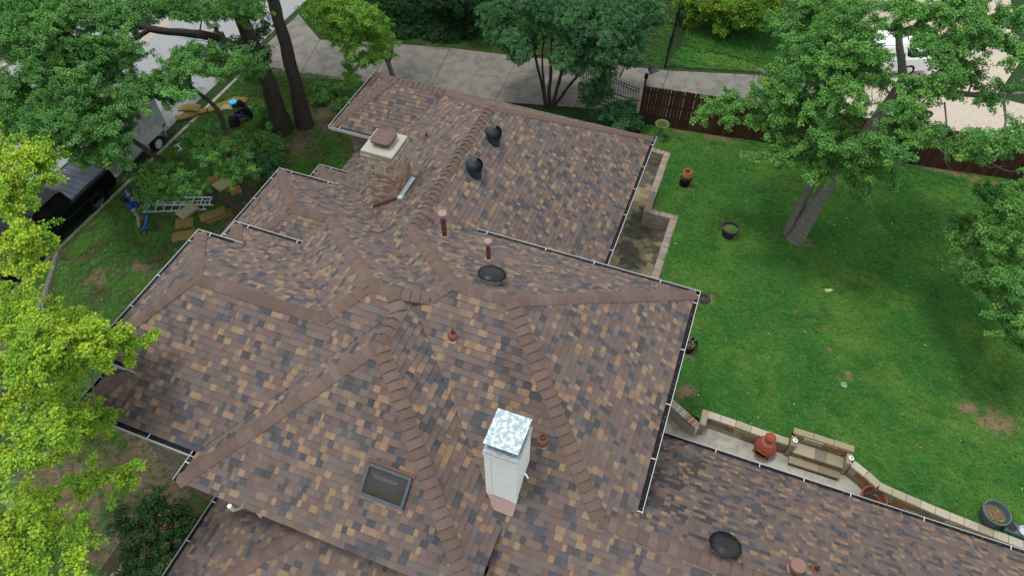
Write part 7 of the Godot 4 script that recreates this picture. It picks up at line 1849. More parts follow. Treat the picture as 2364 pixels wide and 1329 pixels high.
# ---------------------------------------------------------------- people
func smooth_field(bones: Array, cell: float, k: float) -> ArrayMesh:
	# bones: [a, b, ra, rb]; tapered capsules joined with a smooth minimum, meshed as surface nets
	var lo := Vector3.INF
	var hi := -Vector3.INF
	for b in bones:
		var r: float = maxf(b[2], b[3]) + k + cell * 2
		for p in [b[0], b[1]]:
			lo = lo.min(p - Vector3.ONE * r)
			hi = hi.max(p + Vector3.ONE * r)
	var nx := int((hi.x - lo.x) / cell) + 2
	var ny := int((hi.y - lo.y) / cell) + 2
	var nz := int((hi.z - lo.z) / cell) + 2
	var f := PackedFloat32Array()
	f.resize(nx * ny * nz)
	f.fill(10.0)
	for b in bones:
		var a: Vector3 = b[0]
		var c: Vector3 = b[1]
		var ra: float = b[2]
		var rb: float = b[3]
		var r := maxf(ra, rb) + k + cell * 2
		var l := (a.min(c) - Vector3.ONE * r - lo) / cell
		var h := (a.max(c) + Vector3.ONE * r - lo) / cell
		var ac := c - a
		var inv := 1.0 / maxf(ac.length_squared(), 1e-9)
		for z in range(maxi(0, int(l.z)), mini(nz - 1, int(h.z) + 1) + 1):
			for y in range(maxi(0, int(l.y)), mini(ny - 1, int(h.y) + 1) + 1):
				var i := (z * ny + y) * nx
				for x in range(maxi(0, int(l.x)), mini(nx - 1, int(h.x) + 1) + 1):
					var p := lo + Vector3(x, y, z) * cell - a
					var t := clampf(p.dot(ac) * inv, 0.0, 1.0)
					var d := (p - ac * t).length() - lerpf(ra, rb, t)
					var o := f[i + x]
					var e := maxf(k - absf(o - d), 0.0) / k
					f[i + x] = minf(o, d) - e * e * k * 0.25
	var idx := {}
	var verts := PackedVector3Array()
	for z in nz - 1:
		for y in ny - 1:
			for x in nx - 1:
				var i := (z * ny + y) * nx + x
				var v := [f[i], f[i + 1], f[i + nx], f[i + nx + 1], f[i + nx * ny], f[i + nx * ny + 1], f[i + nx * ny + nx], f[i + nx * ny + nx + 1]]
				var neg := 0
				for q in v:
					if q < 0: neg += 1
				if neg == 0 or neg == 8: continue
				var s := Vector3.ZERO
				var n := 0
				for e in [[0, 1], [2, 3], [4, 5], [6, 7], [0, 2], [1, 3], [4, 6], [5, 7], [0, 4], [1, 5], [2, 6], [3, 7]]:
					var va: float = v[e[0]]
					var vb: float = v[e[1]]
					if (va < 0) != (vb < 0):
						var t := va / (va - vb)
						var pa := Vector3(e[0] & 1, (e[0] >> 1) & 1, e[0] >> 2)
						var pb := Vector3(e[1] & 1, (e[1] >> 1) & 1, e[1] >> 2)
						s += pa.lerp(pb, t)
						n += 1
				idx[i] = verts.size()
				verts.push_back(lo + (Vector3(x, y, z) + s / n) * cell)
	var tri := PackedInt32Array()
	var sx := 1
	var sy := nx
	var sz := nx * ny
	for i in idx:
		for ax in 3:
			var st: int = [sx, sy, sz][ax]
			var u: int = [sy, sz, sx][ax]
			var w: int = [sz, sx, sy][ax]
			if (f[i] < 0) == (f[i + st] < 0): continue
			if not (idx.has(i - u) and idx.has(i - w) and idx.has(i - u - w)): continue
			var q := [idx[i], idx[i - u], idx[i - u - w], idx[i - w]]
			if f[i] < 0: tri.append_array([q[0], q[1], q[2], q[0], q[2], q[3]])
			else: tri.append_array([q[0], q[2], q[1], q[0], q[3], q[2]])
	var arr := []
	arr.resize(Mesh.ARRAY_MAX)
	arr[Mesh.ARRAY_VERTEX] = verts
	var nrm := PackedVector3Array()
	nrm.resize(verts.size())
	for i in range(0, tri.size(), 3):
		var n := (verts[tri[i + 2]] - verts[tri[i]]).cross(verts[tri[i + 1]] - verts[tri[i]])
		for k2 in 3: nrm[tri[i + k2]] += n
	for i in nrm.size(): nrm[i] = nrm[i].normalized()
	arr[Mesh.ARRAY_NORMAL] = nrm
	arr[Mesh.ARRAY_INDEX] = tri
	var m := ArrayMesh.new()
	m.add_surface_from_arrays(Mesh.PRIMITIVE_TRIANGLES, arr)
	return m

func hand_bones(wrist: Vector3, dir: Vector3, side: Vector3, curl: float) -> Array:
	var out := []
	var palm := wrist + dir * 0.085
	var down := dir.cross(side).normalized()
	out.append([wrist, palm - side * 0.02, 0.024, 0.024])
	out.append([wrist, palm + side * 0.02, 0.024, 0.024])
	for k in 4:
		var off := (k - 1.5) * 0.021
		var len: float = [0.066, 0.078, 0.072, 0.056][k]
		var p0 := palm + side * off
		var p1 := p0 + (dir * cos(curl) + down * sin(curl)) * len * 0.55
		var p2 := p1 + (dir * cos(curl * 2.0) + down * sin(curl * 2.0)) * len * 0.5
		out.append([p0, p1, 0.0095, 0.009])
		out.append([p1, p2, 0.009, 0.0075])
	var t0 := wrist + dir * 0.03 - side * 0.03
	var t1 := t0 + (dir * 0.6 - side * 0.8).normalized() * 0.04
	out.append([t0, t1, 0.013, 0.011])
	out.append([t1, t1 + dir * 0.035 + down * 0.01, 0.011, 0.009])
	return out

func person(label: String, at: Vector3, turn: float, J: Dictionary, shirt, trousers, shoes, headgear: String, head_mat):
	# J holds joints in the person's own frame, facing +z
	var t := thing("person", label, "person", at, turn)
	var head: Vector3 = J.head
	var hd: Vector3 = J.look
	var hs := Vector3.UP.cross(hd).normalized()
	var hu := hd.cross(hs).normalized()
	var skin := [[J.neck, head - hu * 0.06, 0.058, 0.055], [J.chest, J.neck, 0.13, 0.07], [J.pelvis, J.chest, 0.13, 0.14]]
	for s in ["l", "r"]:
		skin.append([J[s + "_shoulder"], J[s + "_elbow"], 0.046, 0.038])
		skin.append([J[s + "_elbow"], J[s + "_wrist"], 0.038, 0.028])
		skin.append([J[s + "_hip"], J[s + "_knee"], 0.075, 0.055])
		skin.append([J[s + "_knee"], J[s + "_ankle"], 0.052, 0.04])
		skin.append([J[s + "_shoulder"], J.chest, 0.05, 0.1])
		skin.append([J[s + "_hip"], J.pelvis, 0.08, 0.1])
	# the body is one surface; head and hands are meshed finer and joined to it
	var st := SurfaceTool.new()
	st.append_from(smooth_field(skin, 0.026, 0.05), 0, Transform3D.IDENTITY)
	var hb := [[head - hu * 0.07, head + hu * 0.045, 0.07, 0.092], [head + hu * 0.04 - hd * 0.025, head + hu * 0.05 + hd * 0.01, 0.092, 0.088], [head - hu * 0.085 + hd * 0.05, head - hu * 0.06 + hd * 0.045, 0.04, 0.045],
		[head - hu * 0.02 + hd * 0.1, head + hu * 0.02 + hd * 0.085, 0.014, 0.009], [head - hu * 0.06 + hd * 0.085 - hs * 0.018, head - hu * 0.06 + hd * 0.085 + hs * 0.018, 0.009, 0.009],
		[head + hu * 0.035 + hd * 0.085 - hs * 0.04, head + hu * 0.035 + hd * 0.085 + hs * 0.04, 0.011, 0.011]]
	for s in [-1.0, 1.0]: hb.append([head + hs * s * 0.088 - hu * 0.02, head + hs * s * 0.092 + hu * 0.02, 0.013, 0.014])
	st.append_from(smooth_field(hb, 0.009, 0.02), 0, Transform3D.IDENTITY)
	for s in ["l", "r"]:
		var wr: Vector3 = J[s + "_wrist"]
		var dr: Vector3 = (wr - J[s + "_elbow"]).normalized()
		var sd := dr.cross(Vector3.UP).normalized() * (1.0 if s == "l" else -1.0)
		st.append_from(smooth_field(hand_bones(wr, dr, sd, 0.5), 0.007, 0.012), 0, Transform3D.IDENTITY)
	part("body", st.commit(), M.skin, t)
	var eyes := Geo.new()
	for s in [-1.0, 1.0]:
		eyes.lathe([[0.0, -0.009], [0.008, -0.005], [0.01, 0.0], [0.008, 0.005], [0.0, 0.009]], 10, Transform3D(Basis.IDENTITY, head + hd * 0.083 + hs * s * 0.033 + hu * 0.008))
	part("eyes", eyes.mesh(), M.black, t).set_meta("kind", "stuff")
	var sh := [[J.pelvis + Vector3(0, 0.02, 0), J.chest, 0.155, 0.165], [J.chest, J.neck - Vector3(0, 0.03, 0), 0.15, 0.085]]
	for s in ["l", "r"]:
		sh.append([J[s + "_shoulder"], J[s + "_elbow"], 0.066, 0.056])
		sh.append([J[s + "_elbow"], J[s + "_wrist"], 0.056, 0.044])
		sh.append([J[s + "_shoulder"], J.chest, 0.07, 0.12])
	part("shirt", smooth_field(sh, 0.024, 0.05), shirt, t)
	var tr := []
	for s in ["l", "r"]:
		tr.append([J[s + "_hip"], J[s + "_knee"], 0.098, 0.075])
		tr.append([J[s + "_knee"], J[s + "_ankle"], 0.075, 0.062])
		tr.append([J[s + "_hip"], J.pelvis, 0.1, 0.135])
	part("trousers", smooth_field(tr, 0.024, 0.04), trousers, t)
	for s in ["l", "r"]:
		var an: Vector3 = J[s + "_ankle"]
		var fd: Vector3 = J.get("foot", Vector3(0, 0, 1))
		part("shoe", smooth_field([[an, an - Vector3(0, 0.06, 0), 0.05, 0.045], [an - Vector3(0, 0.055, 0) - fd * 0.05, an - Vector3(0, 0.065, 0) + fd * 0.15, 0.045, 0.035]], 0.018, 0.03), shoes, t)
	if headgear == "cap":
		var c := Geo.new()
		var ht := Transform3D(Basis(hs, hu, hd), head + hu * 0.045)
		c.lathe([[0.108, 0.0], [0.106, 0.04], [0.085, 0.085], [0.045, 0.108], [0.0, 0.115]], 20, ht)
		part("cap", c.mesh(), head_mat, t)
		var b := Geo.new()
		b.box(Vector3(-0.075, -0.006, 0.07), Vector3(0.075, 0.006, 0.19), ht)
		part("cap_brim", b.mesh(), head_mat, t)
	else:
		part("hood", smooth_field([[head - hu * 0.09 - hd * 0.03, head + hu * 0.045 - hd * 0.02, 0.1, 0.115], [J.neck, head - hu * 0.05 - hd * 0.02, 0.1, 0.1]], 0.018, 0.04), head_mat, t)
	return t

func stance(lean: Vector3, stride: float) -> Dictionary:
	# a standing figure 1.74 m tall; lean moves the upper body
	return {"pelvis": Vector3(0, 0.93, 0), "chest": Vector3(0, 1.28, 0) + lean * 0.7, "neck": Vector3(0, 1.49, 0) + lean, "head": Vector3(0, 1.62, 0.02) + lean * 1.1, "look": Vector3(0, -0.35, 1).normalized(),
		"l_shoulder": Vector3(0.19, 1.41, 0) + lean * 0.9, "r_shoulder": Vector3(-0.19, 1.41, 0) + lean * 0.9,
		"l_elbow": Vector3(0.27, 1.13, 0.02) + lean * 0.9, "r_elbow": Vector3(-0.27, 1.13, 0.02) + lean * 0.9,
		"l_wrist": Vector3(0.28, 0.9, 0.14) + lean * 0.9, "r_wrist": Vector3(-0.28, 0.9, 0.14) + lean * 0.9,
		"l_hip": Vector3(0.1, 0.9, 0), "r_hip": Vector3(-0.1, 0.9, 0), "l_knee": Vector3(0.12, 0.5, 0.05 + stride * 0.6), "r_knee": Vector3(-0.12, 0.5, 0.05 - stride * 0.3),
		"l_ankle": Vector3(0.13, 0.1, stride), "r_ankle": Vector3(-0.13, 0.1, -stride)}

func make_people():
	var y := -0.8
	# worker in blue walking away up the lawn, pushing an edger
	var J := stance(Vector3(0, -0.02, 0.14), 0.16)
	J.l_wrist = Vector3(0.3, 0.98, 0.3)
	J.r_wrist = Vector3(-0.32, 0.98, 0.28)
	J.r_elbow = Vector3(-0.34, 1.12, 0.1)
	var man: Node3D = person("person in blue shirt and khaki trousers walking beside a blue edger", Vector3(-20.2, y, -12.7), 2.85, J, M.blue_shirt, M.khaki, M.boots, "cap", M.teal_cap)
	part("hip_pack", box_mesh(Vector3(0.3, 0.16, 0.12), 0.03), M.dark_cloth, man, Vector3(0, 1.36, -0.12))
	var e := thing("lawn_edger", "blue wheeled edger held by the person in the blue shirt", "edger", Vector3(-19.82, y, -12.55), -0.35)
	var g := Geo.new()
	g.tube([Vector3(-0.05, 0.95, -0.45), Vector3(0.0, 0.5, -0.2), Vector3(0.05, 0.18, 0.1)], [0.018, 0.03, 0.03], 8)
	part("shaft", g.mesh(), M.tool_blue, e)
	part("motor", smooth_field([[Vector3(0, 0.55, -0.25), Vector3(0.03, 0.3, -0.05), 0.07, 0.06]], 0.02, 0.02), M.tool_blue, e)
	part("guard", box_mesh(Vector3(0.12, 0.1, 0.3), 0.03), M.tool_blue, e, Vector3(0.05, 0.1, 0.06))
	wheel(e, Vector3(0.13, 0.1, 0.2), 0.1, 0.05, M.stones[1], 1.0)
	# person behind the leaves at the kerb
	J = stance(Vector3.ZERO, 0.05)
	person("person in dark jeans and brown boots standing in the street behind leaves", Vector3(-23.6, -0.95, -20.4), 0.4, J, M.dark_cloth, M.denim_dark, M.boots, "cap", M.dark_cloth)
	# person in olive
	J = stance(Vector3.ZERO, 0.03)
	J.l_wrist = Vector3(0.12, 1.12, 0.22)
	J.r_wrist = Vector3(-0.12, 1.1, 0.22)
	person("person in olive shirt and dark cap standing in the street", Vector3(-23.9, -0.95, -23.6), 0.3, J, M.olive, M.denim_dark, M.boots, "cap", M.dark_cloth)
	# seated worker reaching over to the bucket
	J = {"pelvis": Vector3(0, 0.16, 0), "chest": Vector3(0, 0.5, 0.1), "neck": Vector3(0, 0.7, 0.17), "head": Vector3(0, 0.82, 0.23), "look": Vector3(0, -0.6, 1).normalized(),
		"l_shoulder": Vector3(0.18, 0.62, 0.14), "r_shoulder": Vector3(-0.18, 0.62, 0.14), "l_elbow": Vector3(0.3, 0.55, 0.35), "r_elbow": Vector3(-0.22, 0.56, 0.42),
		"l_wrist": Vector3(0.22, 0.42, 0.55), "r_wrist": Vector3(-0.2, 0.52, 0.68), "l_hip": Vector3(0.1, 0.14, 0.03), "r_hip": Vector3(-0.1, 0.14, 0.03),
		"l_knee": Vector3(0.32, 0.4, 0.32), "r_knee": Vector3(-0.1, 0.3, 0.42), "l_ankle": Vector3(0.35, 0.1, 0.55), "r_ankle": Vector3(0.05, 0.1, 0.7), "foot": Vector3(0.3, 0, 0.95)}
	person("person in dark hooded top and jeans sitting on the grass by a bucket", Vector3(-20.0, y, -19.85), -1.2, J, M.dark_cloth, M.denim, M.boots, "hood", M.dark_cloth)

# ---------------------------------------------------------------- trees and grass
var sprigs := {}

func leaf_outline(kind: String) -> Array:
	if kind == "oak":
		return [Vector2(0, 0), Vector2(0.012, 0.02), Vector2(0.034, 0.03), Vector2(0.018, 0.048), Vector2(0.042, 0.066), Vector2(0.02, 0.082), Vector2(0.022, 0.1), Vector2(0, 0.118)]
	return [Vector2(0, 0), Vector2(0.022, 0.03), Vector2(0.026, 0.055), Vector2(0, 0.1)]

func sprig_mesh(kind: String, leaves: int, seed_n: int) -> ArrayMesh:
	var r := RandomNumberGenerator.new()
	r.seed = seed_n
	var g := Geo.new()
	g.colored = true
	var ol := leaf_outline(kind)
	for k in leaves:
		var sh := r.randf_range(0.8, 1.15)
		g.col = Color(sh, sh * r.randf_range(0.97, 1.03), sh * r.randf_range(0.85, 1.1))
		var a := TAU * k / leaves * 2.4 + r.randf_range(-0.4, 0.4)
		var el := r.randf_range(-0.25, 0.85)
		var d := Vector3(cos(a) * cos(el), sin(el), sin(a) * cos(el))
		var s := d.cross(Vector3.UP).normalized()
		var n := s.cross(d).normalized()
		var at := d * r.randf_range(0.01, 0.07) + Vector3(0, r.randf_range(-0.04, 0.05), 0)
		var sc := r.randf_range(0.8, 1.25)
		var roll := r.randf_range(-0.5, 0.5)
		var s2 := s * cos(roll) + n * sin(roll)
		var n2 := n * cos(roll) - s * sin(roll)
		for side in [-1.0, 1.0]:
			for i in ol.size() - 1:
				# two halves folded along the midrib, drooping to the tip
				var p: Vector2 = ol[i]
				var q: Vector2 = ol[i + 1]
				var m0 := at + (d * p.y + n2 * (-p.y * p.y * 1.5)) * sc
				var m1 := at + (d * q.y + n2 * (-q.y * q.y * 1.5)) * sc
				var e0: Vector3 = m0 + (s2 * side * p.x + n2 * p.x * 0.35) * sc
				var e1: Vector3 = m1 + (s2 * side * q.x + n2 * q.x * 0.35) * sc
				if p.x > 0.0: g.tri(m0, e0, m1)
				if q.x > 0.0: g.tri(e0, e1, m1)
	return g.mesh()

func nearest_on(pts: Array, p: Vector3) -> int:
	var best := 0
	var bd := 1e9
	for i in pts.size():
		var d: float = (pts[i][0] - p).length_squared()
		if p.y < pts[i][0].y - 0.3: d *= 1.6
		if d < bd:
			bd = d
			best = i
	return best

func make_tree(called: String, label: String, category: String, limbs: Array, crowns: Array, colours: Array, bark, kind: String, per: int, size: float, group = ""):
	var base: Vector3 = limbs[0][0][0]
	var t := thing(called, label, category, base, 0.0, group)
	var g := Geo.new()
	var skel := []
	for L in limbs:
		var pts := []
		var rad := []
		for i in L[0].size():
			pts.append(L[0][i] - base)
			rad.append(lerpf(L[1], L[2], float(i) / maxi(1, L[0].size() - 1)))
		if L.size() > 3: rad[0] = rad[0] * 1.35
		var fine_p := []
		var fine_r := []
		for i in pts.size() - 1:
			var n := maxi(2, int((pts[i + 1] - pts[i]).length() / 0.35))
			for k in n:
				var u := float(k) / n
				var a: Vector3 = pts[maxi(i - 1, 0)]
				var b: Vector3 = pts[mini(i + 2, pts.size() - 1)]
				fine_p.append(pts[i].cubic_interpolate(pts[i + 1], a, b, u) + Vector3(rng.randf_range(-1, 1), 0, rng.randf_range(-1, 1)) * 0.02)
				fine_r.append(lerpf(rad[i], rad[i + 1], u))
		fine_p.append(pts[-1])
		fine_r.append(rad[-1])
		g.tube(fine_p, fine_r, 10, 0.08, rng)
		for i in fine_p.size():
			if fine_p[i].y > 0.8 or fine_p.size() < 8 or size < 0.8: skel.append([fine_p[i], fine_r[i]])
	if skel.is_empty(): skel.append([Vector3(0, 0.1, 0), 0.05])
	var clumps := []
	for c in crowns:
		var arr: Array = CROWNS[c]
		for i in range(0, arr.size(), 4): clumps.append([Vector3(arr[i], arr[i + 1], arr[i + 2]) - base, arr[i + 3]])
	var order := clumps.duplicate()
	var sk0 := skel.duplicate()
	order.sort_custom(func(x, y): return (x[0] - sk0[nearest_on(sk0, x[0])][0]).length_squared() < (y[0] - sk0[nearest_on(sk0, y[0])][0]).length_squared())
	for c in order:
		var s = skel[nearest_on(skel, c[0])]
		var a: Vector3 = s[0]
		var b: Vector3 = c[0]
		var len := (b - a).length()
		var mid := a.lerp(b, 0.5) + Vector3(rng.randf_range(-0.12, 0.12) * len, 0.08 * len, rng.randf_range(-0.12, 0.12) * len)
		var r0 := minf(s[1] * 0.7, 0.02 + 0.018 * len)
		g.tube([a, mid, b], [r0, r0 * 0.7, r0 * 0.4], 6)
		skel.append([mid, r0 * 0.8])
		skel.append([b, r0 * 0.5])
		# twigs that carry the leaves
		var twigs := []
		for k in 8:
			var d := Vector3(rng.randf_range(-1, 1), rng.randf_range(-0.25, 0.5), rng.randf_range(-1, 1)).normalized()
			var tip: Vector3 = b + d * c[1] * rng.randf_range(0.7, 1.75)
			twigs.append(tip)
			g.tube([b, b.lerp(tip, 0.5) + Vector3(0, 0.04, 0), tip], [0.012, 0.007, 0.003], 4)
		c.append(twigs)
	part("trunk", g.mesh(), bark, t)
	var key := kind
	if not sprigs.has(key):
		sprigs[key] = sprig_mesh(kind, 9 if kind == "oak" else 13, 17)
	var xf := []
	for c in order:
		var tint := rng.randf_range(0.0, 1.0)
		var n := int(per * c[1] * c[1] * 3.0)
		var b: Vector3 = c[0]
		for k in n:
			var d := Vector3(rng.randfn(), rng.randfn(), rng.randfn()).normalized()
			var p: Vector3
			if kind == "small":
				p = b + d * c[1] * pow(rng.randf(), 0.42) * (1.35 if rng.randf() < 0.12 else 1.0) * Vector3(1.0, 0.65, 1.0)
			else:
				var tip: Vector3 = c[2][k % 8]
				p = b.lerp(tip, rng.randf_range(0.12, 1.06)) + d * c[1] * rng.randf() * 0.34 * Vector3(1.0, 0.55, 1.0)
			var up := (Vector3.UP * 1.1 + d * 0.9 + Vector3(rng.randf_range(-0.5, 0.5), 0, rng.randf_range(-0.5, 0.5))).normalized()
			var x := up.cross(Vector3(cos(k * 2.4), 0.1, sin(k * 2.4))).normalized()
			var sc := size * rng.randf_range(0.65, 1.3)
			var w = colours[0].lerp(colours[1], clampf(tint * 0.75 + rng.randf_range(-0.2, 0.4), 0, 1))
			if rng.randf() < 0.1: w = w.lerp(colours[2], rng.randf_range(0.3, 0.9))
			xf.append([Transform3D(Basis(x, up, x.cross(up)).scaled(Vector3.ONE * sc), p), w])
	var mm := MultiMesh.new()
	mm.transform_format = MultiMesh.TRANSFORM_3D
	mm.use_colors = true
	mm.mesh = sprigs[key]
	mm.instance_count = xf.size()
	for i in xf.size():
		mm.set_instance_transform(i, xf[i][0])
		mm.set_instance_color(i, xf[i][1])
	var mi := MultiMeshInstance3D.new()
	mi.name = "crown"
	mi.multimesh = mm
	mi.material_override = M.leaf
	t.add_child(mi, true)
	mi.set_meta("kind", "stuff")
	return t

func dead_branch(t: Node3D, a: Vector3, b: Vector3, r: float):
	# a bare grey limb that forks into twigs
	var g := Geo.new()
	var stack := [[a, b, r, 0]]
	while stack.size():
		var s = stack.pop_back()
		var p: Vector3 = s[0]
		var q: Vector3 = s[1]
		var len := (q - p).length()
		var mid := p.lerp(q, 0.5) + Vector3(rng.randf_range(-1, 1), rng.randf_range(-1, 1), rng.randf_range(-1, 1)) * len * 0.12
		g.tube([p, mid, q], [s[2], s[2] * 0.8, s[2] * 0.5], 5)
		if s[3] < 3:
			for k in 2 + (1 if s[3] == 0 else 0):
				var st: Vector3 = [q, mid, p.lerp(q, 0.75)][k]
				var d := ((q - p).normalized() + Vector3(rng.randf_range(-1, 1), rng.randf_range(-0.6, 0.7), rng.randf_range(-1, 1)) * 0.9).normalized()
				stack.append([st, st + d * len * rng.randf_range(0.45, 0.75), s[2] * 0.55, s[3] + 1])
	part("dead_branch", g.mesh(), M.bark_pale, t, -t.position)

func V(x, y, z) -> Vector3:
	return Vector3(x, y, z)

func make_trees():
	var oak_dark := [Color(0.065, 0.185, 0.055), Color(0.15, 0.35, 0.085), Color(0.16, 0.28, 0.05)]
	var lime := [Color(0.15, 0.325, 0.035), Color(0.41, 0.55, 0.05), Color(0.08, 0.26, 0.05)]
	var bright := [Color(0.11, 0.27, 0.04), Color(0.22, 0.42, 0.06), Color(0.26, 0.4, 0.06)]
	var teal := [Color(0.032, 0.1, 0.044), Color(0.08, 0.195, 0.078), Color(0.1, 0.22, 0.05)]
	var deep := [Color(0.014, 0.042, 0.018), Color(0.03, 0.08, 0.028), Color(0.05, 0.11, 0.04)]
	var mid := [Color(0.07, 0.2, 0.055), Color(0.16, 0.37, 0.085), Color(0.2, 0.33, 0.04)]
	var big: Node3D = make_tree("oak_tree", "tall twin-trunk oak whose dark limbs spread over the street", "tree", [
		[[V(-18.15, -0.85, -19.6), V(-18.2, 1.5, -19.7), V(-18.35, 3.8, -19.6), V(-18.6, 6.2, -19.5), V(-19.2, 9.0, -19.5)], 0.36, 0.22, 1],
		[[V(-17.45, -0.85, -20.3), V(-17.5, 1.5, -20.5), V(-17.7, 4.0, -20.8), V(-17.9, 6.6, -21.0), V(-17.6, 9.0, -21.3)], 0.31, 0.18, 1],
		[[V(-18.3, 2.9, -19.65), V(-20.2, 3.5, -19.4), V(-22.0, 4.0, -18.4), V(-23.8, 4.5, -18.3), V(-26.0, 4.6, -17.6)], 0.21, 0.07],
		[[V(-22.0, 4.0, -18.4), V(-22.7, 3.7, -17.2), V(-23.6, 3.6, -16.0)], 0.1, 0.04],
		[[V(-23.8, 4.5, -18.3), V(-25.2, 4.7, -19.8), V(-26.5, 5.0, -21.0)], 0.09, 0.04],
		[[V(-18.4, 4.4, -19.6), V(-20.4, 5.2, -21.0), V(-22.8, 5.6, -22.0)], 0.14, 0.05]],
		["oak", "oak_top"], oak_dark, M.bark_dark, "oak", 300, 0.58)
	dead_branch(big, V(-18.6, 6.0, -19.5), V(-18.9, 5.6, -18.2), 0.035)
	dead_branch(big, V(-18.2, 3.6, -19.4), V(-19.3, 3.9, -18.6), 0.03)
	dead_branch(big, V(-23.4, 4.4, -18.2), V(-23.2, 4.6, -17.0), 0.035)
	dead_branch(big, V(-24.6, 4.5, -17.6), V(-24.6, 4.7, -16.4), 0.03)
	big = make_tree("lime_oak", "tall oak with lime-yellow leaves rising in front of the left eaves", "tree", [
		[[V(-17.0, -0.85, -4.6), V(-16.8, 1.2, -4.5), V(-16.0, 3.2, -4.3), V(-14.5, 5.0, -4.2)], 0.3, 0.14, 1],
		[[V(-16.0, 3.2, -4.3), V(-15.5, 4.2, -5.8), V(-15.3, 5.4, -7.2)], 0.13, 0.05],
		[[V(-16.0, 3.2, -4.3), V(-13.8, 4.4, -2.9), V(-12.0, 5.2, -1.8)], 0.13, 0.05],
		[[V(-14.5, 5.0, -4.2), V(-12.9, 6.0, -4.6), V(-11.2, 6.6, -4.6)], 0.1, 0.04]],
		["lime", "lime_low"], lime, M.bark_grey, "oak", 330, 0.56)
	dead_branch(big, V(-13.2, 4.4, -2.8), V(-12.0, 4.6, -2.6), 0.03)
	dead_branch(big, V(-13.0, 4.6, -2.4), V(-11.9, 4.6, -1.6), 0.03)
	dead_branch(big, V(-14.6, 4.8, -4.6), V(-13.2, 5.2, -4.2), 0.03)
	make_tree("young_oak", "bright green young tree beside the driveway behind the chimney", "tree", [
		[[V(-14.6, -0.82, -23.9), V(-14.7, 1.0, -23.6), V(-15.0, 2.6, -23.0), V(-15.2, 3.6, -22.6)], 0.12, 0.05, 1],
		[[V(-14.7, 0.9, -23.6), V(-14.2, 2.2, -23.4), V(-14.3, 3.2, -22.8)], 0.07, 0.03]],
		["light"], bright, M.bark_grey, "oak", 300, 0.62)
	make_tree("crape_myrtle", "dense blue-green multi-stemmed tree between roof ridge and driveway", "tree", [
		[[V(-7.45, -0.25, -24.75), V(-7.5, 1.5, -24.9), V(-7.6, 3.4, -25.2)], 0.09, 0.05], [[V(-7.3, -0.25, -24.7), V(-7.0, 1.5, -24.9), V(-6.6, 3.4, -25.4)], 0.085, 0.05],
		[[V(-7.6, -0.25, -24.8), V(-8.1, 1.4, -25.0), V(-8.8, 3.2, -25.5)], 0.075, 0.04], [[V(-7.25, -0.25, -24.85), V(-6.3, 1.4, -25.2), V(-5.2, 2.6, -25.6)], 0.07, 0.04], [[V(-7.5, -0.25, -24.65), V(-7.8, 1.6, -24.7), V(-7.9, 3.0, -25.0)], 0.06, 0.03]],
		["crape"], teal, M.bark_dark, "small", 260, 0.62)
	make_tree("hedge_tree", "dark shaded evergreen growing beyond the side driveway", "tree", [[[V(-14.5, -0.85, -32.0), V(-14.4, 1.6, -32.0), V(-14.2, 3.6, -32.2), V(-13.6, 6.0, -32.4)], 0.24, 0.1, 1], [[V(-14.4, 0.6, -30.8), V(-16.4, 1.2, -30.4)], 0.1, 0.05]], ["behind", "behind_top"], deep, M.bark_dark, "small", 110, 1.1)
	big = make_tree("back_yard_oak", "large oak leaning over the back lawn in front of the fence", "tree", [
		[[V(3.75, -0.1, -20.1), V(4.0, 1.6, -20.6), V(4.35, 3.2, -21.2), V(4.9, 4.8, -22.0), V(5.1, 5.8, -22.3)], 0.25, 0.19, 1],
		[[V(3.45, -0.1, -20.35), V(3.55, 1.5, -20.8), V(3.7, 3.0, -21.0), V(3.6, 4.6, -21.2)], 0.17, 0.1, 1],
		[[V(4.9, 4.8, -22.0), V(5.9, 5.8, -22.6), V(6.6, 7.0, -23.0), V(7.0, 7.6, -23.5)], 0.16, 0.08],
		[[V(5.1, 5.8, -22.3), V(4.6, 6.6, -23.4), V(4.4, 7.2, -24.6)], 0.14, 0.06],
		[[V(5.1, 5.8, -22.3), V(6.8, 6.2, -21.6), V(8.4, 6.4, -22.0)], 0.12, 0.05],
		[[V(3.6, 4.6, -21.2), V(2.2, 5.0, -21.8), V(0.6, 5.0, -22.6)], 0.1, 0.04]],
		["right"], mid, M.bark_grey, "oak", 300, 0.58)
	dead_branch(big, V(4.6, 5.2, -21.8), V(3.9, 5.4, -20.9), 0.03)
	dead_branch(big, V(6.4, 5.6, -21.9), V(7.2, 5.0, -20.9), 0.03)
	dead_branch(big, V(1.6, 4.9, -22.0), V(0.6, 4.6, -21.4), 0.025)
	make_tree("side_oak", "oak whose branches reach in from the lawn's right edge", "tree", [
		[[V(12.6, -0.1, -16.8), V(12.3, 1.8, -16.9), V(11.8, 3.4, -17.1), V(10.8, 4.4, -17.3)], 0.3, 0.14, 1],
		[[V(12.0, 2.8, -17.0), V(10.4, 3.4, -18.2), V(9.0, 3.8, -18.8)], 0.12, 0.05]],
		["edge"], mid, M.bark, "oak", 290, 0.6)
	make_tree("leaning_oak", "low oak with sprawling dark trunks beside the front eaves", "tree", [
		[[V(-16.3, -0.85, -14.9), V(-16.9, 0.3, -15.2), V(-17.7, 1.3, -15.9), V(-18.6, 1.9, -17.0), V(-20.2, 2.3, -17.6)], 0.17, 0.06, 1],
		[[V(-16.35, -0.85, -14.7), V(-17.4, 0.2, -14.3), V(-18.6, 1.1, -14.2), V(-20.0, 1.7, -14.3), V(-21.8, 2.3, -14.6)], 0.17, 0.07, 1]],
		["lean"], mid, M.bark_dark, "oak", 290, 0.58)
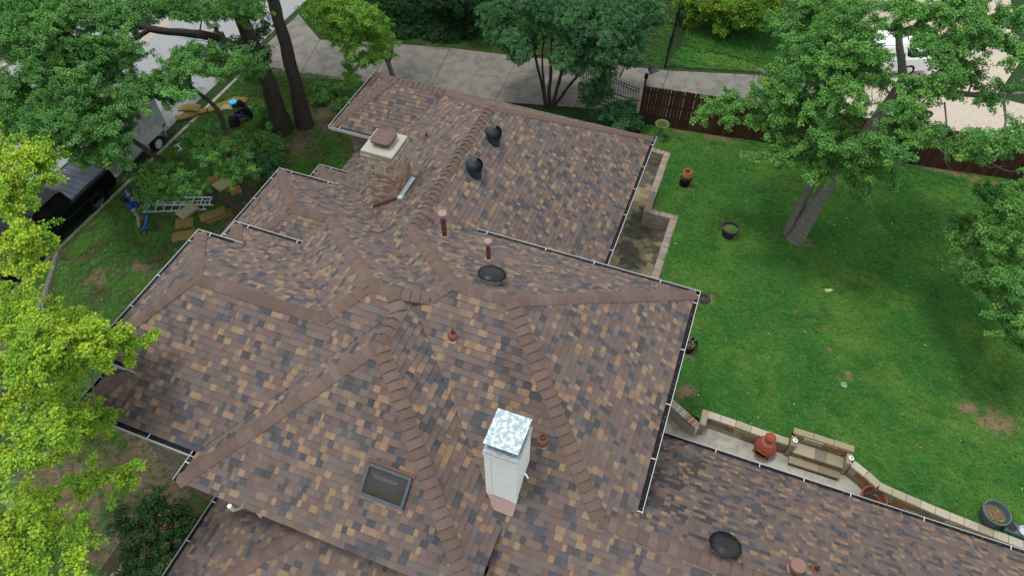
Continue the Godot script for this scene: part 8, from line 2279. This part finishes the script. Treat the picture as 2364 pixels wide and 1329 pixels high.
	make_tree("street_bush", "dark twiggy bush beside the twin-trunk oak at the street", "bush", [[[V(-21.4, -0.85, -23.2), V(-21.5, 0.3, -23.4), V(-21.8, 1.2, -23.6)], 0.05, 0.02]], ["bush_dark"], deep, M.bark_dark, "small", 60, 0.9)
	make_tree("front_shrub", "dark leafy shrub in the bed below the lower left gutter", "shrub", [[[V(-11.0, -0.85, -2.6), V(-11.0, -0.4, -2.6), V(-11.1, 0.1, -2.7)], 0.04, 0.02]], ["shrub_low"], [Color(0.03, 0.08, 0.03), Color(0.06, 0.13, 0.045), Color(0.2, 0.12, 0.07)], M.bark_dark, "small", 80, 0.75)
	make_tree("gate_shrub", "low green shrub below the iron gate", "shrub", [[[V(-4.1, -0.7, -23.9), V(-4.1, 0.0, -23.9), V(-4.1, 0.4, -23.9)], 0.03, 0.015]], ["shrub_gate"], teal, M.bark_dark, "small", 160, 0.8)
	make_tree("photinia", "rounded yellow-green shrub in front of the brick corner", "shrub", [[[V(-1.1, -0.05, -33.4), V(-1.1, 0.8, -33.4), V(-1.2, 1.4, -33.5)], 0.08, 0.04]], ["photinia"], [Color(0.05, 0.13, 0.02), Color(0.12, 0.24, 0.03), Color(0.26, 0.33, 0.04)], M.bark_dark, "small", 150, 1.1)
	make_tree("fern_clump", "green leafy clump where the leaning trunks meet the house", "plant", [[[V(-16.9, -0.85, -16.6), V(-16.9, -0.5, -16.6)], 0.02, 0.01]], ["fern"], teal, M.bark_dark, "small", 150, 0.8)
	make_tree("understory_plants", "low leafy growth around the twin oak's foot", "plant", [[[V(-18.6, -0.85, -18.6), V(-18.6, -0.6, -18.6)], 0.02, 0.01]], ["understory"], oak_dark, M.bark_dark, "small", 130, 0.75)

func grass_patch(called: String, label: String, poly: PackedVector2Array, y: float, lo: Vector2, hi: Vector2, n: int, height: float):
	var r := RandomNumberGenerator.new()
	r.seed = hash(called)
	var blades := Geo.new()
	blades.colored = true
	for k in 9:
		var sh := r.randf_range(0.75, 1.2)
		blades.col = Color(sh, sh, sh)
		var a := r.randf() * TAU
		var p := Vector3(r.randf_range(-0.05, 0.05), 0, r.randf_range(-0.05, 0.05))
		var d := Vector3(cos(a), 0, sin(a))
		var s := Vector3(-sin(a), 0, cos(a)) * 0.006
		var h := r.randf_range(0.6, 1.1)
		blades.quad(p - s, p + s, p + s * 0.7 + Vector3.UP * h * 0.6 + d * 0.012, p - s * 0.7 + Vector3.UP * h * 0.6 + d * 0.012)
		blades.tri(p - s * 0.7 + Vector3.UP * h * 0.6 + d * 0.012, p + s * 0.7 + Vector3.UP * h * 0.6 + d * 0.012, p + Vector3.UP * h * 0.9 + d * 0.05)
	var bm := blades.mesh()
	var xf := []
	var cols := []
	var tries := 0
	while tries < n:
		tries += 1
		var p := Vector2(r.randf_range(lo.x, hi.x), r.randf_range(lo.y, hi.y))
		if not Geometry2D.is_point_in_polygon(p, poly): continue
		var d := dirt_amount(p.x, p.y)
		if r.randf() < d * 0.93: continue
		var c := lawn_colour(p.x, p.y)
		var clump := lawn_n2.get_noise_2d(p.x * 6.0, p.y * 6.0)
		if clump > 0.25: c = c.lerp(Color(0.11, 0.27, 0.07), 0.5)
		if r.randf() < 0.07: c = c.lerp(Color(0.2, 0.18, 0.07), 0.6)
		c = c * r.randf_range(0.8, 1.25)
		c.a = 1.0
		var sc := r.randf_range(0.7, 1.3)
		var b := Basis(Vector3.UP, r.randf() * TAU).scaled(Vector3(sc * 1.2, height * r.randf_range(0.7, 1.4) * (1.5 if clump > 0.25 else 1.0), sc * 1.2))
		xf.append(Transform3D(b, Vector3(p.x, y if y > -50.0 else ground_height(p.x, p.y) - 0.02, p.y)))
		cols.append(c)
	var mm := MultiMesh.new()
	mm.transform_format = MultiMesh.TRANSFORM_3D
	mm.use_colors = true
	mm.mesh = bm
	mm.instance_count = xf.size()
	for i in xf.size():
		mm.set_instance_transform(i, xf[i])
		mm.set_instance_color(i, cols[i])
	var mi := MultiMeshInstance3D.new()
	mi.name = numbered(called)
	mi.multimesh = mm
	mi.material_override = M.grass
	add_child(mi)
	tag(mi, label, "grass", "", "stuff")

func make_litter():
	# fallen leaves and clippings too small to pick apart
	var g := Geo.new()
	g.colored = true
	for k in 600:
		var front := k % 3 > 0
		var p := Vector2(rng.randf_range(-22, -13), rng.randf_range(-23, -4)) if front else Vector2(rng.randf_range(-2, 14), rng.randf_range(-26, -11))
		if not Geometry2D.is_point_in_polygon(p, front_lawn if front else back_lawn): continue
		var c = [[0.3, 0.26, 0.14], [0.22, 0.15, 0.08], [0.14, 0.1, 0.06], [0.4, 0.4, 0.28], [0.2, 0.28, 0.08]][rng.randi() % 5]
		g.col = Color(c[0], c[1], c[2])
		var at := Vector3(p.x, (-0.8 if front else 0.0) + 0.06, p.y)
		var a := rng.randf() * TAU
		var d := Vector3(cos(a), rng.randf_range(-0.2, 0.3), sin(a)) * rng.randf_range(0.025, 0.055)
		var w := Vector3(-sin(a), 0.2, cos(a)) * 0.02
		g.tri(at - d, at + w, at + d)
		g.tri(at - d, at + d, at - w)
	var o := part("fallen_leaves", g.mesh(), M.leaf, self)
	tag(o, "fallen leaves scattered over both lawns", "leaves", "", "stuff")

func make_grass():
	make_litter()
	grass_patch("lawn_grass", "mown green grass covering the back lawn", back_lawn, 0.0, Vector2(-3.4, -27.2), Vector2(14.5, -10.6), 90000, 0.055)
	grass_patch("front_grass", "patchy darker grass covering the front yard", front_lawn, -0.8, Vector2(-22.2, -24.2), Vector2(-11.5, 0.0), 60000, 0.06)
	var ivy := [Vector2(-2.8, -31.2), Vector2(2.5, -31.0), Vector2(3.5, -36), Vector2(-3.0, -36)]
	grass_patch("ivy_cover", "dark green ground cover below the rounded shrub", PackedVector2Array(ivy), 0.0, Vector2(-3, -36), Vector2(3.5, -31), 14000, 0.13)
	var verge := [Vector2(-24, -40), Vector2(-3.6, -40), Vector2(-3.4, -29.1), Vector2(-10.2, -28.5), Vector2(-16.7, -27.6), Vector2(-20.3, -26.6), Vector2(-22, -28)]
	grass_patch("verge_grass", "dark shaded grass beyond the side driveway", PackedVector2Array(verge), -99.0, Vector2(-24, -38), Vector2(-3.4, -26), 34000, 0.09)
	var strip := [Vector2(-3.2, -29.3), Vector2(0.7, -30.3), Vector2(2.4, -31.0), Vector2(-2.8, -31.2)]
	grass_patch("shade_grass", "thin grass strip between the driveway and the ground cover", PackedVector2Array(strip), 0.0, Vector2(-3.3, -31.3), Vector2(2.5, -29.2), 3500, 0.06)
